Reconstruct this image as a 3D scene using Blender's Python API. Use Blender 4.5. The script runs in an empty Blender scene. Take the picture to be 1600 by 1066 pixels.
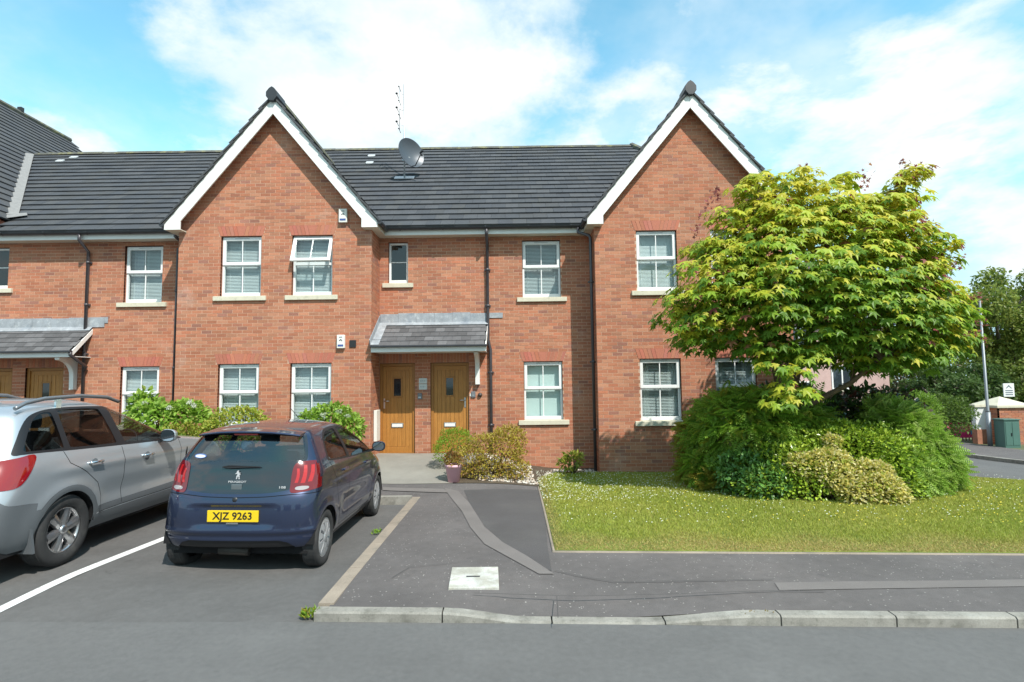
import bpy, bmesh, math, random
import numpy as np
from mathutils import Vector, Matrix

rad = math.radians
random.seed(7)
RNG = np.random.default_rng(11)
SC = bpy.context.scene
COL = SC.collection

# ------------------------------------------------------------------ camera
CAM_F, CAM_PITCH, CAM_YAW, CAM_ROLL, CAM_H = 886.0, 0.0733, 0.0036, -0.0128, 1.96
def cam_axes():
    cy, sy = math.cos(CAM_YAW), math.sin(CAM_YAW)
    fw = Vector((-sy*math.cos(CAM_PITCH), cy*math.cos(CAM_PITCH), math.sin(CAM_PITCH)))
    rt = Vector((cy, sy, 0)); up = rt.cross(fw)
    c, s = math.cos(CAM_ROLL), math.sin(CAM_ROLL)
    return rt*c + up*s, up*c - rt*s, fw
RT, UP, FW = cam_axes()
cam_data = bpy.data.cameras.new('camera'); cam = bpy.data.objects.new('camera', cam_data); COL.objects.link(cam)
cam_data.sensor_width = 36.0; cam_data.lens = CAM_F/1600*36.0; cam_data.clip_start = 0.05; cam_data.clip_end = 3000
m = Matrix.Identity(4)
for i in range(3):
    m[i][0] = RT[i]; m[i][1] = UP[i]; m[i][2] = -FW[i]
m[2][3] = CAM_H
cam.matrix_world = m
SC.camera = cam
def ray(px, py): return FW + RT*((px-800)/CAM_F) - UP*((py-533)/CAM_F)
def at_y(px, py, Y):
    d = ray(px, py); t = Y/d.y; return Vector((t*d.x, Y, CAM_H + t*d.z))
def at_z(px, py, Z=0.0):
    d = ray(px, py); t = (Z-CAM_H)/d.z; return Vector((t*d.x, t*d.y, Z))

# ------------------------------------------------------------------ world and sun
SUN_EL, SUN_AZ = rad(50), rad(33)         # azimuth measured from straight behind the camera towards the right
to_sun = Vector((math.sin(SUN_AZ)*math.cos(SUN_EL), -math.cos(SUN_AZ)*math.cos(SUN_EL), math.sin(SUN_EL)))
world = bpy.data.worlds.new('World'); SC.world = world; world.use_nodes = True
def build_sky():
    nt = world.node_tree; N = nt.nodes; L = nt.links
    bg = N['Background']; bg.inputs['Strength'].default_value = 0.15
    sky = N.new('ShaderNodeTexSky'); sky.sky_type = 'NISHITA'; sky.sun_disc = False
    sky.sun_elevation = SUN_EL; sky.sun_rotation = math.atan2(to_sun.x, to_sun.y)
    sky.air_density = 1.0; sky.dust_density = 0.4; sky.ozone_density = 1.6
    tc = N.new('ShaderNodeTexCoord')
    sep = N.new('ShaderNodeSeparateXYZ'); L.new(tc.outputs['Generated'], sep.inputs[0])
    def math_(op, a, b=None, clamp=False):
        n = N.new('ShaderNodeMath'); n.operation = op; n.use_clamp = clamp
        for i, v in enumerate((a, b)):
            if v is None: continue
            if isinstance(v, (int, float)): n.inputs[i].default_value = v
            else: L.new(v, n.inputs[i])
        return n.outputs[0]
    zz = math_('MAXIMUM', math_('ADD', sep.outputs[2], 0.30), 0.05)
    cx = math_('DIVIDE', sep.outputs[0], zz); cy = math_('DIVIDE', sep.outputs[1], zz)
    com = N.new('ShaderNodeCombineXYZ'); L.new(cx, com.inputs[0]); L.new(cy, com.inputs[1])
    def noise(scale, detail, rough, off, dist=0.0):
        mp = N.new('ShaderNodeMapping'); mp.inputs['Location'].default_value = off
        L.new(com.outputs[0], mp.inputs[0])
        n = N.new('ShaderNodeTexNoise'); n.inputs['Scale'].default_value = scale
        n.inputs['Detail'].default_value = detail; n.inputs['Roughness'].default_value = rough
        n.inputs['Distortion'].default_value = dist
        L.new(mp.outputs[0], n.inputs['Vector']); return n.outputs['Fac']
    def ramp(v, a, b):
        n = N.new('ShaderNodeMapRange'); n.interpolation_type = 'SMOOTHSTEP'
        n.inputs[1].default_value = a; n.inputs[2].default_value = b; L.new(v, n.inputs[0]); return n.outputs[0]
    big = noise(1.25, 10, 0.60, (12.55, 2.30, 0), 0.15)
    wisp = noise(1.5, 6, 0.60, (-4.0, 7.3, 2), 0.15)
    mask = math_('MAXIMUM', ramp(big, 0.485, 0.625), math_('MULTIPLY', ramp(wisp, 0.40, 0.74), 0.55))
    shade = noise(2.6, 7, 0.60, (9.3, -2.0, 5))
    cc = N.new('ShaderNodeMix'); cc.data_type = 'RGBA'
    cc.inputs[6].default_value = (3.55, 4.2, 4.5, 1); cc.inputs[7].default_value = (4.75, 4.9, 4.9, 1)
    L.new(ramp(shade, 0.38, 0.60), cc.inputs[0])
    tint = N.new('ShaderNodeMix'); tint.data_type = 'RGBA'; tint.blend_type = 'MULTIPLY'; tint.inputs[0].default_value = 1
    tint.inputs[7].default_value = (1.02, 1.58, 1.30, 1); L.new(sky.outputs[0], tint.inputs[6])
    dk = N.new('ShaderNodeMix'); dk.data_type = 'RGBA'; dk.blend_type = 'DARKEN'; dk.inputs[0].default_value = 1; dk.inputs[7].default_value = (2.8, 4.35, 4.9, 1); L.new(tint.outputs[2], dk.inputs[6])
    mx = N.new('ShaderNodeMix'); mx.data_type = 'RGBA'
    L.new(mask, mx.inputs[0]); L.new(dk.outputs[2], mx.inputs[6]); L.new(cc.outputs[2], mx.inputs[7])
    L.new(mx.outputs[2], bg.inputs['Color'])
build_sky()
sun_d = bpy.data.lights.new('sun', 'SUN'); sun_d.energy = 3.55; sun_d.angle = rad(0.53); sun_d.color = (1.0, 0.955, 0.88)
sun = bpy.data.objects.new('sun', sun_d); COL.objects.link(sun)
sun.rotation_euler = to_sun.to_track_quat('Z', 'Y').to_euler(); sun.location = (20, -20, 40)
vs = SC.view_settings
vs.view_transform = 'Standard'; vs.look = 'None'; vs.exposure = 0.66; vs.gamma = 1.0; vs.use_curve_mapping = False
SC.cycles.max_bounces = 8; SC.cycles.transparent_max_bounces = 16

# ------------------------------------------------------------------ materials
MATS = {}
def mat(name, color=(0.5, 0.5, 0.5), rough=0.6, metal=0.0, attr=None, noise=None, bump=None, spec=0.5, coat=0.0,
        translucent=0.0, mottle=None, extra=None):
    """Principled material. noise=(scale, amount): value variation; mottle=(scale, colour, lo, hi): blotches of another colour."""
    if name in MATS: return MATS[name]
    M = bpy.data.materials.new(name); M.use_nodes = True; MATS[name] = M
    nt = M.node_tree; N = nt.nodes; L = nt.links
    b = N['Principled BSDF']
    b.inputs['Roughness'].default_value = rough; b.inputs['Metallic'].default_value = metal
    b.inputs['Specular IOR Level'].default_value = spec; b.inputs['Coat Weight'].default_value = coat
    b.inputs['Coat Roughness'].default_value = 0.03
    geo = N.new('ShaderNodeNewGeometry')
    if attr:
        a = N.new('ShaderNodeAttribute'); a.attribute_name = attr; cur = a.outputs['Color']
    else:
        r = N.new('ShaderNodeRGB'); r.outputs[0].default_value = (*color, 1); cur = r.outputs[0]
    def tex(scale, detail=4, rough_=0.6):
        n = N.new('ShaderNodeTexNoise'); n.inputs['Scale'].default_value = scale; n.inputs['Detail'].default_value = detail
        n.inputs['Roughness'].default_value = rough_; L.new(geo.outputs['Position'], n.inputs['Vector']); return n.outputs['Fac']
    for mt in (mottle or []):
        mr = N.new('ShaderNodeMapRange'); mr.interpolation_type = 'SMOOTHSTEP'
        mr.inputs[1].default_value = mt[2]; mr.inputs[2].default_value = mt[3]
        L.new(tex(mt[0], 5), mr.inputs[0])
        if len(mt) > 4: mr.inputs[4].default_value = mt[4]
        mx = N.new('ShaderNodeMix'); mx.data_type = 'RGBA'; L.new(mr.outputs[0], mx.inputs[0])
        L.new(cur, mx.inputs[6]); mx.inputs[7].default_value = (*mt[1], 1); cur = mx.outputs[2]
    for nz in (noise or []):
        mr = N.new('ShaderNodeMapRange'); mr.inputs[1].default_value = 0.25; mr.inputs[2].default_value = 0.75
        mr.inputs[3].default_value = 1-nz[1]; mr.inputs[4].default_value = 1+nz[1]
        L.new(tex(nz[0]), mr.inputs[0])
        mx = N.new('ShaderNodeMix'); mx.data_type = 'RGBA'; mx.blend_type = 'MULTIPLY'; mx.inputs[0].default_value = 1
        L.new(cur, mx.inputs[6]); L.new(mr.outputs[0], mx.inputs[7]); cur = mx.outputs[2]
    L.new(cur, b.inputs['Base Color'])
    if bump:
        bn = N.new('ShaderNodeBump'); bn.inputs['Strength'].default_value = bump[1]; bn.inputs['Distance'].default_value = bump[2] if len(bump) > 2 else 0.01
        L.new(tex(bump[0], 5, 0.7), bn.inputs['Height']); L.new(bn.outputs[0], b.inputs['Normal'])
    if translucent:
        out = N['Material Output']; tr = N.new('ShaderNodeBsdfTranslucent'); ms = N.new('ShaderNodeMixShader')
        ms.inputs[0].default_value = translucent; L.new(cur, tr.inputs['Color'])
        L.new(b.outputs[0], ms.inputs[1]); L.new(tr.outputs[0], ms.inputs[2]); L.new(ms.outputs[0], out.inputs['Surface'])
    if extra: extra(M, N, L, b, cur, geo)
    return M
def glass(name, tint=(0.85, 0.9, 0.9), trans=0.85, rough=0.0, f0=0.09, body=(0.02, 0.025, 0.03)):
    """thin pane: Schlick reflection over a tinted see-through sheet (same from both sides)"""
    if name in MATS: return MATS[name]
    M = bpy.data.materials.new(name); M.use_nodes = True; MATS[name] = M
    nt = M.node_tree; N = nt.nodes; L = nt.links; N.remove(N['Principled BSDF'])
    out = N['Material Output']
    geo = N.new('ShaderNodeNewGeometry'); dot = N.new('ShaderNodeVectorMath'); dot.operation = 'DOT_PRODUCT'
    L.new(geo.outputs['Normal'], dot.inputs[0]); L.new(geo.outputs['Incoming'], dot.inputs[1])
    def mth(op, a, b=None, c=None):
        n = N.new('ShaderNodeMath'); n.operation = op
        for i, v in enumerate((a, b, c)):
            if v is None: continue
            if isinstance(v, (int, float)): n.inputs[i].default_value = v
            else: L.new(v, n.inputs[i])
        return n.outputs[0]
    k = mth('POWER', mth('SUBTRACT', 1.0, mth('ABSOLUTE', dot.outputs['Value'])), 5.0)
    fac = mth('MULTIPLY_ADD', k, 1-f0, f0)
    gl = N.new('ShaderNodeBsdfGlossy'); gl.inputs['Roughness'].default_value = rough
    tr = N.new('ShaderNodeBsdfTransparent'); tr.inputs[0].default_value = (*tint, 1)
    df = N.new('ShaderNodeBsdfDiffuse'); df.inputs[0].default_value = (*body, 1)
    m1 = N.new('ShaderNodeMixShader'); m1.inputs[0].default_value = trans
    L.new(df.outputs[0], m1.inputs[1]); L.new(tr.outputs[0], m1.inputs[2])
    m2 = N.new('ShaderNodeMixShader'); L.new(fac, m2.inputs[0])
    L.new(m1.outputs[0], m2.inputs[1]); L.new(gl.outputs[0], m2.inputs[2]); L.new(m2.outputs[0], out.inputs['Surface'])
    return M

# ------------------------------------------------------------------ mesh helpers
def tag(o, label=None, cat=None, group=None, kind=None):
    if label: o['label'] = label
    if cat: o['category'] = cat
    if group: o['group'] = group
    if kind: o['kind'] = kind
    return o
WORLD_ROOTS = {}
def link(o, parent=None):
    COL.objects.link(o)
    if parent is not None:
        o.parent = parent
        if parent.name in WORLD_ROOTS: o.matrix_parent_inverse = WORLD_ROOTS[parent.name]
    return o
def empty(name, loc=(0, 0, 0), rz=0.0, parent=None):
    o = bpy.data.objects.new(name, None); o.empty_display_size = 0.2
    o.location = loc; o.rotation_euler = (0, 0, rz)
    return link(o, parent)
def root_at(name, loc, label, cat, group=None):
    """an Empty at the base of a thing whose parts are given in world coordinates"""
    o = empty(name, loc); WORLD_ROOTS[o.name] = Matrix.Translation(-Vector(loc))
    return tag(o, label, cat, group)
class MB:
    """Collects faces; build() links ONE mesh object. World coordinates unless the parent is moved."""
    def __init__(s): s.v = []; s.f = []; s.m = []; s.c = []; s.sm = []
    def face(s, pts, mi=0, col=None, smooth=False):
        b = len(s.v); s.v.extend([tuple(p) for p in pts]); s.f.append(tuple(range(b, b+len(pts)))); s.m.append(mi); s.c.append(col); s.sm.append(smooth)
    def box(s, a, b, mi=0, col=None, M=None):
        x0, y0, z0 = a; x1, y1, z1 = b
        P = [Vector(p) for p in ((x0,y0,z0),(x1,y0,z0),(x1,y1,z0),(x0,y1,z0),(x0,y0,z1),(x1,y0,z1),(x1,y1,z1),(x0,y1,z1))]
        if M is not None: P = [M @ p for p in P]
        o = len(s.v); s.v.extend([tuple(p) for p in P])
        for q in ((0,3,2,1),(4,5,6,7),(0,1,5,4),(1,2,6,5),(2,3,7,6),(3,0,4,7)):
            s.f.append(tuple(o+i for i in q)); s.m.append(mi); s.c.append(col); s.sm.append(False)
        return s
    def prism(s, poly, d, mi=0, col=None):
        """poly: list of 3-D points, extruded by vector d"""
        d = Vector(d); n = len(poly); o = len(s.v)
        s.v.extend([tuple(p) for p in poly]); s.v.extend([tuple(Vector(p)+d) for p in poly])
        fs = [tuple(range(o+n-1, o-1, -1)), tuple(range(o+n, o+2*n))] + [(o+i, o+(i+1) % n, o+n+(i+1) % n, o+n+i) for i in range(n)]
        for f in fs: s.f.append(f); s.m.append(mi); s.c.append(col); s.sm.append(False)
        return s
    def tube(s, path, r, n=10, mi=0, cap=True, col=None, smooth=True):
        path = [Vector(p) for p in path]; rs = r if isinstance(r, (list, tuple)) else [r]*len(path)
        o = len(s.v); ref = None
        for i, p in enumerate(path):
            t = (path[min(i+1, len(path)-1)] - path[max(i-1, 0)]).normalized()
            if ref is None: ref = Vector((0, 0, 1)) if abs(t.z) < 0.9 else Vector((1, 0, 0))
            a = ref - t*ref.dot(t); a.normalize(); b = t.cross(a); ref = a
            for k in range(n):
                w = 2*math.pi*k/n; s.v.append(tuple(p + (a*math.cos(w)+b*math.sin(w))*rs[i]))
        for i in range(len(path)-1):
            for k in range(n):
                s.f.append((o+i*n+k, o+i*n+(k+1) % n, o+(i+1)*n+(k+1) % n, o+(i+1)*n+k)); s.m.append(mi); s.c.append(col); s.sm.append(smooth)
        if cap:
            s.f.append(tuple(o+k for k in range(n-1, -1, -1))); s.m.append(mi); s.c.append(col); s.sm.append(False)
            e = o+(len(path)-1)*n
            s.f.append(tuple(e+k for k in range(n))); s.m.append(mi); s.c.append(col); s.sm.append(False)
        return s
    def lathe(s, prof, c, axis='z', n=24, mi=0, smooth=True, a0=0.0, a1=2*math.pi):
        """prof: (radius, along); around an axis through c"""
        o = len(s.v); full = abs(a1-a0-2*math.pi) < 1e-6; nn = n if full else n+1
        for (r, h) in prof:
            for k in range(nn):
                w = a0+(a1-a0)*k/n; u, v = r*math.cos(w), r*math.sin(w)
                p = {'z': (u, v, h), 'x': (h, u, v), 'y': (v, h, u)}[axis]
                s.v.append((c[0]+p[0], c[1]+p[1], c[2]+p[2]))
        for i in range(len(prof)-1):
            for k in range(n):
                k2 = (k+1) % nn
                s.f.append((o+i*nn+k, o+i*nn+k2, o+(i+1)*nn+k2, o+(i+1)*nn+k)); s.m.append(mi); s.c.append(None); s.sm.append(smooth)
        return s
    def build(s, name, mats, parent=None, bevel=0.0):
        me = bpy.data.meshes.new(name); me.from_pydata(s.v, [], s.f)
        for mm in (mats if isinstance(mats, (list, tuple)) else [mats]): me.materials.append(mm)
        me.polygons.foreach_set('material_index', s.m); me.polygons.foreach_set('use_smooth', s.sm)
        if any(c is not None for c in s.c):
            at = me.attributes.new('Col', 'FLOAT_COLOR', 'CORNER'); arr = []
            for f, c in zip(s.f, s.c): arr.extend((*(c if c is not None else (0.5, 0.5, 0.5)), 1.0)*len(f))
            at.data.foreach_set('color', arr)
        me.update(); o = bpy.data.objects.new(name, me); link(o, parent)
        if bevel:
            bv = o.modifiers.new('bevel', 'BEVEL'); bv.width = bevel; bv.segments = 2; bv.limit_method = 'ANGLE'; bv.angle_limit = rad(40)
        return o
def np_mesh(name, V, F, mats, parent=None, cols=None, smooth=False, midx=None):
    """V (n,3), F (m,k) with one k; cols (m,3) per face"""
    V = np.ascontiguousarray(V, dtype=np.float32); F = np.ascontiguousarray(F, dtype=np.int32); mct, k = F.shape
    me = bpy.data.meshes.new(name); me.vertices.add(len(V)); me.vertices.foreach_set('co', V.ravel())
    me.loops.add(mct*k); me.loops.foreach_set('vertex_index', F.ravel())
    me.polygons.add(mct); me.polygons.foreach_set('loop_start', np.arange(0, mct*k, k, dtype=np.int32))
    try: me.polygons.foreach_set('loop_total', np.full(mct, k, dtype=np.int32))
    except Exception: pass
    for mm in (mats if isinstance(mats, (list, tuple)) else [mats]): me.materials.append(mm)
    if midx is not None: me.polygons.foreach_set('material_index', np.asarray(midx, dtype=np.int32))
    me.update(calc_edges=True)
    me.polygons.foreach_set('use_smooth', np.full(mct, bool(smooth)))
    if cols is not None:
        at = me.attributes.new('Col', 'FLOAT_COLOR', 'CORNER')
        c4 = np.ones((mct, 4), dtype=np.float32); c4[:, :3] = cols
        at.data.foreach_set('color', np.repeat(c4, k, axis=0).ravel())
    o = bpy.data.objects.new(name, me); return link(o, parent)
def np_boxes(B, frame, cols):
    """B (n,6): u0,u1,d0,d1,z0,z1 boxes; frame maps (u,d,z)->world: (origin, udir, ddir). Front face at d0; no back face."""
    B = np.asarray(B, float); n = len(B); O, U, D = [np.array(q, float) for q in frame]
    idx = np.array([(0,2,4),(1,2,4),(1,3,4),(0,3,4),(0,2,5),(1,2,5),(1,3,5),(0,3,5)])
    u = B[:, idx[:, 0]]; d = B[:, idx[:, 1]]; z = B[:, idx[:, 2]]
    V = O + u[..., None]*U + d[..., None]*D + z[..., None]*np.array([0, 0, 1.0])
    q = np.array([(0,1,5,4),(1,2,6,5),(3,0,4,7),(4,5,6,7),(3,2,1,0)])
    F = (np.arange(n)*8)[:, None, None] + q[None]
    return V.reshape(-1, 3), F.reshape(-1, 4), np.repeat(np.asarray(cols), 5, axis=0)
def copy_tree(o, parent=None):
    c = o.copy(); COL.objects.link(c); c.parent = parent
    for ch in list(o.children): copy_tree(ch, c)
    return c
def ss(a, b, x):
    t = np.clip((x-a)/(b-a), 0, 1); return t*t*(3-2*t)
def gz(x, y):
    """height of the carriageway / car park surface"""
    return 0.01*ss(4.4, 6.2, y) + 0.04*np.clip(-2.2-x, 0, 4.5)*ss(4.2, 6.0, y)*(1-0.6*ss(9.5, 12.5, y)) + 0.27*ss(9.6, 13.0, y)*(1-ss(-0.9, 0.5, x)) - 0.12*ss(8, 12.5, y)*ss(-0.3, 1.2, x) - 0.30*ss(9, 17, y)*ss(5, 10, x)
PAVE = 0.095     # footways stand this much above it
def pz(x, y): return gz(x, y) + PAVE
def on_pave(px, py, off=0.0):
    p = at_z(px, py, 0.1)
    for _ in range(12): p = at_z(px, py, float(pz(p.x, p.y))+off)
    return p
def on_road(px, py, off=0.0):
    p = at_z(px, py, 0.0)
    for _ in range(12): p = at_z(px, py, float(gz(p.x, p.y))+off)
    return p
def patch(name, polys, mats, zf, off=0.0, step=0.35, thick=0.0, parent=None, uvz=None):
    """sheet over convex polygons (lists of (x,y)), following the height function zf; thick > 0 gives it a skirt"""
    me = bpy.data.meshes.new(name); full = bmesh.new()
    for poly in polys:
        P = [Vector((p[0], p[1], 0)) for p in poly]
        area = sum(P[i].x*P[(i+1) % len(P)].y - P[(i+1) % len(P)].x*P[i].y for i in range(len(P)))
        if area < 0: P.reverse()
        bm = bmesh.new(); bm.faces.new([bm.verts.new(p) for p in P])
        xs = [p.x for p in P]; ys = [p.y for p in P]
        for lo, hi, ax in ((min(xs), max(xs), 0), (min(ys), max(ys), 1)):
            st = max(step, (hi-lo)/120); k = 1
            while lo+k*st < hi:
                co = [0, 0, 0]; co[ax] = lo+k*st; no = [0, 0, 0]; no[ax] = 1
                bmesh.ops.bisect_plane(bm, geom=bm.verts[:]+bm.edges[:]+bm.faces[:], plane_co=co, plane_no=no); k += 1
        tmp = bpy.data.meshes.new('tmp'); bm.to_mesh(tmp); full.from_mesh(tmp); bpy.data.meshes.remove(tmp); bm.free()
    bmesh.ops.remove_doubles(full, verts=full.verts, dist=0.0005)
    for v in full.verts: v.co.z = float(zf(v.co.x, v.co.y)) + off
    if thick:
        be = [e for e in full.edges if e.is_boundary]
        r = bmesh.ops.extrude_edge_only(full, edges=be)
        for g in r['geom']:
            if isinstance(g, bmesh.types.BMVert): g.co.z -= thick
    for f in full.faces: f.smooth = True
    full.to_mesh(me); full.free()
    for mm in (mats if isinstance(mats, (list, tuple)) else [mats]): me.materials.append(mm)
    o = bpy.data.objects.new(name, me); link(o, parent)
    return o
# ================================================================== materials of the setting
def chips(M, N, L, b, cur, geo):
    """pale stone chippings scattered in tarmac"""
    vo = N.new('ShaderNodeTexVoronoi'); vo.inputs['Scale'].default_value = 55; L.new(geo.outputs['Position'], vo.inputs['Vector'])
    wn = N.new('ShaderNodeTexNoise'); wn.inputs['Scale'].default_value = 1.7; wn.inputs['Detail'].default_value = 3; L.new(geo.outputs['Position'], wn.inputs['Vector'])
    sepc = N.new('ShaderNodeSeparateColor'); L.new(vo.outputs['Color'], sepc.inputs[0])
    thr = N.new('ShaderNodeMapRange'); thr.inputs[1].default_value = 0.35; thr.inputs[2].default_value = 0.7; thr.inputs[3].default_value = 0.993; thr.inputs[4].default_value = 0.92
    L.new(wn.outputs['Fac'], thr.inputs[0])
    g = N.new('ShaderNodeMath'); g.operation = 'GREATER_THAN'; L.new(sepc.outputs[0], g.inputs[0]); L.new(thr.outputs[0], g.inputs[1])
    d = N.new('ShaderNodeMath'); d.operation = 'LESS_THAN'; L.new(vo.outputs['Distance'], d.inputs[0]); d.inputs[1].default_value = 0.36
    mu = N.new('ShaderNodeMath'); mu.operation = 'MULTIPLY'; L.new(g.outputs[0], mu.inputs[0]); L.new(d.outputs[0], mu.inputs[1])
    mx = N.new('ShaderNodeMix'); mx.data_type = 'RGBA'; L.new(mu.outputs[0], mx.inputs[0]); L.new(cur, mx.inputs[6]); mx.inputs[7].default_value = (0.33, 0.31, 0.285, 1)
    L.new(mx.outputs[2], b.inputs['Base Color'])
M_road = mat('asphalt_road', (0.132, 0.129, 0.126), 0.85, noise=[(1.1, 0.10), (260, 0.30), (18, 0.10)], bump=(300, 0.5, 0.006), spec=0.35,
             mottle=[(0.8, (0.175, 0.172, 0.167), 0.5, 0.8, 0.6), (0.45, (0.09, 0.088, 0.086), 0.56, 0.78, 0.55), (5.0, (0.06, 0.058, 0.057), 0.68, 0.78, 0.5), (420, (0.24, 0.24, 0.235), 0.64, 0.70, 0.7)])
M_pave = mat('tarmac_footway', (0.122, 0.111, 0.108), 0.9, noise=[(0.9, 0.16), (220, 0.30), (9, 0.10)], bump=(240, 0.6, 0.006), spec=0.3,
             mottle=[(0.7, (0.155, 0.138, 0.132), 0.42, 0.72, 0.6), (3.5, (0.085, 0.078, 0.078), 0.58, 0.75, 0.5)], extra=chips)
M_patch = mat('tarmac_patch', (0.175, 0.158, 0.15), 0.9, noise=[(1.5, 0.12), (240, 0.25)], bump=(240, 0.5, 0.005), spec=0.3)
M_dark = mat('tarmac_dark', (0.090, 0.084, 0.084), 0.9, noise=[(1.2, 0.14), (240, 0.28)], bump=(240, 0.6, 0.006), spec=0.3,
             mottle=[(0.9, (0.115, 0.108, 0.104), 0.45, 0.75, 0.7)])
M_kerb = mat('concrete_kerb', (0.27, 0.255, 0.225), 0.9, noise=[(3.0, 0.20), (90, 0.16)], bump=(120, 0.4, 0.005),
             mottle=[(5, (0.13, 0.125, 0.105), 0.46, 0.70, 0.8), (22, (0.15, 0.145, 0.12), 0.55, 0.72, 0.7), (2.2, (0.40, 0.39, 0.35), 0.5, 0.7, 0.6)])
M_edge = mat('concrete_edging', (0.29, 0.24, 0.19), 0.9, noise=[(3.0, 0.20), (90, 0.2)], bump=(120, 0.4, 0.005),
             mottle=[(4, (0.20, 0.18, 0.15), 0.5, 0.7, 0.7)])
M_conc = mat('concrete_path', (0.25, 0.235, 0.205), 0.9, noise=[(2, 0.14), (110, 0.18)], bump=(150, 0.4, 0.004))
M_white = mat('road_paint', (0.74, 0.74, 0.72), 0.7, noise=[(6, 0.10), (120, 0.12)], mottle=[(40, (0.3, 0.3, 0.3), 0.56, 0.68, 0.7), (6, (0.35, 0.35, 0.35), 0.6, 0.75, 0.5)])
M_soil = mat('lawn_soil', (0.17, 0.21, 0.035), 0.95, noise=[(2.5, 0.25), (40, 0.25)], mottle=[(1.2, (0.27, 0.25, 0.06), 0.45, 0.7, 0.7)], bump=(80, 0.8, 0.02))
M_bed = mat('bed_soil', (0.10, 0.075, 0.05), 0.95, noise=[(6, 0.3), (60, 0.3)], bump=(60, 0.9, 0.03))
M_gravel = mat('pale_gravel', (0.5, 0.45, 0.38), 0.9, attr='Col')

# ================================================================== ground sheets
KX = -1.70                       # edging line between car park and footway
KY0, KY1 = 4.86, 9.35            # road kerb line, end of the bays
base = patch('ground', [[(-260, -260), (260, -260), (260, 260), (-260, 260)]], mat('far_ground', (0.11, 0.12, 0.06), 0.95, noise=[(0.2, 0.3)]), lambda x, y: gz(x, y)-0.06, step=4.0)
tag(base, kind='structure')
# road in front (flat) and car park
def kerb_line(x):                # front edge of the kerb, slightly skewed
    return 4.86 - (x+1.70)*0.048
road = patch('road', [[(-60, -9.5), (60, -9.5), (60, kerb_line(60)), (KX, KY0), (-60, KY0)]], M_road, gz, 0.0, step=1.0); tag(road, kind='structure')
M_bay = mat('asphalt_bay', (0.116, 0.112, 0.109), 0.85, noise=[(1.3, 0.14), (240, 0.32), (14, 0.10)], bump=(280, 0.6, 0.006), spec=0.35, mottle=[(0.6, (0.135, 0.131, 0.128), 0.45, 0.75, 0.6), (6.0, (0.05, 0.048, 0.047), 0.66, 0.76, 0.6), (400, (0.22, 0.22, 0.21), 0.65, 0.70, 0.7)])
park = patch('car_park', [[(-40, KY0), (KX, KY0), (KX, KY1), (-40, KY1)]], M_bay, gz, 0.0, step=0.6); tag(park, kind='structure')
# footway: main run along the road, the part beside the bays and the approach to the doors
LX = 0.42                        # left edge of the lawn
def lawn_front(x): return 6.38 - (x-LX)*0.06
def kerb_top(x):                 # dropped across the middle
    return 0.084 - 0.066*ss(-0.62, 0.10, x)*(1-ss(1.0, 1.98, x))
def foot_z(x, y):
    g = float(np.exp(-(max(0.0, y-kerb_line(x)-0.10)/0.30)**2)) if x > KX-0.5 and y < 6.5 else 0.0
    return pz(x, y)*(1-g) + (kerb_top(x)+0.002)*g
foot = patch('footway', [
    [(KX+0.10, KY0+0.098), (3.9, kerb_line(3.9)+0.10), (60, kerb_line(60)+0.10), (60, lawn_front(60)), (LX, lawn_front(LX)), (KX+0.10, lawn_front(LX))],
    [(KX+0.10, lawn_front(LX)), (LX, lawn_front(LX)), (LX+0.02, 10.45), (KX+0.10, 10.45)],
    [(-40, KY1+0.12), (KX+0.10, KY1+0.12), (KX+0.10, 10.45), (-40, 10.45)]], M_pave, foot_z, 0.0, step=0.16)
tag(foot, kind='structure')
dk = patch('tarmac_repair', [[on_pave(725, 766)[:2], on_pave(848, 766)[:2], on_pave(856, 858)[:2], on_pave(862, 893)[:2], on_pave(800, 868)[:2]],
                            [on_pave(725, 766)[:2], on_pave(800, 868)[:2], on_pave(770, 840)[:2], on_pave(740, 800)[:2]]], M_dark, pz, 0.004, step=0.2)
tag(dk, kind='structure')
def strip(name, L_, R_, m_, off, zf=pz):
    polys = [[L_[i][:2], R_[i][:2], R_[i+1][:2], L_[i+1][:2]] for i in range(len(L_)-1)]
    o = patch(name, polys, m_, zf, off, step=0.2); tag(o, kind='structure'); return o
pl = [(694, 763), (706, 780), (722, 800), (735, 825), (757, 851), (795, 872), (842, 898)]
pr = [(716, 768), (733, 786), (745, 805), (757, 824), (785, 848), (822, 869), (866, 898)]
strip('trench_patch', [on_pave(*q) for q in pl], [on_pave(*q) for q in pr], M_patch, 0.008)
M_seam = mat('tarmac_seam', (0.065, 0.06, 0.059), 0.9)
def seam(pts, w=0.010):
    for (a, b) in zip(pts[:-1], pts[1:]):
        A, B = on_pave(*a), on_pave(*b); d = (B-A).normalized(); n = Vector((-d.y, d.x, 0))*w/2
        o = patch('tarmac_seam', [[tuple((A-n)[:2]), tuple((B-n)[:2]), tuple((B+n)[:2]), tuple((A+n)[:2])]], M_seam, pz, 0.0135, step=0.3); tag(o, kind='structure')
seam([(866, 893), (905, 902), (960, 911), (1060, 910), (1210, 907)], 0.008); seam([(740, 929), (900, 934), (1040, 931), (1215, 925), (1290, 926)], 0.009); seam([(870, 934), (872, 968)], 0.006); seam([(612, 905), (640, 888), (720, 880)], 0.006)
tl = [(1210, 911), (1330, 909), (1470, 908), (1600, 906), (1700, 905)]
tr_ = [(1218, 923), (1330, 921), (1470, 919), (1600, 917), (1700, 916)]
strip('trench_patch', [on_pave(*q) for q in tl], [on_pave(*q) for q in tr_], M_patch, 0.004)
strip('trench_patch', [on_pave(*q) for q in ((598, 762), (694, 765))], [on_pave(*q) for q in ((598, 767), (700, 771))], M_patch, 0.0125)
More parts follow.
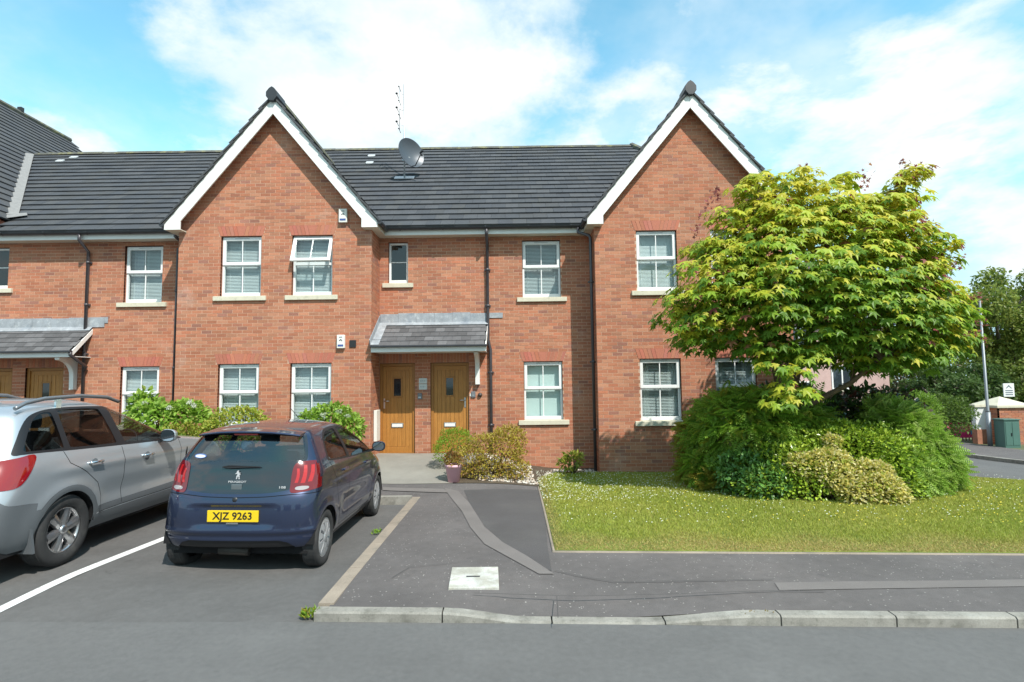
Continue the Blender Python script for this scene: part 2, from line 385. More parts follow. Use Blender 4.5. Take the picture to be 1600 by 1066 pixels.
# concrete approach in front of the doors
path = patch('entrance_path', [[(-3.14, 10.45), (-1.15, 10.45), (-0.75, 13.06), (-3.14, 13.06)]], M_conc, pz, 0.006, step=0.3); tag(path, kind='structure')
bed = patch('planting_bed', [[(-40, 10.45), (-3.15, 10.45), (-3.15, 12.42), (-40, 12.42)], [(-40, 12.42), (-7.4, 12.42), (-7.4, 13.2), (-40, 13.2)],
                             [(-1.15, 10.47), (LX, 10.47), (LX+0.3, 11.6), (1.8, 12.3), (1.8, 13.2), (-0.75, 13.2)]], M_bed, pz, 0.004, step=0.3); tag(bed, kind='structure')
# lawn
LAWN = [[(LX, lawn_front(LX)), (12.0, lawn_front(12.0)), (9.6, 10.9), (8.4, 12.39), (LX+0.5, 12.39), (LX, 11.3)],
        [(6.2, 12.39), (8.4, 12.39), (9.0, 17.0), (9.0, 23), (6.2, 23)]]
def lawn_z(x, y): return pz(x, y) + 0.012 + 0.02*np.sin(x*1.3)*np.cos(y*1.1)*ss(0, 0.6, y-lawn_front(x))
lawn = patch('lawn', LAWN, M_soil, lawn_z, 0.004, step=0.3, thick=0.08); tag(lawn, kind='structure')
# side road beyond the lawn with its far footway
fk = [at_z(1505, 703, -0.2), at_z(1600, 716, -0.2)]
sd = (fk[1]-fk[0]); sd.z = 0; sd.normalize(); sn = Vector((-sd.y, sd.x, 0)); 
if sn.y < 0: sn = -sn
a0 = fk[0] - sd*30; a1 = fk[1] + sd*40
def gz2(x, y): return gz(x, y)
side = patch('side_road', [[(9.6, 10.9), (12.6, lawn_front(12.6)), (40, lawn_front(12)), tuple(a1[:2]), tuple(a0[:2]), (9.0, 23), (9.0, 17.0), (8.4, 12.39)]], M_road, gz, 0.004, step=0.8); tag(side, kind='structure')
b0 = a0 + sn*60; b1 = a1 + sn*60
ff = patch('far_footway', [[tuple((a0+sn*0.14)[:2]), tuple((a1+sn*0.14)[:2]), tuple((a1+sn*2.4)[:2]), tuple((a0+sn*2.4)[:2])]], M_pave, gz, 0.10, step=1.0); tag(ff, kind='structure')
fg = patch('far_garden_ground', [[tuple((a0+sn*2.4)[:2]), tuple((a1+sn*2.4)[:2]), tuple(b1[:2]), tuple(b0[:2])]], mat('garden_soil', (0.10, 0.11, 0.05), 0.95, noise=[(0.8, 0.3)]), gz, 0.08, step=2.0); tag(fg, kind='structure')
mb = MB()
for i in range(70):
    p = a0 + sd*i*0.92; q = a0 + sd*(i*0.92+0.91)
    pts = [p, q, q+sn*0.14, p+sn*0.14]
    mb.prism([(t.x, t.y, float(gz(t.x, t.y))-0.03) for t in pts], (0, 0, 0.135))
o = mb.build('far_kerb', M_kerb); tag(o, kind='structure')
# bay line: worn white paint
wa, wb = on_road(2, 952), on_road(256, 842); wd = (wb-wa)/(wb.y-wa.y); wp = wa+wd*(KY0+0.05-wa.y); wq = wa+wd*(KY1-0.1-wa.y)
wl = patch('bay_line', [[(wp.x-0.055, wp.y), (wp.x+0.055, wp.y), (wq.x+0.055, wq.y), (wq.x-0.055, wq.y)]], M_white, gz, 0.004, step=0.3); tag(wl, kind='structure')
# ------------------------------------------------------------------ kerbs: every stone its own piece
kerb_root = root_at('road_kerb', (KX, KY0, 0), 'pale concrete kerb stones between road and dark footway, dropped in the middle', 'kerb')
xs = [KX, -0.62, 0.28, 1.19, 2.10, 2.99, 3.90]
while xs[-1] < 14: xs.append(xs[-1]+0.915)
for i in range(len(xs)-1):
    x0, x1 = xs[i]+0.006, xs[i+1]-0.006; n = 6; mb = MB(); rows = []
    for k in range(n+1):
        x = x0+(x1-x0)*k/n; y = kerb_line(x); h = float(kerb_top(x)); w = 0.105
        rows.append([(x, y, -0.05), (x, y, h-0.018), (x, y+0.014, h-0.003), (x, y+w, h+0.001), (x, y+w, -0.05)])
    for k in range(n):
        for j in range(4): mb.face([rows[k][j], rows[k+1][j], rows[k+1][j+1], rows[k][j+1]], smooth=False)
    mb.face(rows[0][::-1]); mb.face(rows[-1])
    o = mb.build('kerb_stone', M_kerb, kerb_root)
edge_root = root_at('bay_edging', (KX, 7, 0), 'flush brownish concrete edging between parking bay and footway', 'edging')
ys = np.arange(KY0+0.13, KY1+0.1, 0.915)
for y0 in list(ys):
    y1 = min(y0+0.905, KY1+0.12); mb = MB(); tz = lambda y: float(pz(KX+0.3, y))+0.004
    P = [(KX, y0), (KX+0.13, y0), (KX+0.13, y1), (KX, y1)]
    top = [(x, y, tz(y)) for x, y in P]; bot = [(x, y, -0.03) for x, y in P]
    mb.face(top); mb.face(bot[::-1])
    for j in range(4): mb.face([bot[j], bot[(j+1) % 4], top[(j+1) % 4], top[j]])
    o = mb.build('kerb_stone', M_edge, edge_root)
end_root = root_at('bay_end_kerb', (KX, KY1, 0), 'grey concrete kerb across the head of the parking bays', 'kerb')
x1 = KX-0.004
for i in range(24):
    x0 = x1-0.905; mb = MB(); mb.box((x0, KY1, -0.03), (x1, KY1+0.12, float(pz(KX-1, KY1))+0.012))
    o = mb.build('kerb_stone', M_kerb, end_root); x1 = x0-0.01
# thin concrete edging strip round the lawn
o = patch('lawn_edging', [[(LX-0.03, lawn_front(LX)-0.035), (11.5, lawn_front(11.5)-0.035), (11.5, lawn_front(11.5)), (LX-0.03, lawn_front(LX))], [(LX-0.03, lawn_front(LX)), (LX, lawn_front(LX)), (LX, 10.45), (LX-0.03, 10.45)]], M_edge, pz, 0.012, step=0.3, thick=0.04); tag(o, kind='structure')
# manhole cover
def manhole():
    c = [on_pave(*q) for q in ((712, 888), (778, 888), (781, 921), (711, 921))]
    root = root_at('manhole_cover', ((c[0].x+c[2].x)/2, (c[0].y+c[2].y)/2, float(pz(0, 5.8))), 'square pale concrete inspection cover set in the dark footway', 'cover')
    x0, x1 = -0.655, -0.185; y0, y1 = c[3].y, c[0].y; z = float(pz(0, 5.8))
    mb = MB(); t = 0.012
    mb.prism([(x0+0.03, y0, z-0.03), (x1+0.02, y0, z-0.03), (x1-0.005, y1, z-0.03), (x0+0.0, y1, z-0.03)], (0, 0, 0.03+t))
    o = mb.build('cover_slab', mat('cover_concrete', (0.40, 0.385, 0.33), 0.9, noise=[(5, 0.18), (90, 0.16)], bump=(110, 0.4, 0.004), mottle=[(4, (0.60, 0.60, 0.57), 0.45, 0.6, 0.7), (9, (0.27, 0.25, 0.2), 0.6, 0.75, 0.6)]), root, bevel=0.006)
    mb = MB(); cx, cy = (x0+x1)/2, (y0+y1)/2
    mb.box((cx-0.065, cy-0.012, z), (cx+0.065, cy+0.012, z+t+0.004)); o = mb.build('lifting_slot', mat('slot_iron', (0.07, 0.07, 0.075), 0.6, 0.6), root)
manhole()
# ================================================================== the apartment building
GY, RY = 12.4, 13.15             # gable fronts, recessed fronts
LGX, RGX, GHW = -5.285, 3.965, 2.15
EAVE_Z, EAVE_Y, RT_P = 5.57, 12.75, math.tan(rad(37))
G_APEX, G_SL = 8.34, 1.21
TOPS = (5.295, 2.445)
M_brick = mat('red_brick', attr='Col', rough=0.88, noise=[(38, 0.14), (190, 0.14), (0.7, 0.13)], bump=(150, 0.5, 0.004), spec=0.25,
              mottle=[(1.15, (0.52, 0.36, 0.30), 0.60, 0.82, 0.6), (14, (0.56, 0.44, 0.38), 0.66, 0.80, 0.55), (0.55, (0.25, 0.105, 0.075), 0.56, 0.76, 0.35)])
M_mortar = mat('mortar', (0.54, 0.355, 0.255), 0.95, noise=[(30, 0.14)], bump=(200, 0.4, 0.003), mottle=[(1.15, (0.55, 0.42, 0.34), 0.58, 0.8, 0.6)])
M_terra = mat('terracotta_brick', attr='Col', rough=0.85, noise=[(30, 0.10), (160, 0.10)], bump=(160, 0.3, 0.003))
M_sill = mat('cream_stone', (0.60, 0.56, 0.44), 0.85, noise=[(6, 0.08), (80, 0.10)], bump=(120, 0.3, 0.003), mottle=[(7, (0.38, 0.36, 0.27), 0.55, 0.75, 0.6)])
M_upvc = mat('white_upvc', (0.80, 0.80, 0.79), 0.32, noise=[(4, 0.03)])
M_barge = mat('white_paint', (0.78, 0.78, 0.76), 0.45, noise=[(3, 0.05)], mottle=[(2.5, (0.60, 0.58, 0.53), 0.58, 0.8, 0.45)])
M_soffit = mat('cream_soffit', (0.66, 0.64, 0.55), 0.5, noise=[(3, 0.05)])
M_gutter = mat('dark_gutter', (0.035, 0.036, 0.042), 0.4, noise=[(8, 0.2)])
M_pipe = mat('dark_downpipe', (0.06, 0.055, 0.062), 0.35, noise=[(8, 0.2)], spec=0.6)
M_tile = mat('roof_tile', attr='Col', rough=0.78, noise=[(3, 0.10), (60, 0.16), (0.6, 0.10)], bump=(90, 0.4, 0.004), spec=0.35,
             mottle=[(2.2, (0.095, 0.09, 0.075), 0.55, 0.8, 0.5), (9, (0.14, 0.14, 0.11), 0.68, 0.78, 0.5)])
M_under = mat('roof_underlay', (0.03, 0.03, 0.032), 0.9)
M_ridge = mat('ridge_tile_clay', (0.10, 0.10, 0.088), 0.85, noise=[(6, 0.2), (70, 0.2)], mottle=[(5, (0.23, 0.22, 0.10), 0.46, 0.66, 0.7)])
M_lead = mat('lead_flashing', (0.30, 0.32, 0.345), 0.6, noise=[(5, 0.2), (40, 0.12)], mottle=[(9, (0.45, 0.47, 0.48), 0.52, 0.7, 0.7), (3, (0.17, 0.2, 0.24), 0.55, 0.7, 0.6)])
M_slate = mat('canopy_slate', attr='Col', rough=0.7, noise=[(8, 0.15), (80, 0.15)], bump=(70, 0.4, 0.003))
M_room = mat('room_dark', (0.22, 0.21, 0.20), 0.9)
M_pane = glass('window_glass', (0.84, 0.92, 0.93), 0.99)
M_blind = mat('white_blind', (0.80, 0.82, 0.80), 0.6, translucent=0.3)
def oak_grain(M, N, L, b, cur, geo):
    mp = N.new('ShaderNodeMapping'); mp.inputs['Scale'].default_value = (70, 70, 3); L.new(geo.outputs['Position'], mp.inputs[0])
    n = N.new('ShaderNodeTexNoise'); n.inputs['Scale'].default_value = 1; n.inputs['Detail'].default_value = 4; L.new(mp.outputs[0], n.inputs['Vector'])
    mr = N.new('ShaderNodeMapRange'); mr.inputs[1].default_value = 0.3; mr.inputs[2].default_value = 0.7; mr.inputs[3].default_value = 0.8; mr.inputs[4].default_value = 1.15; L.new(n.outputs[0], mr.inputs[0])
    mx = N.new('ShaderNodeMix'); mx.data_type = 'RGBA'; mx.blend_type = 'MULTIPLY'; mx.inputs[0].default_value = 1
    L.new(cur, mx.inputs[6]); L.new(mr.outputs[0], mx.inputs[7]); L.new(mx.outputs[2], b.inputs['Base Color'])
M_oak = mat('oak_door', (0.40, 0.175, 0.035), 0.5, noise=[(5, 0.08)], extra=oak_grain)
M_steel = mat('brushed_steel', (0.6, 0.6, 0.6), 0.3, 1.0)
M_black = mat('black_plastic', (0.02, 0.02, 0.022), 0.4)

house = root_at('apartment_building', (-2.7, 13.0, 0.2), 'red brick two-storey apartment building with two steep white-edged gables and oak doors', 'building')

# ---- bricks
BR = np.array([(0.430, 0.176, 0.102), (0.445, 0.198, 0.118), (0.405, 0.160, 0.094), (0.420, 0.194, 0.118), (0.375, 0.154, 0.098), (0.435, 0.164, 0.094), (0.325, 0.148, 0.106)])
BP = np.array([0.25, 0.19, 0.15, 0.17, 0.08, 0.10, 0.06])
def subtract(iv, a, b):
    out = []
    for (p, q) in iv:
        if b <= p or a >= q: out.append((p, q)); continue
        if a-p > 0.02: out.append((p, a))
        if q-b > 0.02: out.append((b, q))
    return out
Z0 = 0.045
ALL_B = []
def brick_field(frame, u0, u1, z0, z1, holes=(), span=None, seed=0, single=None):
    """returns box list + colours; holes: functions z -> (a, b) or None"""
    rng = np.random.default_rng(seed); B = []; C = []; S = []
    for k in range(int(math.floor((z0-Z0)/0.075)), int(math.ceil((z1-Z0)/0.075))):
        za, zb = Z0+k*0.075, Z0+k*0.075+0.065; zm = (za+zb)/2
        if zm < z0-0.04 or zm > z1: continue
        lo, hi = (u0, u1) if span is None else span(zm)
        if hi-lo < 0.05: continue
        u = u0 - 0.225 - (0.1125 if k % 2 else 0)
        cut = [h(zm) for h in holes]; cut = [c for c in cut if c]
        while u < hi:
            iv = [(max(u, lo), min(u+0.215, hi))]
            if iv[0][1]-iv[0][0] > 0.02:
                for c in cut: iv = subtract(iv, *c)
                for (a, b) in iv:
                    col = BR[rng.choice(len(BR), p=BP)]*rng.uniform(0.86, 1.13)
                    dd = rng.uniform(-0.0015, 0.0015)
                    if single and abs(b-a-0.215) < 1e-6 and single(a, zm): S.append((a, zm)); continue
                    B.append((a, b, dd, 0.05, za, zb)); C.append(col)
            u += 0.225
    return B, C, S
def rect(x0, x1, z0, z1): return lambda z: (x0, x1) if z0 < z < z1 else None
ARCH = 0.225
def arch_hole(x0, x1, zt):
    def f(z):
        if zt < z < zt+ARCH:
            e = 0.03+0.07*(z-zt)/ARCH; return (x0-e, x1+e)
        return None
    return f
# ---- windows: (x0, x1, top, bottom, plane, blind kind, arch)
WW = 0.90; WH = 1.35
WINS = []
for (x, Y, zt, kind, arch) in ((-6.49, GY, TOPS[0], 'blind', 1), (-4.905, GY, TOPS[0], 'open', 1), (-6.49, GY, TOPS[1], 'blind', 1), (-4.905, GY, TOPS[1], 'blind', 1),
                               (2.735, GY, TOPS[0], 'pale', 1), (4.385, GY, TOPS[0], 'blind', 1), (2.735, GY, TOPS[1], 'half', 1), (4.385, GY, TOPS[1], 'half', 1),
                               (0.215, RY, TOPS[0], 'sky', 0), (0.215, RY, TOPS[1], 'roller', 1), (-9.15, RY, TOPS[0], 'curtain', 0), (-9.15, RY, TOPS[1], 'blind', 1)):
    WINS.append((x, x+WW, zt, zt-WH, Y, kind, arch))
SMALL = [(-2.93, -2.47, TOPS[0], TOPS[0]-0.975, RY), (-12.37, -11.89, TOPS[0], TOPS[0]-0.975, RY)]
DOORS = [(-3.13, -2.305, RY, 1), (-1.945, -1.055, RY, -1), (-11.37, -10.48, RY, -1), (-12.55, -11.67, RY, 1)]
DOOR_T, DOOR_B = 2.445, 0.385
def plane_holes(Y):
    hs = []; rects = []
    for (x0, x1, zt, zb, y, k, a) in WINS:
        if y != Y: continue
        hs.append(rect(x0, x1, zb, zt)); rects.append((x0, x1, zb, zt))
        if a: hs.append(arch_hole(x0, x1, zt))
    for (x0, x1, zt, zb, y) in SMALL:
        if y == Y: hs.append(rect(x0, x1, zb, zt)); rects.append((x0, x1, zb, zt))
    for (x0, x1, y, s_) in DOORS:
        if y == Y:
            hs.append(rect(x0, x1, DOOR_B-0.6, DOOR_T)); rects.append((x0, x1, DOOR_B-0.6, DOOR_T))
            hs.append(rect(x0, x1, DOOR_T, DOOR_T+0.225))
    return hs, rects
def backing(mb, x0, x1, z0, z1, Y, rects):
    xs = sorted({x0, x1, *[r[0] for r in rects if x0 < r[0] < x1], *[r[1] for r in rects if x0 < r[1] < x1]})
    zs = sorted({z0, z1, *[r[2] for r in rects if z0 < r[2] < z1], *[r[3] for r in rects if z0 < r[3] < z1]})
    for i in range(len(xs)-1):
        for j in range(len(zs)-1):
            cx, cz = (xs[i]+xs[i+1])/2, (zs[j]+zs[j+1])/2
            if any(r[0] < cx < r[1] and r[2] < cz < r[3] for r in rects): continue
            mb.face([(xs[i], Y, zs[j]), (xs[i+1], Y, zs[j]), (xs[i+1], Y, zs[j+1]), (xs[i], Y, zs[j+1])])
    for (a, b, c, d) in rects:                       # reveals
        if not (x0-0.01 <= a and b <= x1+0.01): continue
        e = 0.14
        mb.face([(a, Y, c), (a, Y, d), (a, Y+e, d), (a, Y+e, c)], 1, BR[4]); mb.face([(b, Y, c), (b, Y+e, c), (b, Y+e, d), (b, Y, d)], 1, BR[4])
        mb.face([(a, Y, d), (b, Y, d), (b, Y+e, d), (a, Y+e, d)], 1, BR[4]); mb.face([(a, Y, c), (a, Y+e, c), (b, Y+e, c), (b, Y, c)], 1, BR[4])
gh, gr = plane_holes(GY); rh, rr = plane_holes(RY)
BASE = -0.25
wall_mb = MB()
m9 = 0.0035
backing(wall_mb, -17, LGX-GHW, BASE, 5.62, RY+m9, rr); backing(wall_mb, LGX+GHW, RGX-GHW, BASE, 5.62, RY+m9, rr)
for c in (LGX, RGX):
    backing(wall_mb, c-GHW, c+GHW, BASE, 5.7, GY+m9, gr)
    hw = GHW; zt = 5.7
    xw = (G_APEX-0.12-zt)/G_SL
    wall_mb.face([(c-min(hw, xw), GY+m9, zt), (c+min(hw, xw), GY+m9, zt), (c, GY+m9, G_APEX-0.12)])
    for s_ in (-1, 1):
        x = c+s_*(GHW-m9)
        wall_mb.face([(x, GY+m9, BASE), (x, RY+0.2, BASE), (x, RY+0.2, 5.6), (x, GY+m9, 5.6)])
BKY = 22.9                                            # back and end walls close the shell
wall_mb.face([(6.1, GY+m9, BASE), (6.1, BKY, BASE), (6.1, BKY, 5.6), (6.1, GY+m9, 5.6)], 1, BR[1])
wall_mb.face([(-17, BKY, BASE), (6.1, BKY, BASE), (6.1, BKY, 5.6), (-17, BKY, 5.6)], 1, BR[1])
wall_mb.face([(-17, RY, BASE), (-17, BKY, BASE), (-17, BKY, 5.6), (-17, RY, 5.6)], 1, BR[1])
wall = wall_mb.build('brick_wall', [M_mortar, M_brick], house)
def gspan(c): return lambda z: (c-GHW, c+GHW) if z < 5.72 else (c-max(0, (G_APEX-0.14-z)/G_SL), c+max(0, (G_APEX-0.14-z)/G_SL))
Vs, Fs, Cs = [], [], []; off = 0
def add_field(frame, *a, **k):
    global off
    B, C, S = brick_field(frame, *a, **k)
    V, F, Cc = np_boxes(B, frame, C); Vs.append(V); Fs.append(F+off); Cs.append(Cc); off += len(V); return S
fr_g = ((0, GY, 0), (1, 0, 0), (0, 1, 0)); fr_r = ((0, RY, 0), (1, 0, 0), (0, 1, 0))
add_field(fr_r, -16.98, LGX-GHW, BASE, 5.45, rh, seed=1)
add_field(fr_g, LGX-GHW, LGX+GHW, BASE, 8.2, gh, span=gspan(LGX), seed=2)
add_field(fr_r, LGX+GHW, RGX-GHW, BASE, 5.45, rh, seed=3)
near = add_field(fr_g, RGX-GHW, RGX+GHW, BASE, 8.2, gh, span=gspan(RGX), seed=4, single=lambda a, z: a < 3.85 and 0.0 < z < 2.9)
add_field(((LGX+GHW, 0, 0), (0, 1, 0), (-1, 0, 0)), GY+0.052, RY, BASE, 5.45, seed=5)
add_field(((RGX-GHW, 0, 0), (0, 1, 0), (1, 0, 0)), GY+0.052, RY, BASE, 5.45, seed=6)
add_field(((LGX-GHW, 0, 0), (0, 1, 0), (1, 0, 0)), GY+0.052, RY, BASE, 5.45, seed=7)
add_field(((RGX+GHW, 0, 0), (0, 1, 0), (-1, 0, 0)), GY+0.052, 16.0, BASE, 5.45, seed=8)
near.sort(key=lambda q: (q[0]**2 + (q[1]-1.96)**2)); extra_n = near[300:]; near = near[:300]
rngb = np.random.default_rng(99)
if extra_n:
    V, F, Cc = np_boxes([(a, a+0.215, 0, 0.05, z-0.0325, z+0.0325) for a, z in extra_n], fr_g, [BR[rngb.choice(len(BR), p=BP)] for _ in extra_n]); Vs.append(V); Fs.append(F+off); Cs.append(Cc); off += len(V)
brick_all = np_mesh('brick', np.concatenate(Vs), np.concatenate(Fs), M_brick, wall, np.concatenate(Cs)); tag(brick_all, kind='stuff')
variants = []
for i in range(14):
    col = BR[i % len(BR)]*rngb.uniform(0.86, 1.12)
    V, F, Cc = np_boxes([(-0.1075, 0.1075, -0.0325, 0.0175, -0.0325, 0.0325)], ((0, 0.0325, 0), (1, 0, 0), (0, 1, 0)), [col])
    o = np_mesh('brick', V, F, M_brick, None, Cc); variants.append(o.data); bpy.data.objects.remove(o)
for (a, z) in near:
    o = bpy.data.objects.new('brick', variants[int(rngb.choice([i for i in range(14)]))]); o.location = (a+0.1075, GY+rngb.uniform(-0.0015, 0.0015), z); link(o, wall)

# ---- flat arches: splayed voussoirs with a keystone
TC = [(0.44, 0.155, 0.100), (0.42, 0.142, 0.092), (0.46, 0.168, 0.110)]
def flat_arch(x0, x1, zt, Y):
    xm = (x0+x1)/2; n = 5; e0, e1 = 0.025, 0.095; kb, kt = 0.062, 0.115; y = Y-0.006
    def seg(name, b0, b1, t0, t1, col):
        mb = MB(); mb.prism([(b0, y, zt+0.002), (b1, y, zt+0.002), (t1, y, zt+ARCH-0.004), (t0, y, zt+ARCH-0.004)][::-1], (0, 0.06, 0), 0, col)
        return mb.build(name, M_terra, arch_p)
    arch_p = MB().box((x0-0.08, Y+0.004, zt+0.003), (x1+0.08, Y+0.02, zt+ARCH-0.006)).build('flat_arch', mat('arch_joint', (0.47, 0.22, 0.15), 0.9), house)
    for s_ in (-1, 1):
        for k in range(n):
            f0, f1 = k/n, (k+1)/n; g = 0.0035
            b0 = kb + (WW/2+e0-kb)*f0 + g; b1 = kb + (WW/2+e0-kb)*f1 - g
            t0 = kt + (WW/2+e1-kt)*f0 + g; t1 = kt + (WW/2+e1-kt)*f1 - g
            c = tuple(q*random.uniform(0.92, 1.08) for q in random.choice(TC))
            if s_ > 0: seg('voussoir', xm+b0, xm+b1, xm+t0, xm+t1, c)
            else: seg('voussoir', xm-b1, xm-b0, xm-t1, xm-t0, c)
    seg('keystone', xm-kb+0.003, xm+kb-0.003, xm-kt+0.003, xm+kt-0.003, TC[0])
for (x0, x1, zt, zb, y, k, a) in WINS:
    if a: flat_arch(x0, x1, zt, y)

# ---- windows
def frame_ring(mb, x0, x1, z0, z1, y0, y1, wl, wr, wt, wb, M=None):
    mb.box((x0, y0, z0), (x0+wl, y1, z1), M=M); mb.box((x1-wr, y0, z0), (x1, y1, z1), M=M)
    mb.box((x0+wl, y0, z1-wt), (x1-wr, y1, z1), M=M); mb.box((x0+wl, y0, z0), (x1-wr, y1, z0+wb), M=M)
def slats(mb, x0, x1, z0, z1, y, pitch=0.03, tilt=22):
    z = z1; c, s_ = math.cos(rad(tilt)), math.sin(rad(tilt)); w = 0.016
    while z > z0:
        mb.face([(x0, y-w*c, z-w*s_), (x1, y-w*c, z-w*s_), (x1, y+w*c, z+w*s_), (x0, y+w*c, z+w*s_)]); z -= pitch
    for fx in (0.12, 0.5, 0.88):
        x = x0+(x1-x0)*fx; mb.face([(x-0.003, y-0.02, z0), (x+0.003, y-0.02, z0), (x+0.003, y-0.02, z1), (x-0.003, y-0.02, z1)])
def room(mb, x0, x1, z0, z1, y):
    a, b, c, d = x0-0.12, x1+0.12, z0-0.2, z1+0.2; f = y+0.9
    mb.face([(a, f, c), (b, f, c), (b, f, d), (a, f, d)]); mb.face([(a, y, c), (a, f, c), (a, f, d), (a, y, d)]); mb.face([(b, y, c), (b, f, c), (b, f, d), (b, y, d)])
    mb.face([(a, y, c), (b, y, c), (b, f, c), (a, f, c)]); mb.face([(a, y, d), (b, y, d), (b, f, d), (a, f, d)])
def sill(x0, x1, zb, Y, parent, dz=0.108):
    mb = MB(); y0 = Y-0.055
    mb.prism([(x0-0.13, y0, zb-dz), (x0-0.13, Y+0.13, zb-dz), (x0-0.13, Y+0.13, zb+0.012), (x0-0.13, y0, zb-0.006)], (x1-x0+0.26, 0, 0))
    return mb.build('window_sill', M_sill, parent, bevel=0.006)
M_bead = mat('glazing_bar', (0.78, 0.78, 0.77), 0.35)
for (x0, x1, zt, zb, Y, kind, a) in WINS:
    yf = Y+0.075; T = 0.07; ztf = zt-0.008
    mb = MB(); frame_ring(mb, x0+0.004, x1-0.004, zb+0.01, ztf, yf, yf+T, 0.045, 0.045, 0.05, 0.075)
    zm = zt-0.64                                         # transom
    mb.box((x0+0.049, yf+0.002, zm-0.025), (x1-0.049, yf+T-0.002, zm+0.03))
    win = mb.build('window', M_upvc, house, bevel=0.004)
    sill(x0, x1, zb, Y, win)
    # lower light: fixed
    xm = (x0+x1)/2
    mb = MB(); mb.box((xm-0.011, yf+0.012, zb+0.085), (xm+0.011, yf+0.024, zm-0.025)); mb.build('glazing_bar', M_bead, win)
    mb = MB(); mb.face([(x0+0.049, yf+0.03, zb+0.085), (x1-0.049, yf+0.03, zb+0.085), (x1-0.049, yf+0.03, zm-0.025), (x0+0.049, yf+0.03, zm-0.025)]); mb.build('pane', M_pane, win)
    # upper sash, top hung
    Mx = Matrix.Identity(4)
    if kind == 'open': Mx = Matrix.Translation((0, yf-0.02, ztf-0.02)) @ Matrix.Rotation(rad(-21), 4, 'X') @ Matrix.Translation((0, -(yf-0.02), -(ztf-0.02)))
    u0, u1, w0, w1 = x0+0.014, x1-0.014, zm-0.005, ztf-0.006
    mb = MB(); frame_ring(mb, u0, u1, w0, w1, yf-0.022, yf+0.03, 0.068, 0.068, 0.078, 0.068, Mx)
    sash = mb.build('sash', M_upvc, win, bevel=0.005)
    mb = MB(); mb.box((xm-0.010, yf-0.012, w0+0.07), (xm+0.010, yf-0.002, w1-0.08), M=Mx); mb.build('glazing_bar', M_bead, win)
    mb = MB(); mb.face([Mx @ Vector(p) for p in ((u0+0.07, yf+0.004, w0+0.07), (u1-0.07, yf+0.004, w0+0.07), (u1-0.07, yf+0.004, w1-0.08), (u0+0.07, yf+0.004, w1-0.08))]); mb.build('pane', M_pane, win)
    mb = MB(); mb.box((xm-0.16, yf-0.03, w1-0.036), (xm+0.16, yf-0.023, w1-0.024), M=Mx); mb.build('trickle_vent', mat('vent_grey', (0.45, 0.46, 0.46), 0.5), win)
    mb = MB(); room(mb, x0, x1, zb, zt, yf+T+0.002); mb.build('window_interior', M_room, win)
    yb = yf+T+0.06
    if kind in ('blind', 'open', 'pale', 'half', 'sky', 'curtain'):
        mb = MB(); t = {'blind': 58, 'open': 62, 'pale': 70, 'half': 34, 'sky': 46, 'curtain': 52}[kind]
        slats(mb, x0+0.03, x1-0.03, zb+0.03, zt-0.04, yb, 0.033 if kind != 'pale' else 0.03, t); mb.box((x0+0.02, yb-0.02, zt-0.05), (x1-0.02, yb+0.02, zt-0.02)); mb.build('blind', M_blind, win)
    if kind == 'roller':
        mb = MB(); mb.face([(x0+0.02, yb, zb+0.05), (x1-0.02, yb, zb+0.05), (x1-0.02, yb, zt-0.02), (x0+0.02, yb, zt-0.02)]); mb.build('roller_blind', mat('roller_cloth', (0.66, 0.74, 0.70), 0.8), win)
    if kind in ('curtain', 'half', 'pale'):
        for (c0, c1) in ((x0+0.03, x0+0.26), (x1-0.22, x1-0.02)):
            mb = MB(); n = 26
            for i in range(n):
                def P(i, z, c0=c0, c1=c1): 
                    q = i/n; return (c0+(c1-c0)*q, yb+0.09+0.022*math.sin(q*22), z)
                mb.face([P(i, zb+0.02), P(i+1, zb+0.02), P(i+1, zt-0.03), P(i, zt-0.03)], smooth=True)
            mb.build('curtain', mat('curtain_'+kind, (0.16, 0.17, 0.36) if kind == 'curtain' else (0.62, 0.63, 0.62), 0.9), win)
for (x0, x1, zt, zb, Y) in SMALL:
    yf = Y+0.07; mb = MB(); frame_ring(mb, x0+0.004, x1-0.004, zb+0.008, zt-0.006, yf, yf+0.07, 0.045, 0.045, 0.045, 0.075)
    win = mb.build('window', M_upvc, house, bevel=0.004); sill(x0, x1, zb, Y, win)
    zm = (zb+zt)/2+0.02; mb = MB(); mb.box((x0+0.05, yf+0.012, zm-0.011), (x1-0.05, yf+0.024, zm+0.011)); mb.build('glazing_bar', M_bead, win)
    mb = MB(); mb.face([(x0+0.045, yf+0.03, zb+0.08), (x1-0.045, yf+0.03, zb+0.08), (x1-0.045, yf+0.03, zt-0.045), (x0+0.045, yf+0.03, zt-0.045)]); mb.build('pane', M_pane, win)
    mb = MB(); room(mb, x0, x1, zb, zt, yf+0.072); mb.build('window_interior', M_room, win)

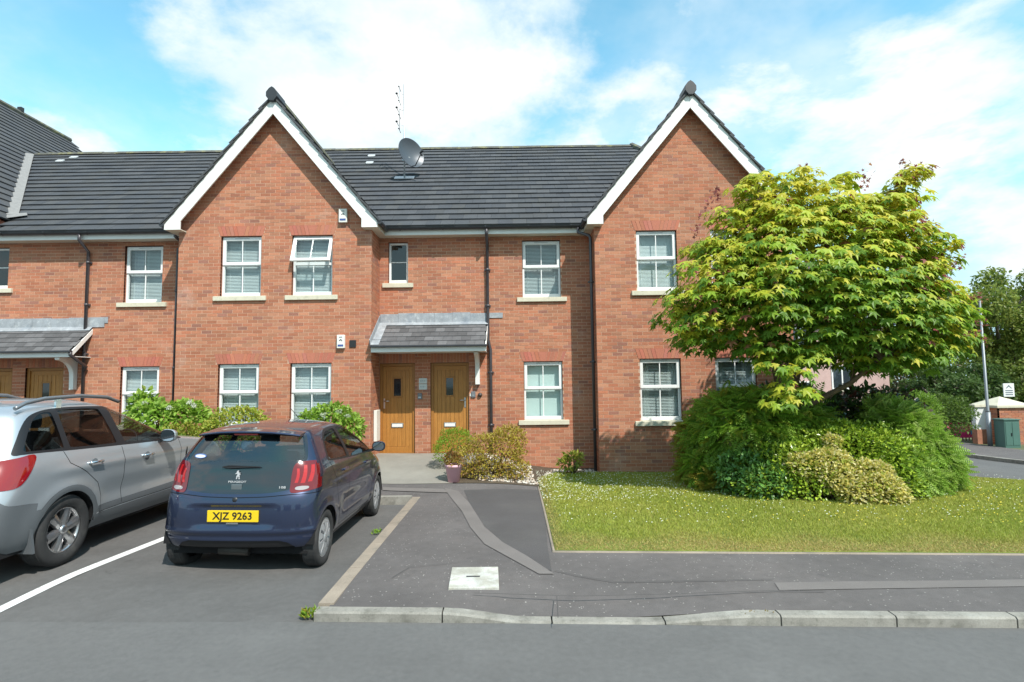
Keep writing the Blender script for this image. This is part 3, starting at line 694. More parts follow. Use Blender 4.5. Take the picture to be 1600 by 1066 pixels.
# ---- doors
M_oak2 = mat('oak_frame', (0.33, 0.14, 0.028), 0.5, noise=[(5, 0.1), (60, 0.1)])
for (x0, x1, Y, s_) in DOORS:
    mb = MB(); yd = Y+0.085
    mb.box((x0+0.002, Y+0.05, DOOR_B), (x0+0.065, Y+0.14, DOOR_T-0.004)); mb.box((x1-0.065, Y+0.05, DOOR_B), (x1-0.002, Y+0.14, DOOR_T-0.004)); mb.box((x0+0.065, Y+0.05, DOOR_T-0.07), (x1-0.065, Y+0.14, DOOR_T-0.004))
    mb.box((x0+0.002, Y+0.03, DOOR_B-0.06), (x1-0.002, Y+0.16, DOOR_B))
    door = mb.build('door', M_oak2, house, bevel=0.004)
    a, b = x0+0.067, x1-0.067; xm = (a+b)/2; mb = MB()
    vx0, vx1, vz0, vz1 = xm-0.125, xm+0.105, 1.655, 2.12
    # leaf: stiles, rails and tongue-and-groove boards
    mb.box((a, yd+0.01, DOOR_B), (b, yd+0.04, DOOR_T-0.074))
    mb.box((a, yd-0.006, DOOR_B), (a+0.075, yd+0.0095, DOOR_T-0.074)); mb.box((b-0.075, yd-0.006, DOOR_B), (b, yd+0.0095, DOOR_T-0.074))
    mb.box((a+0.075, yd-0.006, DOOR_T-0.17), (b-0.075, yd+0.0095, DOOR_T-0.074)); mb.box((a+0.075, yd-0.006, DOOR_B), (b-0.075, yd+0.0095, DOOR_B+0.13))
    leaf = mb.build('door_leaf', M_oak, door, bevel=0.003)
    n = 6; w = (b-a-0.15)/n; mb = MB()
    for k in range(n): mb.box((a+0.075+k*w+0.003, yd, DOOR_B+0.134), (a+0.075+(k+1)*w-0.003, yd+0.0096, DOOR_T-0.174))
    mb.build('door_boards', M_oak, door, bevel=0.003)
    mb = MB(); frame_ring(mb, vx0, vx1, vz0, vz1, yd-0.014, yd+0.004, 0.034, 0.034, 0.034, 0.034); mb.build('vision_panel', M_oak2, door, bevel=0.004)
    mb = MB(); mb.box((vx0+0.03, yd-0.006, vz0+0.03), (vx1-0.03, yd-0.001, vz1-0.03)); mb.build('pane', mat('door_glass', (0.015, 0.016, 0.02), 0.04, spec=0.8), door)
    hx = (x0+0.10) if s_ > 0 else (x1-0.10)
    mb = MB(); mb.box((hx-0.016, yd-0.016, 1.40), (hx+0.016, yd-0.006, 1.63)); mb.tube([(hx, yd-0.016, 1.57), (hx, yd-0.055, 1.57), (hx+s_*0.13, yd-0.055, 1.57)], 0.011, 8); mb.build('door_handle', M_steel, door)
    mb = MB(); mb.box((xm-0.15, yd-0.014, 0.955), (xm+0.13, yd-0.001, 1.06)); lp = mb.build('letter_plate', M_steel, door, bevel=0.006)
    mb = MB(); mb.box((xm-0.13, yd-0.019, 0.972), (xm+0.11, yd-0.0145, 1.043)); mb.build('letter_flap', mat('letter_flap_white', (0.75, 0.75, 0.73), 0.35), door)
    # soldier course over the door
    lint = MB().box((x0, Y+0.008, DOOR_T), (x1, Y+0.05, DOOR_T+0.225)).build('soldier_course', M_mortar, house)
    k = 0; xx = x0
    while xx < x1-0.03:
        col = tuple(BR[random.randrange(len(BR))]); mb = MB(); mb.box((xx+0.005, Y-0.002, DOOR_T+0.003), (min(xx+0.07, x1-0.002), Y+0.04, DOOR_T+0.215), 0, col); mb.build('brick', M_brick, lint); xx += 0.075

# ---- main roof
TW, TG = 0.33, 0.36
def main_z(y): return EAVE_Z + (y-EAVE_Y)*RT_P
RIDGE_Y = EAVE_Y + 18.9*TG*math.cos(rad(37)); RIDGE_Z = main_z(RIDGE_Y)
HIPX = 3.95; EX = 6.45
BY = 2*RIDGE_Y-EAVE_Y
mb = MB()
mb.face([(-17.5, EAVE_Y, EAVE_Z-0.03), (EX, EAVE_Y, EAVE_Z-0.03), (HIPX, RIDGE_Y, RIDGE_Z-0.03), (-17.5, RIDGE_Y, RIDGE_Z-0.03)])
mb.face([(EX, EAVE_Y, EAVE_Z-0.03), (EX, BY, EAVE_Z-0.03), (HIPX, RIDGE_Y, RIDGE_Z-0.03)])
mb.face([(EX, BY, EAVE_Z-0.03), (-17.5, BY, EAVE_Z-0.03), (-17.5, RIDGE_Y, RIDGE_Z-0.03), (HIPX, RIDGE_Y, RIDGE_Z-0.03)])
mb.face([(-17.5, EAVE_Y, EAVE_Z-0.04), (-17.5, BY, EAVE_Z-0.04), (EX, BY, EAVE_Z-0.04), (EX, EAVE_Y, EAVE_Z-0.04)])
roof = mb.build('roof', M_under, house)
TCOL = np.array([(0.066, 0.070, 0.078), (0.071, 0.074, 0.081), (0.062, 0.066, 0.075), (0.073, 0.075, 0.080), (0.068, 0.070, 0.074)])
def tile_mesh(col):
    mb = MB(); L_ = 0.42; w = TW/2-0.002; t = 0.034
    # local: x across, y up the slope, z out of the slope; lower edge proud
    a = [(-w, 0, 0.006), (w, 0, 0.006), (w, L_, -0.034), (-w, L_, -0.034)]; b = [(p[0], p[1], p[2]+t) for p in a]
    mb.face(b, 0, col); mb.face([a[0], a[1], b[1], b[0]], 0, col); mb.face([a[1], a[2], b[2], b[1]], 0, col); mb.face([a[3], a[0], b[0], b[3]], 0, col); mb.face(a[::-1], 0, col)
    return mb
def slope_matrix(origin, across, up):
    across = Vector(across).normalized(); up = Vector(up).normalized(); n = across.cross(up)
    M = Matrix.Identity(4)
    for i in range(3): M[i][0] = across[i]; M[i][1] = up[i]; M[i][2] = n[i]; M[i][3] = origin[i]
    return M
def tiles_joined(mats_list, name, parent, seed=0):
    rng = np.random.default_rng(seed); t = tile_mesh(None); tv = np.array(t.v); tf = [f for f in t.f]
    tf = np.array(tf); V, F, C = [], [], []
    for i, M in enumerate(mats_list):
        A = np.array(M); V.append(tv @ A[:3, :3].T + A[:3, 3]); F.append(tf+i*len(tv)); C.append(np.repeat((TCOL[rng.integers(5)]*rng.uniform(0.92, 1.08))[None], len(tf), 0))
    o = np_mesh(name, np.concatenate(V), np.concatenate(F), M_tile, parent, np.concatenate(C)); tag(o, kind='stuff'); return o
def left_z(x): return 9.473 - 0.9384*(x+15.762)
def gable_z(x): return max(G_APEX-G_SL*abs(x-LGX), G_APEX-G_SL*abs(x-RGX))
rest, singles = [], []
cs, sn_ = math.cos(rad(37)), math.sin(rad(37))
for r in range(19):
    y = EAVE_Y-0.03 + r*TG*cs; z = main_z(y)
    n = int((EX+17.0)/TW)+2
    for k in range(n):
        x = -17.0 + k*TW + (TW/2 if r % 2 else 0)
        if x > HIPX + (RIDGE_Y-y)/(RIDGE_Y-EAVE_Y)*(EX-HIPX): continue
        ym = y+0.18*cs; zm = main_z(ym)
        if gable_z(x) > zm+0.12 or left_z(x) > zm+0.25: continue
        jit = random.uniform(-0.004, 0.004)
        M = slope_matrix((x, y+jit, z), (1, 0, 0), (0, cs, sn_))
        if -3.4 < x < 2.3 and len(singles) < 300: singles.append(M)
        else: rest.append(M)
tiles_joined(rest, 'roof_tile', roof, 3)
tv = []
for i in range(8):
    o = tile_mesh(tuple(TCOL[i % 5]*random.uniform(0.93, 1.07))).build('roof_tile', M_tile); tv.append(o.data); bpy.data.objects.remove(o)
for M in singles:
    o = bpy.data.objects.new('roof_tile', random.choice(tv)); link(o, roof); o.matrix_local = M
# ridge tiles
x = -15.7
while x < HIPX-0.1:
    mb = MB(); n = 6; prof = [(-0.13, -0.065), (-0.09, 0.0), (-0.03, 0.04), (0.03, 0.04), (0.09, 0.0), (0.13, -0.065)]
    for i in range(5):
        p, q = prof[i], prof[i+1]
        mb.face([(0, p[0], p[1]), (0.445, p[0], p[1]), (0.445, q[0], q[1]), (0, q[0], q[1])])
    for e in (0, 0.445): mb.face([(e, p[0], p[1]) for p in prof])
    o = mb.build('ridge_tile', M_ridge, roof); o.location = (x, RIDGE_Y, RIDGE_Z+0.03+random.uniform(-0.006, 0.006)); x += 0.45
mb = MB(); n = 10                                     # hip tiles
for k in range(n):
    a = Vector((HIPX, RIDGE_Y, RIDGE_Z+0.05)).lerp(Vector((EX, EAVE_Y, EAVE_Z+0.05)), k/n); b = Vector((HIPX, RIDGE_Y, RIDGE_Z+0.05)).lerp(Vector((EX, EAVE_Y, EAVE_Z+0.05)), (k+0.98)/n)
    mb.tube([a, b], 0.09, 6, smooth=False)
mb.build('hip_tile', M_ridge, roof)
# roof vents
for q in ((-4.44, 17.435), (-4.335, 16.798), (-14.29, 17.372), (-14.12, 17.70)):
    mb = MB(); mb.box((-0.11, 0, 0.03), (0.11, 0.16, 0.07)); mb.box((-0.09, -0.02, 0.03), (0.09, 0.0, 0.06))
    o = mb.build('roof_vent', mat('vent_pale', (0.5, 0.52, 0.53), 0.5), roof, bevel=0.01); o.matrix_local = slope_matrix((q[0], q[1], main_z(q[1])), (1, 0, 0), (0, cs, sn_))

# ---- eaves: fascia, soffit, gutter
def eaves(x0, x1):
    mb = MB(); mb.box((x0, 12.855, 5.385), (x1, 12.88, 5.55)); fas = mb.build('fascia', M_barge, house)
    mb = MB(); mb.box((x0, 12.881, 5.392), (x1, RY+0.004, 5.405)); mb.build('soffit', M_soffit, house)
    mb = MB(); n = 8; r = 0.062; cy, cz = 12.79, 5.545
    for k in range(n):
        a, b = math.pi+math.pi*k/n, math.pi+math.pi*(k+1)/n
        p = lambda w, x, rr=r: (x, cy+rr*math.cos(w), cz+rr*math.sin(w))
        mb.face([p(a, x0), p(a, x1), p(b, x1), p(b, x0)], smooth=True); mb.face([p(a, x0, r-0.006), p(b, x0, r-0.006), p(b, x1, r-0.006), p(a, x1, r-0.006)], smooth=True)
    mb.box((x0, cy-r-0.006, cz-0.006), (x1, cy-r+0.004, cz+0.008))
    for e in (x0, x1): mb.face([(e, cy+r*math.cos(math.pi+math.pi*k/n), cz+r*math.sin(math.pi+math.pi*k/n)) for k in range(n+1)])
    gut = mb.build('gutter', M_gutter, house)
    x = x0+0.35
    while x < x1:
        mb = MB(); mb.lathe([(r+0.008, 0), (r+0.008, 0.03)], (x, cy, cz), 'x', 8, a0=math.pi*0.5, a1=math.pi*1.5); mb.box((x, cy-r-0.012, cz-0.02), (x+0.03, cy-r-0.004, cz+0.012)); mb.build('gutter_bracket', M_gutter, gut); x += 0.98
eaves(-17.0, LGX-2.34); eaves(LGX+2.34, RGX-2.34)
def pipe(path, name='downpipe', clips=()):
    mb = MB(); mb.tube(path, 0.036, 10); o = mb.build(name, M_pipe, house)
    for (x, y, z) in clips:
        mb = MB(); mb.tube([(x, y, z-0.03), (x, y, z+0.03)], 0.044, 10); mb.box((x-0.07, y+0.02, z-0.018), (x+0.07, y+0.045, z+0.018)); mb.build('pipe_clip', M_pipe, o)
py = RY-0.06
pipe([(-0.60, 12.79, 5.5), (-0.60, 12.79, 5.38), (-0.60, py, 5.20), (-0.60, py, 3.0), (-0.60, py, 2.95), (-0.545, py-0.01, 2.72), (-0.545, py, 0.0)], clips=[(-0.60, py, 4.6), (-0.60, py, 3.75), (-0.545, py, 2.2), (-0.545, py, 1.0)])
pipe([(1.50, 12.79, 5.5), (1.50, 12.79, 5.38), (1.73, 12.66, 5.27), (1.755, 12.63, 5.2), (1.755, 12.63, -0.1)], clips=[(1.755, 12.63, 4.2), (1.755, 12.63, 2.4), (1.755, 12.63, 0.9)])
pipe([(-7.76, 12.79, 5.5), (-7.76, 12.79, 5.42), (-7.72, py, 5.28), (-7.86, py, 5.2), (-7.86, py, 0.1)], clips=[(-7.86, py, 4.2), (-7.86, py, 2.4)])
pipe([(-9.97, 12.79, 5.5), (-9.97, 12.79, 5.36), (-9.97, py, 5.15), (-9.97, py, 0.1)], clips=[(-9.97, py, 4.9), (-9.97, py, 3.9), (-9.97, py, 2.75)])

# ---- gable roofs with barge boards
for c in (LGX, RGX):
    y0, y1 = 12.15, 12.18; E_ = 2.335; zi = G_APEX-0.36
    slope_u = Vector((1, 0, G_SL)).normalized()
    side = {}
    for s_ in (-1, 1):
        xi = 1.985
        poly = [(c+s_*0.003, y0, zi), (c+s_*xi, y0, zi-xi*G_SL), (c+s_*xi, y0, 5.39), (c+s_*E_, y0, 5.39), (c+s_*E_, y0, G_APEX-E_*G_SL), (c+s_*0.003, y0, G_APEX)]
        mb = MB(); mb.prism(poly if s_ < 0 else poly[::-1], (0, y1-y0, 0)); mb.build('barge_board', M_barge, house)
        mb = MB(); mb.face([(c, y1, zi+0.26), (c+s_*xi, y1, zi-xi*G_SL+0.26), (c+s_*xi, GY+0.02, zi-xi*G_SL+0.26), (c, GY+0.02, zi+0.26)])
        mb.box((c+s_*xi if s_ > 0 else c-E_, y1, 5.392), (c+E_ if s_ > 0 else c-xi, RY, 5.41)); mb.box((c+s_*E_-0.02 if s_ > 0 else c-E_, y1, 5.41), (c+E_ if s_ > 0 else c-E_+0.02, 12.86, G_APEX-E_*G_SL))
        mb.build('soffit', M_soffit, house)
        # eaves gutter along the side of the gable roof, closed end to the front
        gx = c+s_*(E_+0.05); mb = MB(); mb.tube([(gx, 12.12, 5.50), (gx, 12.80, 5.50)], 0.055, 10); mb.build('gutter', M_gutter, house)
        up = Vector((-s_, 0, G_SL)).normalized(); ac = Vector((0, s_, 0)); M_l = []
        rows = 11
        for r in range(rows):
            d = r*0.33; bx = c+s_*(E_+0.05); bz = G_APEX+0.05-(E_+0.05)*G_SL
            o_ = Vector((bx, 0, bz)) + up*d
            for k in range(13):
                M_l.append(slope_matrix((o_.x, 12.10+TW/2+k*TW, o_.z), ac, up))
        tiles_joined(M_l, 'gable_roof_tile', roof, 10+s_)
        mb = MB(); th = 0.05                             # dark undercloak that closes the verge
        mb.prism([(c, 12.125, G_APEX+0.002), (c+s_*(E_+0.04), 12.125, G_APEX-(E_+0.04)*G_SL+0.002), (c+s_*(E_+0.04), 12.125, G_APEX-(E_+0.04)*G_SL+0.05), (c, 12.125, G_APEX+0.05)], (0, 4.3, 0)); mb.build('verge', mat('verge_mortar', (0.10, 0.095, 0.085), 0.9, noise=[(20, 0.2)]), roof)
    for k in range(9):
        mb = MB(); prof = [(-0.125, -0.10), (-0.125, 0.0), (-0.06, 0.085), (0, 0.125), (0.06, 0.085), (0.125, 0.0), (0.125, -0.10)] if k == 0 else [(-0.12, -0.09), (-0.10, 0.0), (-0.05, 0.07), (0, 0.10), (0.05, 0.07), (0.10, 0.0), (0.12, -0.09)]
        prof = [(p[0], p[1]) for p in prof]
        full = prof + ([(0.05, -0.20), (-0.05, -0.20)] if k == 0 else [])
        y_ = 12.06 + k*0.45 if k else 12.06; L_ = 0.44
        mb.prism([(c+p[0], y_, G_APEX+0.10+p[1]) for p in full], (0, L_ if k else 0.445, 0)); mb.build('ridge_tile', M_gutter if k == 0 else M_ridge, roof, bevel=0.006)

# ---- porch canopies
def canopy(x0, x1, left_wall, yF, bx):
    yT, zT, zF = RY, 3.36, 2.80
    mb = MB(); th = 0.05
    mb.prism([(x0, yT, zT-0.03), (x0, yF, zF-0.03), (x0, yF, zF-0.07), (x0, yT, zT-0.07)], (x1-x0, 0, 0))
    can = mb.build('porch_canopy', M_under, house)
    up = Vector((0, yT-yF, zT-zF)); L_ = up.length; up.normalize(); n = int((x1-x0)/0.205); g = L_/5
    for r in range(5):
        k = 0; x = x0 - (0.1025 if r % 2 else 0)
        while x < x1-0.03:
            a, b = max(x, x0)+0.002, min(x+0.205, x1+0.02)-0.002
            if b-a > 0.03:
                mb = MB(); col = tuple(np.array((0.11, 0.108, 0.112))*random.uniform(0.7, 1.25)); l = g*1.35
                A = [(a, 0, 0.012), (b, 0, 0.012), (b, l, -0.004), (a, l, -0.004)]; B = [(p[0], p[1], p[2]+0.008) for p in A]
                M = slope_matrix((0, yF-0.03+up.y*g*r, zF+up.z*g*r-0.02), (1, 0, 0), up)
                A = [M @ Vector(p) for p in A]; B = [M @ Vector(p) for p in B]
                mb.face(B, 0, col); mb.face([A[0], A[1], B[1], B[0]], 0, col); mb.face([A[1], A[2], B[2], B[1]], 0, col); mb.face([A[3], A[0], B[0], B[3]], 0, col)
                mb.build('slate', M_slate, can)
            x += 0.205
    mb = MB()                                            # lead: apron on the slates, cover flashing on the wall, side soaker
    a = Vector((0, yT-0.01, zT)) ; M = slope_matrix((0, yF, zF), (1, 0, 0), up)
    mb.prism([M @ Vector(p) for p in ((x0-0.01, L_-0.13, 0.03), (x1+0.03, L_-0.13, 0.03), (x1+0.03, L_, 0.03), (x0-0.01, L_, 0.03))], (0, 0, 0.006))
    xx = x0
    while xx < x1+0.36:
        e = min(xx+0.42, x1+0.38); mb.box((xx, RY-0.018, 3.375 if xx < x1-0.1 else 3.47), (e-0.004, RY-0.004, 3.60+random.uniform(-0.012, 0.012))); xx = e
    if left_wall:
        for r in range(5): mb.box((x0-0.012, L_/5*r-0.01, 0.022+0.003), (x0+0.17, L_/5*(r+1)+0.02, 0.032), M=M @ Matrix.Rotation(0, 4, 'X'))
        mb.prism([M @ Vector(p) for p in ((x0-0.02, -0.02, 0.02), (x0-0.02, L_+0.1, 0.02), (x0-0.02, L_+0.1, 0.17), (x0-0.02, -0.02, 0.15))], (0.012, 0, 0))
    mb.build('lead_flashing', M_lead, can)
    mb = MB(); mb.box((x0, yF-0.015, 2.655), (x1, yF+0.01, 2.785)); mb.box((x0, yF+0.011, 2.665), (x1, RY, 2.68)); mb.build('fascia', M_barge, can)
    mb = MB(); mb.box((x0-0.01, yF-0.10, 2.755), (x1+0.05, yF-0.016, 2.80)); mb.build('gutter', M_gutter, can, bevel=0.012)
    # verge board and gallows bracket at the free end
    mb = MB(); mb.prism([(x1, yF-0.01, 2.66), (x1, RY, 3.22), (x1, RY, 3.335), (x1, yF-0.01, 2.785)], (0.025, 0, 0)); mb.build('verge_board', M_barge, can)
    mb = MB(); y_ = RY-0.006; prof = [(y_-0.55, 2.654), (y_-0.55, 2.60)]
    for t in np.linspace(0, math.pi/2, 10): prof.append((y_-0.53+0.41*math.sin(t), 2.59-0.34*(1-math.cos(t))))
    prof += [(y_-0.11, 1.93), (y_, 1.93), (y_, 2.654)]
    mb.prism([(bx, p[0], p[1]) for p in prof], (0.10, 0, 0)); mb.build('gallows_bracket', M_barge, can, bevel=0.004)
canopy(-3.11, -0.63, True, 12.29, -0.90); canopy(-14.6, -9.86, False, 12.56, -10.25)
pipe([(-9.84, 12.51, 2.76), (-9.84, 12.51, 2.70), (-9.90, py-0.02, 2.45), (-9.95, py, 2.36)])

# ---- small fittings on the walls
def fitting(name, a, b, m_, bevel=0.006, parent=None):
    mb = MB(); mb.box(a, b); return mb.build(name, m_, parent or house, bevel=bevel)
M_alarm = mat('alarm_white', (0.74, 0.73, 0.68), 0.4); M_blue = mat('alarm_blue', (0.05, 0.09, 0.28), 0.4)
for (x0, x1, z0, z1) in ((-3.855, -3.67, 5.55, 5.86), (-3.87, -3.70, 2.755, 3.05)):
    al = fitting('alarm_box', (x0, GY-0.08, z0), (x1, GY-0.001, z1), M_alarm, 0.012)
    xm = (x0+x1)/2; w = x1-x0; h = z1-z0
    fitting('alarm_strip', (x0+w*0.14, GY-0.0835, z0+h*0.13), (x1-w*0.14, GY-0.0805, z0+h*0.28), M_blue, 0.001, al)
    mb = MB(); y = GY-0.0825; 
    for dx, dz, r in ((-0.02, 0.0, 0.013), (0.006, 0.016, 0.016), (0.026, -0.004, 0.012)): mb.prism([(xm+dx+r*math.cos(t), y, z0+h*0.58+dz+r*math.sin(t)) for t in np.linspace(0, 2*math.pi, 9)[:-1]][::-1], (0, 0.002, 0)); y -= 0.0004
    mb.box((x0+w*0.3, GY-0.0825, z0+h*0.8), (x1-w*0.3, GY-0.0805, z0+h*0.85)); mb.build('alarm_emblem', mat('alarm_print', (0.05, 0.06, 0.08), 0.5), al)
fitting('wall_vent', (-3.61, GY-0.02, 2.775), (-3.465, GY-0.001, 2.935), M_black, 0.004)
fitting('meter_cover', (-3.128, 12.62, 0.70), (-3.06, 12.95, 1.385), M_alarm, 0.008)
pq = fitting('number_plaque', (-2.215, RY-0.012, 1.965), (-2.025, RY-0.001, 2.09), mat('plaque_grey', (0.55, 0.58, 0.58), 0.35), 0.004)
pq2 = fitting('number_plaque', (-2.215, RY-0.012, 1.825), (-2.025, RY-0.001, 1.955), MATS['plaque_grey'], 0.004)
def text_on(body, loc, size, mat_, parent, rot=(math.pi/2, 0, 0), name='lettering', ext=0.001, bold=False, sx=1.0):
    cu = bpy.data.curves.new(name, 'FONT'); cu.body = body; cu.size = size; cu.extrude = ext; cu.align_x = 'CENTER'; cu.align_y = 'CENTER'; cu.resolution_u = 3
    if bold: cu.offset = size*0.018
    tmp = bpy.data.objects.new('tmp_text', cu); COL.objects.link(tmp); bpy.context.view_layer.update()
    me = bpy.data.meshes.new_from_object(tmp.evaluated_get(bpy.context.evaluated_depsgraph_get())); bpy.data.objects.remove(tmp); bpy.data.curves.remove(cu)
    me.materials.clear(); me.materials.append(mat_)
    o = bpy.data.objects.new(name, me); link(o, parent); o.location = loc; o.rotation_euler = rot; o.scale = (sx, 1, 1); return o
M_ink = mat('plaque_ink', (0.10, 0.13, 0.16), 0.5)
for pl_, zc, marks in ((pq, 2.027, ((-0.045, 0.022, 0.05), (0.0, 0.022, 0.044), (0.045, 0.020, 0.05))), (pq2, 1.89, ((-0.045, 0.026, 0.034), (0.005, 0.024, 0.046), (0.048, 0.016, 0.03)))):
    mb = MB()                                            # worn, unreadable figures
    for dx, w_, h_ in marks: mb.prism([(-2.12+dx+w_/2*math.cos(t), RY-0.0135, zc+h_/2*math.sin(t)) for t in np.linspace(0, 2*math.pi, 11)[:-1]][::-1], (0, 0.001, 0))
    mb.build('worn_figures', mat('plaque_mark', (0.28, 0.33, 0.36), 0.5), pl_)
for (x, z) in ((-2.19, 1.675), (-0.955, 1.70)):
    bx = fitting('entry_phone', (x-0.05, RY-0.035, z-0.07), (x+0.05, RY-0.001, z+0.07), mat('phone_grey', (0.16, 0.17, 0.19), 0.35), 0.008)
    fitting('phone_button', (x-0.03, RY-0.04, z-0.045), (x+0.03, RY-0.0355, z-0.01), M_steel, 0.002, bx)
mb = MB(); mb.lathe([(0.0, -0.07), (0.035, -0.06), (0.05, -0.03), (0.052, 0.0)], (-0.80, RY, 1.69), 'y', 14); mb.build('door_light', mat('lamp_dark', (0.07, 0.055, 0.05), 0.5), house)
fitting('bell_push', (-1.04, RY-0.012, 1.655), (-1.012, RY-0.001, 1.72), M_alarm, 0.003)

# ---- neighbouring block whose roof slope meets this one in a lead valley
nb = root_at('neighbouring_block', (-19, 18, 0), 'taller dark-roofed block adjoining the left wing, its tile rows running back', 'building')
RXN, EXN = -19.15, -12.05
mb = MB(); yA, yB = 12.9, 23.8; off3 = 0.03
mb.face([(RXN, yA, left_z(RXN)-off3), (EXN, yA, left_z(EXN)-off3), (EXN, yB-3.0, left_z(EXN)-off3), (-18.2, yB-0.5, left_z(-18.2)-off3), (RXN, yB, left_z(RXN)-off3)])
mb.face([(RXN, yA, left_z(RXN)-off3), (RXN, yB, left_z(RXN)-off3), (2*RXN-EXN, yB, left_z(EXN)-off3), (2*RXN-EXN, yA, left_z(EXN)-off3)])
nroof = mb.build('roof', M_under, nb)
mb = MB(); mb.prism([(RXN, yA+0.25, left_z(RXN)-0.1), (EXN+0.1, yA+0.25, left_z(EXN)-0.2), (2*RXN-EXN-0.1, yA+0.25, left_z(EXN)-0.2)], (0, 0.1, 0)); mb.build('gable_wall', mat('plain_brick', (0.40, 0.14, 0.085), 0.9, noise=[(4, 0.2), (30, 0.2)]), nb)
for s_ in (-1, 1):
    mb = MB(); xe = RXN+s_*(EXN-RXN); mb.prism([(RXN, yA-0.03, left_z(RXN)-0.05), (xe, yA-0.03, left_z(EXN)-0.05), (xe, yA-0.03, left_z(EXN)-0.32), (RXN, yA-0.03, left_z(RXN)-0.40)], (0, 0.03, 0)); mb.build('barge_board', M_barge, nb)
mb = MB(); mb.box((2*RXN-EXN+0.4, yA+0.3, 0), (-17.01, yB-0.3, 5.9)); mb.build('wall', mat('plain_brick', (0.40, 0.14, 0.085), 0.9, noise=[(4, 0.2), (30, 0.2)]), nb)
upn = Vector((-1, 0, 0.9384)).normalized(); Ml = []
for r in range(29):
    base_p = Vector((EXN+0.02, 0, left_z(EXN)-0.02)) + upn*r*TG
    if base_p.x < RXN: break
    for k in range(36):
        y = yA + k*TW + (TW/2 if r % 2 else 0)
        if y > yB: continue
        zc = base_p.z+0.1
        if y > EAVE_Y and main_z(y) > zc+0.2 and y < RIDGE_Y: continue
        if y >= RIDGE_Y and 2*RIDGE_Z-main_z(y) > zc+0.2: continue
        Ml.append(slope_matrix((base_p.x, y, base_p.z), (0, 1, 0), upn))
tiles_joined(Ml, 'roof_tile', nroof, 31)
mb = MB(); mb.tube([(RXN, yA, left_z(RXN)+0.03), (RXN, yB, left_z(RXN)+0.03)], 0.11, 8, smooth=False); mb.build('ridge', M_ridge, nb)
mb = MB(); yy = 21.3; mb.box((-19.21, yy-0.05, left_z(RXN)+0.1), (-19.05, yy+0.09, left_z(RXN)+0.26)); mb.build('ridge_vent', M_black, nb)
# lead valley
vt, vb = Vector((-15.9, EAVE_Y+(left_z(-15.9)-EAVE_Z)/RT_P, left_z(-15.9))), Vector((-12.15, EAVE_Y+(left_z(-12.15)-EAVE_Z)/RT_P, left_z(-12.15)))
mb = MB(); w = Vector((0.20, 0, 0)); n_ = Vector((0, -0.03, 0.055))
mb.face([vb-w*0.5+n_+Vector((0, 0, 0.05)), vb+w+n_, vt+w+n_, vt-w*0.5+n_+Vector((0, 0, 0.05))]); mb.face([vb+w*0.7+Vector((0, -0.25, -0.06)), vb+w*2.2+Vector((0, -0.05, 0.06)), vb+w*1.0+Vector((0, 0.2, 0.2)), vb-w+Vector((0, 0, 0.12))])
mb.build('valley_flashing', mat('grey_valley', (0.24, 0.235, 0.23), 0.8, noise=[(12, 0.15)]), roof)
# ================================================================== vegetation
def norm_rows(a): return a/np.maximum(np.linalg.norm(a, axis=1, keepdims=True), 1e-9)
def scatter(tv, tf, pos, tip, nrm, size, cols):
    """copies of a small template (tv in x across, y to the tip, z normal) as one vertex/face array"""
    tip = norm_rows(tip); nrm = nrm - tip*np.sum(nrm*tip, 1, keepdims=True); nrm = norm_rows(nrm); ac = np.cross(tip, nrm)
    V = pos[:, None, :] + size[:, None, None]*(tv[None, :, 0:1]*ac[:, None] + tv[None, :, 1:2]*tip[:, None] + tv[None, :, 2:3]*nrm[:, None])
    n, k = len(pos), len(tv); F = (np.arange(n)*k)[:, None, None] + tf[None]
    return V.reshape(-1, 3), F.reshape(-1, tf.shape[1]), np.repeat(cols, len(tf), axis=0)
def maple_template():
    polar = [(180, .16), (140, .34), (108, .66), (84, .40), (54, .96), (27, .45), (0, 1.06), (-27, .45), (-54, .96), (-84, .40), (-108, .66), (-140, .34)]
    P = [(0, 0.0, 0.06)]
    for a, r in polar: P.append((r*math.sin(rad(a)), r*math.cos(rad(a)), -0.22*r*r + (0.05 if r < 0.5 else 0)))
    v = np.array(P); v[:, 1] += 0.16; v *= 0.55
    f = np.array([(0, i, i % 12 + 1) for i in range(1, 13)])[:, ::-1]
    return v, f
def leaf_template(w=0.42, fold=0.12):
    v = np.array([(0, 0, 0), (w*0.5, 0.45, fold), (0, 1.0, -0.10), (-w*0.5, 0.45, fold)]); return v, np.array([(0, 1, 2), (0, 2, 3)])
def oval_template(w=0.55):
    v = np.array([(0, 0, 0), (w*0.42, 0.25, .06), (w*0.5, 0.55, .07), (0, 1.0, -0.06), (-w*0.5, 0.55, .07), (-w*0.42, 0.25, .06)]); return v, np.array([(0, 1, 2), (0, 2, 3), (0, 3, 4), (0, 4, 5)])
def frond_template(pairs=8):
    V = []; F = []
    for i in range(pairs):
        t = 0.12+0.80*i/(pairs-1); l = 0.34*math.sin(math.pi*(0.22+0.70*t))
        for s_ in (-1, 1):
            b = len(V); y = t; z = -0.30*t*t
            V += [(0, y, z), (s_*l*0.5, y+0.075, z+0.02), (s_*l, y+0.05, z-0.06), (s_*l*0.5, y-0.03, z+0.0)]
            F += [(b, b+1, b+2), (b, b+2, b+3)]
    b = len(V); V += [(0, 0.88, -.25), (0.05, 0.98, -.29), (0, 1.1, -.36), (-0.05, 0.98, -.29)]; F += [(b, b+1, b+2), (b, b+2, b+3)]
    return np.array(V), np.array(F)
T_MAPLE, T_LEAF, T_OVAL, T_FROND = maple_template(), leaf_template(), oval_template(), frond_template()
M_leaf = mat('leaf', attr='Col', rough=0.45, translucent=0.45, spec=0.35)
M_leaf_gloss = mat('leaf_glossy', attr='Col', rough=0.32, translucent=0.22, spec=0.5)
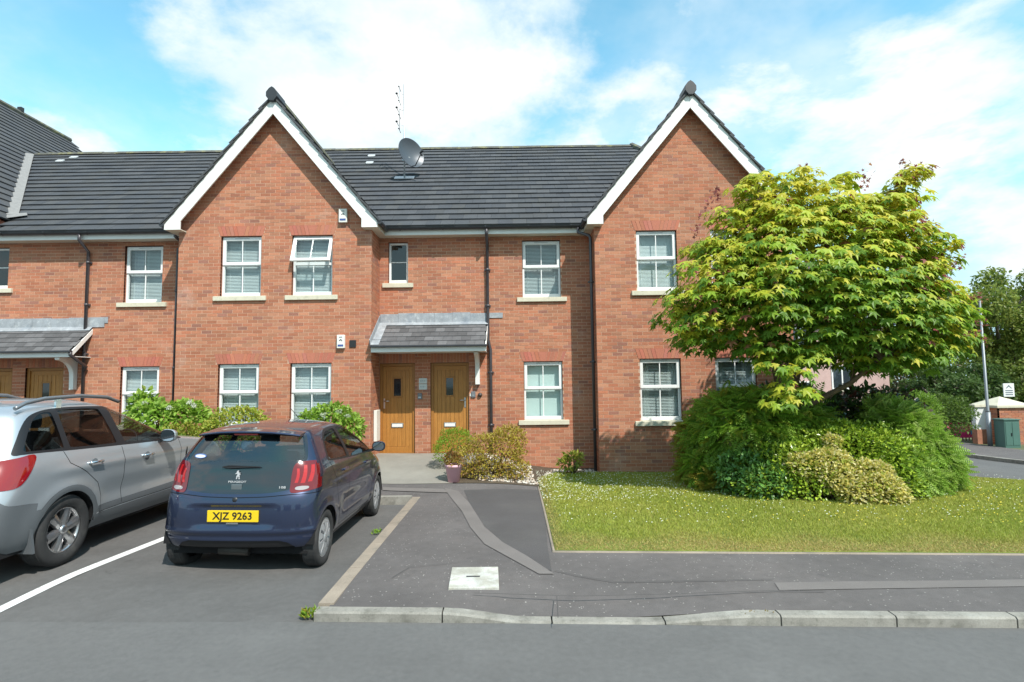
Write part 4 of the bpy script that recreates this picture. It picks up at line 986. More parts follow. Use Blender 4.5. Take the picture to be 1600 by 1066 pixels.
M_bark = mat('bark', (0.12, 0.085, 0.055), 0.9, noise=[(9, 0.3), (60, 0.3)], bump=(40, 0.8, 0.02))
def pick(pal, n, rng, jit=0.18):
    pal = np.array(pal); c = pal[rng.integers(len(pal), size=n)]*rng.uniform(1-jit, 1+jit, (n, 1)); return c
def sph(n, rng): return norm_rows(rng.normal(size=(n, 3)))
def lobes_points(lobes, n, rng, depth=0.35, ground=None, up_bias=0.0):
    """points on a union of ellipsoids (c, r); returns pos, outward normal. Points inside another lobe are dropped"""
    C = np.array([l[0] for l in lobes], float); R = np.array([l[1] for l in lobes], float)
    area = (R[:, 0]*R[:, 1]*R[:, 2])**(2/3); w = area/area.sum(); out_p, out_n = [], []
    need = n
    while need > 0:
        m_ = int(need*1.8)+50; i = rng.choice(len(lobes), size=m_, p=w); d = sph(m_, rng)
        d[:, 2] = np.where(rng.random(m_) < up_bias, np.abs(d[:, 2]), d[:, 2])
        bump_ = 1+0.10*np.sin(d[:, 0]*7+i)*np.cos(d[:, 1]*6+2*i)+0.06*np.sin(d[:, 2]*11+i)
        rr = (1-depth*rng.random(m_)**1.7)*bump_
        p = C[i]+d*R[i]*rr[:, None]; nn = norm_rows(d/R[i])
        ok = np.ones(m_, bool)
        for k in range(len(lobes)):
            q = np.sum(((p-C[k])/R[k])**2, 1); ok &= (q > (0.62)) | (i == k)
        if ground is not None: ok &= p[:, 2] > ground(p[:, 0], p[:, 1])+0.015
        out_p.append(p[ok]); out_n.append(nn[ok]); need -= ok.sum()
    return np.concatenate(out_p)[:n], np.concatenate(out_n)[:n]
def bush(name, label, lobes, n, size, pal, rng, tpl=T_LEAF, droop=0.2, parent=None, material=None, stem=True, group=None, cat='shrub', base=None, depth=0.4, spread=0.7, extra=()):
    """a shrub: foliage of single leaves over lobes (world coordinates) and stems that carry them"""
    C = np.array([l[0] for l in lobes]); c = C.mean(0); gx, gy = (c[0], c[1]) if base is None else base
    g0 = float(pz(gx, gy)); root = root_at(name, (gx, gy, g0), label, cat, group)
    p, nn = lobes_points(lobes, n, rng, depth, ground=pz, up_bias=0.35)
    tip = nn*0.75 + sph(n, rng)*spread + np.array([0, 0, -droop]); nr = nn*0.5 + np.array([0, 0, 0.75]) + sph(n, rng)*0.45
    sz = size*rng.uniform(0.6, 1.25, n)
    V, F, Cc = scatter(*tpl, p, tip, nr, sz, pick(pal, n, rng))
    parts = [(V, F, Cc)]
    o = np_mesh('foliage', V, F, material or M_leaf, root, Cc); tag(o, kind='stuff')
    if stem:
        mb = MB()
        for l in lobes:
            for _ in range(4):
                e = np.array(l[0])+rng.normal(size=3)*np.array(l[1])*0.35; b = Vector((gx+rng.normal()*0.06, gy+rng.normal()*0.06, g0-0.02)); e = Vector(e); md = b.lerp(e, 0.5)+Vector((rng.normal()*0.05, rng.normal()*0.05, 0.08))
                if e.z > g0+0.1: mb.tube([b, md, e], [0.014, 0.010, 0.004], 5)
        if mb.v: mb.build('stem', M_bark, root)
    return root
# ------------------------------------------------------------------ the maple
rng = np.random.default_rng(21)
def maple():
    bx, by = 4.68, 9.85; g0 = float(pz(bx, by))
    root = root_at('maple_tree', (bx, by, g0), 'broad maple tree with yellow-green lobed leaves and pinkish tips above the shrub bed', 'tree')
    Yc = 9.6
    # crown outline measured in the picture plane, depth from a rounded plan
    clumps = []
    def W(px, py, dy): return np.array(at_y(px, py, Yc+dy))
    outline = [(1052, 497), (1068, 447), (1094, 400), (1128, 362), (1165, 318), (1205, 302), (1255, 298), (1290, 302), (1322, 322), (1365, 318), (1395, 300), (1418, 325), (1425, 380), (1455, 415), (1480, 455), (1492, 490), (1492, 535), (1470, 562), (1420, 572), (1370, 578), (1330, 570), (1290, 560), (1240, 562), (1195, 565), (1150, 540), (1105, 548), (1068, 535)]
    poly = np.array(outline, float); cen = np.array([1280., 450.])
    def inside(q):
        x, y = q; c = False; j = len(poly)-1
        for i in range(len(poly)):
            if (poly[i][1] > y) != (poly[j][1] > y) and x < (poly[j][0]-poly[i][0])*(y-poly[i][1])/(poly[j][1]-poly[i][1])+poly[i][0]: c = not c
            j = i
        return c
    HOLES = [(1185, 470, 26), (1165, 520, 24), (1300, 395, 22), (1255, 520, 26), (1338, 335, 26), (1395, 430, 22), (1345, 505, 24), (1445, 470, 18), (1110, 440, 16), (1225, 375, 18)]   # gaps between the sprays
    tries = 0
    while len(clumps) < 330 and tries < 14000:
        tries += 1
        q = np.array([rng.uniform(1040, 1515), rng.uniform(285, 600)])
        if not inside(q): continue
        if any(math.hypot(q[0]-hx, (q[1]-hy)*1.3) < hr for hx, hy, hr in HOLES) and rng.random() < 0.85: continue
        # distance to the outline in this direction gives how deep the crown is here
        e = min(np.min(np.linalg.norm(poly-q, axis=1)), 190)/190
        half = 0.2+1.02*math.sqrt(max(0.0, 1-(1-e)**2))
        dy = rng.choice([-1, -1, 1])*half*rng.uniform(0.72, 1.0) if rng.random() < 0.8 else rng.uniform(-half, half)*0.7
        c = W(q[0], q[1], dy)
        r = rng.uniform(0.24, 0.42); dyw = 12.4-c[1]
        if c[2] > -0.6+1.42*dyw and c[0]-0.65*dyw < 4.4: c = W(q[0], q[1], -abs(dy))      # crown shaped for its shadow: clumps that would shade the wall move forward
        if all(np.linalg.norm((c-k[0])) > 0.25 for k in clumps): clumps.append((c, r))
    for (px, py, dy) in ((1408, 292, -.3), (1424, 280, -.3), (1390, 312, -.2), (1355, 318, -.3), (1350, 335, .2), (1455, 375, -.4), (1475, 385, -.4), (1310, 295, 0), (1318, 283, -.1), (1250, 288, -.5), (1258, 275, -.5), (1180, 295, -.7), (1186, 283, -.7), (1215, 289, -.6), (1160, 305, -.7), (1130, 340, -.7), (1430, 272, -.3), (1245, 585, -1.0), (1230, 612, -1.0), (1255, 620, -.9), (1270, 560, -.8), (1205, 575, -.9), (1222, 630, -1.0)):
        clumps.append((W(px, py, dy), 0.26))
    P, T, Nn, S, Cc = [], [], [], [], []
    cc = W(1280, 450, 0); zlo, zhi = 2.0, 5.6
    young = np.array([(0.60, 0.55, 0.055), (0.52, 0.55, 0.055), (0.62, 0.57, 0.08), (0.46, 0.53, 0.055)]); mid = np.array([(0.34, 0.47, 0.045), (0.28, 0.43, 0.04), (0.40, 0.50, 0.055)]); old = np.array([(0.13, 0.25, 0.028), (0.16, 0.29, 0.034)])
    pink = np.array([(0.34, 0.12, 0.10), (0.30, 0.08, 0.09), (0.42, 0.20, 0.11)])
    for (c, r) in clumps:
        n = int(20+r*r*250); out = (c-cc)/np.array([2.7, 2.2, 1.9]); outn = out/max(np.linalg.norm(out), 1e-6)
        d = sph(n, rng); d[:, 2] = np.where(rng.random(n) < 0.78, np.abs(d[:, 2]), d[:, 2])
        d = norm_rows(d + outn*0.35); rr = rng.uniform(0.55, 1.05, n)
        p = c + d*np.array([r*1.15, r*1.15, r*0.62])*rr[:, None]
        hor = d*np.array([1, 1, 0.15])+outn*np.array([0.5, 0.5, 0]); tip = norm_rows(hor)*0.75 + np.array([0, 0, -0.62]) + sph(n, rng)*0.28
        nr = np.array([0, 0, 1.0]) + d*0.55 + outn*0.25 + sph(n, rng)*0.28
        # new growth sits at the outside of the crown and the top of each spray
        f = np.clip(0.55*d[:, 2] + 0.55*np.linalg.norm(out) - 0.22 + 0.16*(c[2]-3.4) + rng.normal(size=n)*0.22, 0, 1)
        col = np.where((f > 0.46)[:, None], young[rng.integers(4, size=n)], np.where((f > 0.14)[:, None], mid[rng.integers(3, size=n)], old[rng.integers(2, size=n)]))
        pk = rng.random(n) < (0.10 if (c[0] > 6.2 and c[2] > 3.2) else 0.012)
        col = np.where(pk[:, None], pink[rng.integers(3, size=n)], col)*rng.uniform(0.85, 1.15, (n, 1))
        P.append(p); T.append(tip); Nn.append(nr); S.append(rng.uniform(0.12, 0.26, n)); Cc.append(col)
    # thin upright shoots with small reddish leaves above the crown
    for (px, py, px2, py2) in ((1258, 290, 1257, 262), (1350, 300, 1352, 268), (1413, 280, 1412, 248), (1432, 275, 1434, 256), (1128, 330, 1116, 292), (1108, 350, 1112, 300), (1085, 370, 1090, 345), (1470, 395, 1484, 402), (1482, 420, 1502, 405), (1430, 350, 1450, 340), (1500, 470, 1535, 462), (1508, 500, 1540, 505), (1510, 520, 1545, 535), (1360, 330, 1395, 305), (1440, 330, 1425, 310)):
        a, b = W(px, py, -.3), W(px2, py2, -.3); n = 22; t = rng.random(n)
        P.append(a+(b-a)*t[:, None]+rng.normal(size=(n, 3))*0.045); T.append(sph(n, rng)+(b-a)*0.8); Nn.append(sph(n, rng)+np.array([0, 0, .7])); S.append(rng.uniform(0.05, 0.11, n))
        Cc.append(pink[rng.integers(3, size=n)]*rng.uniform(0.8, 1.2, (n, 1)))
    P, T, Nn, S, Cc = map(np.concatenate, (P, T, Nn, S, Cc))
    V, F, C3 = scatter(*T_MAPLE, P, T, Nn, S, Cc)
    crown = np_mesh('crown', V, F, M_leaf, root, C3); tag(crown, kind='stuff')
    # trunk and limbs: two main stems, branching towards the clumps
    mb = MB(); b = Vector((bx, by, g0-0.05))
    fork = Vector(W(1228, 650, 0.25)); l1 = [fork, Vector(W(1212, 580, 0.1)), Vector(W(1195, 545, -0.1)), Vector(W(1175, 480, -.2)), Vector(W(1170, 410, 0))]
    l2 = [fork, Vector(W(1285, 622, 0.0)), Vector(W(1330, 598, -0.3)), Vector(W(1375, 560, -.6)), Vector(W(1415, 505, -.4)), Vector(W(1420, 440, 0))]
    l3 = [fork, Vector(W(1250, 570, 0.3)), Vector(W(1280, 480, 0.2)), Vector(W(1290, 420, 0.1)), Vector(W(1295, 370, 0))]
    mb.tube([b, b.lerp(fork, 0.6)+Vector((0.03, 0, 0)), fork], [0.13, 0.105, 0.10], 10); trunk = mb.build('trunk', M_bark, root)
    mb = MB(); mains = []
    for L_, r0 in ((l1, 0.075), (l2, 0.055), (l3, 0.07)):
        k = len(L_); mb.tube(L_, [r0*(1-0.75*i/(k-1)) for i in range(k)], 8); mains += L_[1:]
    for (c, r) in clumps:
        c = Vector(c); m_ = min(mains, key=lambda q: (q-c).length + max(0, q.z-c.z)*0.8)
        md = m_.lerp(c, 0.55)+Vector((0, 0, 0.12)); mb.tube([m_, md, c+Vector((0, 0, -0.05))], [0.014, 0.009, 0.004], 5)
    mb.build('limb', M_bark, root)
maple()
# ------------------------------------------------------------------ shrub bed under the maple
GR = [(0.24, 0.41, 0.045), (0.19, 0.35, 0.038), (0.29, 0.46, 0.055)]
OLV = [(0.30, 0.34, 0.04), (0.24, 0.31, 0.035), (0.38, 0.33, 0.05)]
DK = [(0.045, 0.095, 0.022), (0.06, 0.125, 0.028), (0.07, 0.075, 0.04)]
BLG = [(0.12, 0.26, 0.055), (0.15, 0.30, 0.065), (0.10, 0.21, 0.05)]
EUO = [(0.31, 0.44, 0.036), (0.25, 0.37, 0.03), (0.41, 0.51, 0.055), (0.18, 0.29, 0.026)]
CRM = [(0.74, 0.66, 0.24), (0.66, 0.58, 0.15), (0.76, 0.70, 0.38), (0.36, 0.42, 0.07)]
PAL = [(0.33, 0.49, 0.085), (0.27, 0.43, 0.065), (0.40, 0.53, 0.12)]
def L(px, py, Y, rx, ry, rz): p = at_y(px, py, Y); return ((p.x, p.y, p.z), (rx, ry, rz))
bush('feathery_shrub', 'feathery green shrub with olive drooping fronds beside the brick gable', [L(1125, 690, 10.6, .55, .6, .75), L(1165, 675, 10.0, .75, .65, .75), L(1210, 680, 10.1, .7, .6, .7), L(1120, 735, 10.3, .5, .5, .45), L(1240, 672, 10.3, .6, .6, .7)], 4600, 0.23, GR+GR+OLV[:1], rng, T_FROND, 0.25, spread=0.5)
bush('olive_shrub', 'olive-yellow feathery growth along the outer edge of the shrub bed', [L(1088, 700, 11.1, .3, .5, .55), L(1092, 745, 10.9, .32, .5, .4), L(1130, 762, 9.95, .5, .45, .28)], 1300, 0.22, OLV, rng, T_FROND, 0.25, spread=0.5)
bush('dark_shrub', 'dark green shrub with bronze leaves behind the variegated mound', [L(1285, 668, 10.7, .7, .6, .62), L(1345, 660, 10.9, .7, .6, .7), L(1395, 665, 10.9, .6, .6, .7), L(1240, 650, 10.9, .6, .5, .6), L(1200, 650, 11.1, .6, .5, .55)], 5200, 0.13, DK+DK+[(0.10, 0.035, 0.025)], rng, T_OVAL, 0.3, material=M_leaf_gloss)
bush('ivy_shrub', 'bluish green glossy low shrub at the front corner of the bed', [L(1165, 745, 9.35, .45, .4, .42), L(1195, 760, 9.05, .42, .35, .34), L(1180, 725, 9.6, .42, .4, .36)], 3000, 0.085, BLG, rng, T_OVAL, 0.1, material=M_leaf_gloss)
bush('green_mound_shrub', 'rounded small-leaved yellow-green mound filling the middle of the bed', [L(1235, 740, 9.3, .75, .6, .55), L(1300, 718, 9.6, .85, .7, .68), L(1360, 722, 9.5, .80, .65, .62), L(1270, 765, 8.95, .6, .35, .32), L(1390, 760, 9.2, .5, .5, .42), L(1200, 765, 9.1, .5, .4, .32)], 14500, 0.062, EUO, rng, T_OVAL, 0.0, material=M_leaf_gloss)
bush('variegated_shrub', 'cream and yellow variegated shrub on top of the green mound', [L(1265, 728, 8.85, .36, .22, .2), L(1295, 722, 8.85, .32, .22, .2), L(1310, 748, 8.72, .32, .2, .22), L(1300, 692, 9.05, .14, .14, .12)], 2900, 0.062, CRM, rng, T_OVAL, 0.0, stem=True)
bush('variegated_shrub', 'cream and yellow variegated shrub reaching down to the lawn', [L(1372, 768, 8.60, .38, .22, .28), L(1338, 772, 8.58, .28, .18, .22), L(1358, 738, 8.78, .34, .2, .18), L(1398, 780, 8.62, .24, .16, .16)], 3400, 0.062, CRM, rng, T_OVAL, 0.0, stem=True)
bush('pale_frond_shrub', 'pale green shrub with arching fronds spreading over the lawn edge', [L(1405, 690, 10.0, .55, .6, .6), L(1430, 712, 9.8, .5, .55, .5), L(1455, 735, 9.9, .38, .5, .32), L(1425, 755, 9.5, .45, .4, .33), L(1380, 672, 10.3, .5, .5, .5), L(1405, 735, 9.3, .35, .35, .35)], 4600, 0.20, PAL+PAL+GR[2:], rng, T_FROND, 0.25, spread=0.5)
bush('small_gold_shrub', 'small golden leaved shrub tucked under the pale fronds', [L(1462, 770, 9.45, .2, .2, .16)], 420, 0.06, CRM[:2]+OLV, rng, T_OVAL, 0.0)
bush('clipped_shrub', 'clipped round bright green shrub behind the pale fronds', [L(1428, 640, 13.2, .5, .5, .42)], 2600, 0.06, [(0.20, 0.32, 0.04), (0.15, 0.26, 0.03)], rng, T_OVAL, 0.0)
bush('clipped_shrub', 'wider clipped dull green shrub beyond the round bright one', [L(1462, 650, 14.0, .8, .7, .55)], 4200, 0.07, [(0.12, 0.19, 0.03), (0.09, 0.15, 0.025)], rng, T_OVAL, 0.0)
# ------------------------------------------------------------------ planting by the building
bush('white_flowering_shrub', 'leafy green shrub with white flower heads behind the silver car', [L(242, 662, 11.3, .50, .45, .45), L(288, 660, 11.5, .46, .45, .45), L(225, 648, 11.6, .25, .3, .5), L(315, 668, 11.5, .25, .3, .32)], 3000, 0.12, PAL+GR, rng, T_OVAL, 0.3)
bush('golden_shrub', 'low golden green shrub between the silver car and brick gable', [L(285, 685, 10.9, .42, .35, .3)], 1300, 0.05, OLV+[(0.30, 0.30, 0.05)], rng, T_OVAL, 0.0)
bush('lime_shrub', 'lime yellow shrub showing above the dark blue car roof', [L(372, 668, 11.3, .62, .4, .42), L(345, 680, 11.2, .35, .35, .35)], 2400, 0.075, [(0.34, 0.40, 0.05), (0.26, 0.36, 0.045), (0.42, 0.42, 0.07)], rng, T_OVAL, 0.1)
bush('hydrangea_shrub', 'green shrub with pale flower heads under the ground floor window', [L(520, 661, 11.6, .40, .4, .40), L(492, 664, 11.6, .30, .35, .32), L(545, 670, 11.6, .28, .35, .32)], 2200, 0.10, PAL+GR, rng, T_OVAL, 0.25)
def flowers(name, label, spots, colr, r, parent_label=None):
    root = root_at(name, spots[0], label, 'flowers'); mb = MB()
    V, F, C = [], [], []
    for s_ in spots:
        n = 40; d = sph(n, rng); p = np.array(s_)+d*r*np.array([1, 1, .6]); V1, F1, C1 = scatter(*T_OVAL, p, sph(n, rng), d, np.full(n, 0.035), np.array(colr)*rng.uniform(0.8, 1.1, (n, 1))); F.append(F1+sum(len(q) for q in V)); V.append(V1); C.append(C1)
    o = np_mesh('petals', np.concatenate(V), np.concatenate(F), M_leaf, root, np.concatenate(C)); tag(o, kind='stuff'); return root
flowers('white_flowers', 'white flower heads on the shrub behind the silver car', [at_y(px, py, 11.02) for px, py in ((264, 637), (296, 628), (303, 634), (226, 630))], (0.70, 0.72, 0.62), 0.05)
flowers('pale_flowers', 'pale pink and white flower heads on the shrub beneath the window', [at_y(px, py, 11.08) for px, py in ((505, 648), (530, 643), (543, 650))], (0.55, 0.62, 0.45), 0.05)
bush('lime_mound_shrub', 'small bright lime mound beside the oak door', [L(712, 692, 11.6, .36, .3, .30), L(697, 705, 11.5, .25, .25, .24)], 2600, 0.045, [(0.26, 0.40, 0.03), (0.20, 0.34, 0.025), (0.34, 0.45, 0.05)], rng, T_LEAF, 0.0)
bush('bronze_gold_shrub', 'bushy gold and bronze shrub in front of the brick wall', [L(770, 712, 11.2, .62, .45, .46), L(735, 722, 11.0, .35, .35, .32), L(795, 690, 11.5, .36, .35, .34), L(800, 735, 11.0, .36, .3, .22), L(760, 735, 10.85, .45, .25, .22)], 6500, 0.05, [(0.48, 0.38, 0.05), (0.42, 0.33, 0.05), (0.34, 0.30, 0.04), (0.40, 0.24, 0.10), (0.52, 0.44, 0.09)], rng, T_OVAL, 0.0)
bush('gravel_plant', 'small yellow-green plant growing in the gravel by the wall', [L(896, 718, 12.3, .2, .16, .14), L(890, 725, 12.2, .22, .16, .10)], 300, 0.11, [(0.36, 0.38, 0.06), (0.24, 0.32, 0.05)], rng, T_LEAF, 0.1)
# pot
def pot():
    p = on_pave(709, 753); x, y = p.x, p.y; z = float(pz(x, y))
    root = root_at('flower_pot', (x, y, z), 'pink round flower pot on the ground before the gold shrub', 'pot')
    mb = MB(); mb.lathe([(0.0, 0.0), (0.105, 0.0), (0.15, 0.27), (0.165, 0.275), (0.165, 0.315), (0.15, 0.315), (0.142, 0.25), (0.0, 0.25)], (x, y, z+0.003), 'z', 24); mb.build('pot_body', mat('pink_pot', (0.72, 0.42, 0.48), 0.5, noise=[(6, 0.08)]), root)
    b2 = bush('pot_plant', 'bronze leaved plant growing in the pink pot', [((x, y, z+0.36), (0.16, 0.15, 0.14)), ((x-0.03, y, z+0.46), (0.08, 0.08, 0.1))], 320, 0.075, [(0.30, 0.14, 0.05), (0.42, 0.30, 0.06), (0.22, 0.16, 0.05)], rng, T_LEAF, 0.0, base=(x, y), cat='plant', stem=False)
pot()
# gravel at the foot of the recessed wall
def gravel():
    n = 2600; u = rng.random((n, 2)); x = -0.7+2.5*u[:, 0]; y = 10.6+2.4*u[:, 1]; ok = (y < 11.0+1.9*ss(0.3, 0.9, x)) | (x < 0.35); ok &= (y > 10.5+ss(0.35, 1.6, x)*1.75)
    x, y = x[ok], y[ok]; n = len(x); s_ = rng.uniform(0.012, 0.03, n); V = np.array([(1, 0, 0), (0, 1, 0), (-1, 0, 0), (0, -1, 0), (0, 0, .8), (0, 0, -.8)]); Fq = np.array([(0, 1, 4), (1, 2, 4), (2, 3, 4), (3, 0, 4), (1, 0, 5), (2, 1, 5), (3, 2, 5), (0, 3, 5)])
    a = rng.uniform(0, 6.28, n); P = np.stack([x, y, pz(x, y)+0.010], 1)
    vv = V[None]*s_[:, None, None]*rng.uniform(0.7, 1.3, (n, 1, 3)); c_, s2 = np.cos(a)[:, None], np.sin(a)[:, None]
    vx = vv[..., 0]*c_-vv[..., 1]*s2; vy = vv[..., 0]*s2+vv[..., 1]*c_; VV = np.stack([vx, vy, vv[..., 2]], -1)+P[:, None]
    FF = (np.arange(n)*6)[:, None, None]+Fq[None]
    col = np.array([(0.55, 0.50, 0.43), (0.45, 0.40, 0.34), (0.62, 0.58, 0.52), (0.48, 0.38, 0.30)])[rng.integers(4, size=n)]
    o = np_mesh('gravel', VV.reshape(-1, 3), FF.reshape(-1, 3), M_gravel, None, np.repeat(col, 8, 0)); tag(o, 'pale gravel chips at the foot of the recessed wall', 'gravel', kind='stuff')
gravel()
# ------------------------------------------------------------------ grass
def grass():
    n = 330000; x = LX+0.01+rng.random(n)**0.9*9.6; y = 5.8+rng.random(n)**1.25*6.6
    ok = (y > lawn_front(x)+0.01) & (y < 12.38) & (x < 9.6+2.2*(10.9-y)/5.1) & ~((y > 11.2) & (x < LX+(y-11.3)*0.46))
    x, y = x[ok], y[ok]; n = len(x); z = lawn_z(x, y)+0.003
    edge = 1-ss(0.05, 0.60+0.45*np.sin(x*2.3)**2, y-lawn_front(x)); edge = np.maximum(edge, 0.8*(1-ss(0, 0.25, x-LX)))
    h = rng.uniform(0.018, 0.042, n)*(1-0.45*edge); w = rng.uniform(0.003, 0.0055, n)*(1+0.12*(y-6.5)); a = rng.uniform(0, 6.28, n); ln = rng.normal(size=(n, 2))*0.018
    b0 = np.stack([x-np.cos(a)*w, y-np.sin(a)*w, z], 1); b1 = np.stack([x+np.cos(a)*w, y+np.sin(a)*w, z], 1); t = np.stack([x+ln[:, 0], y+ln[:, 1], z+h], 1)
    V = np.stack([b0, b1, t], 1).reshape(-1, 3); F = np.arange(n*3).reshape(-1, 3)
    lush = 0.5+0.5*np.sin(x*1.7+0.6*np.sin(y*2.1))*np.cos(y*1.3+0.5*x); c0 = np.array((0.30, 0.37, 0.05)); c1 = np.array((0.43, 0.43, 0.075)); cb = np.array((0.46, 0.34, 0.13))
    col = c0+(c1-c0)*(0.6*lush+0.4*rng.random(n))[:, None]; br = np.clip(edge*rng.uniform(0.35, 1.3, n)+(rng.random(n) < 0.06)*0.7, 0, 1)[:, None]; col = col*(1-br)+cb*br
    o = np_mesh('grass', V, F, mat('grass_blade', attr='Col', rough=0.6, translucent=0.35), None, col*rng.uniform(0.8, 1.2, (n, 1))); tag(o, 'short mown grass with dry straw edges on the lawn', 'grass', kind='stuff')
    for nm, lab, m_, colr, area in (('clover_flowers', 'tiny white clover flowers dotted over the lawn', 1700, (0.66, 0.68, 0.56), 0), ('yellow_flowers', 'tiny yellow flowers dotted in the lawn before the shrub bed', 480, (0.80, 0.62, 0.04), 1)):
        if area == 0:
            x = np.concatenate([LX+rng.random(m_//2)**1.4*3.2, LX+rng.random(m_//2)*9.5]); y = np.concatenate([9+rng.random(m_//2)*3.3, 7.4+rng.random(m_//2)*4.6])
        else:
            x = 1.6+rng.random(m_)**0.6*7.6; y = 7.2+rng.random(m_)*2.6
        ok = (y > lawn_front(x)+0.3); x, y = x[ok], y[ok]; k = len(x); s_ = rng.uniform(0.006, 0.012, k); z = lawn_z(x, y)+rng.uniform(0.03, 0.045, k)
        V = np.array([(1, 0, 0), (.3, .95, 0), (-.8, .6, 0), (-.8, -.6, 0), (.3, -.95, 0), (0, 0, .8)]); Fq = np.array([(i, (i+1) % 5, 5) for i in range(5)])
        VV = V[None]*s_[:, None, None]+np.stack([x, y, z], 1)[:, None]; FF = (np.arange(k)*6)[:, None, None]+Fq[None]
        o = np_mesh(nm, VV.reshape(-1, 3), FF.reshape(-1, 3), mat(nm+'_petal', colr, 0.6), None, None); tag(o, lab, 'flowers', kind='stuff')
grass()
# weeds in the kerb joints
for (px, py, n, lab, pal) in ((484, 968, 160, 'green weed tuft growing at the corner of the kerb', GR+OLV), (1172, 972, 70, 'dry brownish weed tuft in the kerb channel', [(0.32, 0.24, 0.08), (0.30, 0.20, 0.07)]), (1200, 973, 60, 'smaller dry weed tuft in the kerb channel', [(0.32, 0.24, 0.08), (0.26, 0.22, 0.07)]), (625, 787, 90, 'weed tuft at the head of the bay edging', GR+OLV), (588, 836, 40, 'thin weed sprouting from the parking bay surface', GR)):
    p = on_road(px, py); r0 = 0.07 if n > 100 else 0.05
    root = root_at('weed', (p.x, p.y, p.z), lab, 'weed'); k = n; d = sph(k, rng); pos = np.array([p.x, p.y, p.z+0.01])+np.abs(d)*np.sign(d)*np.array([r0, r0*0.5, 0])+np.array([0, 0, 1])*rng.random((k, 1))*r0*0.9
    V, F, C = scatter(*T_LEAF, pos, sph(k, rng)+np.array([0, 0, 1.2]), sph(k, rng), rng.uniform(0.025, 0.055, k), pick(pal, k, rng)); o = np_mesh('foliage', V, F, M_leaf, root, C); tag(o, kind='stuff')
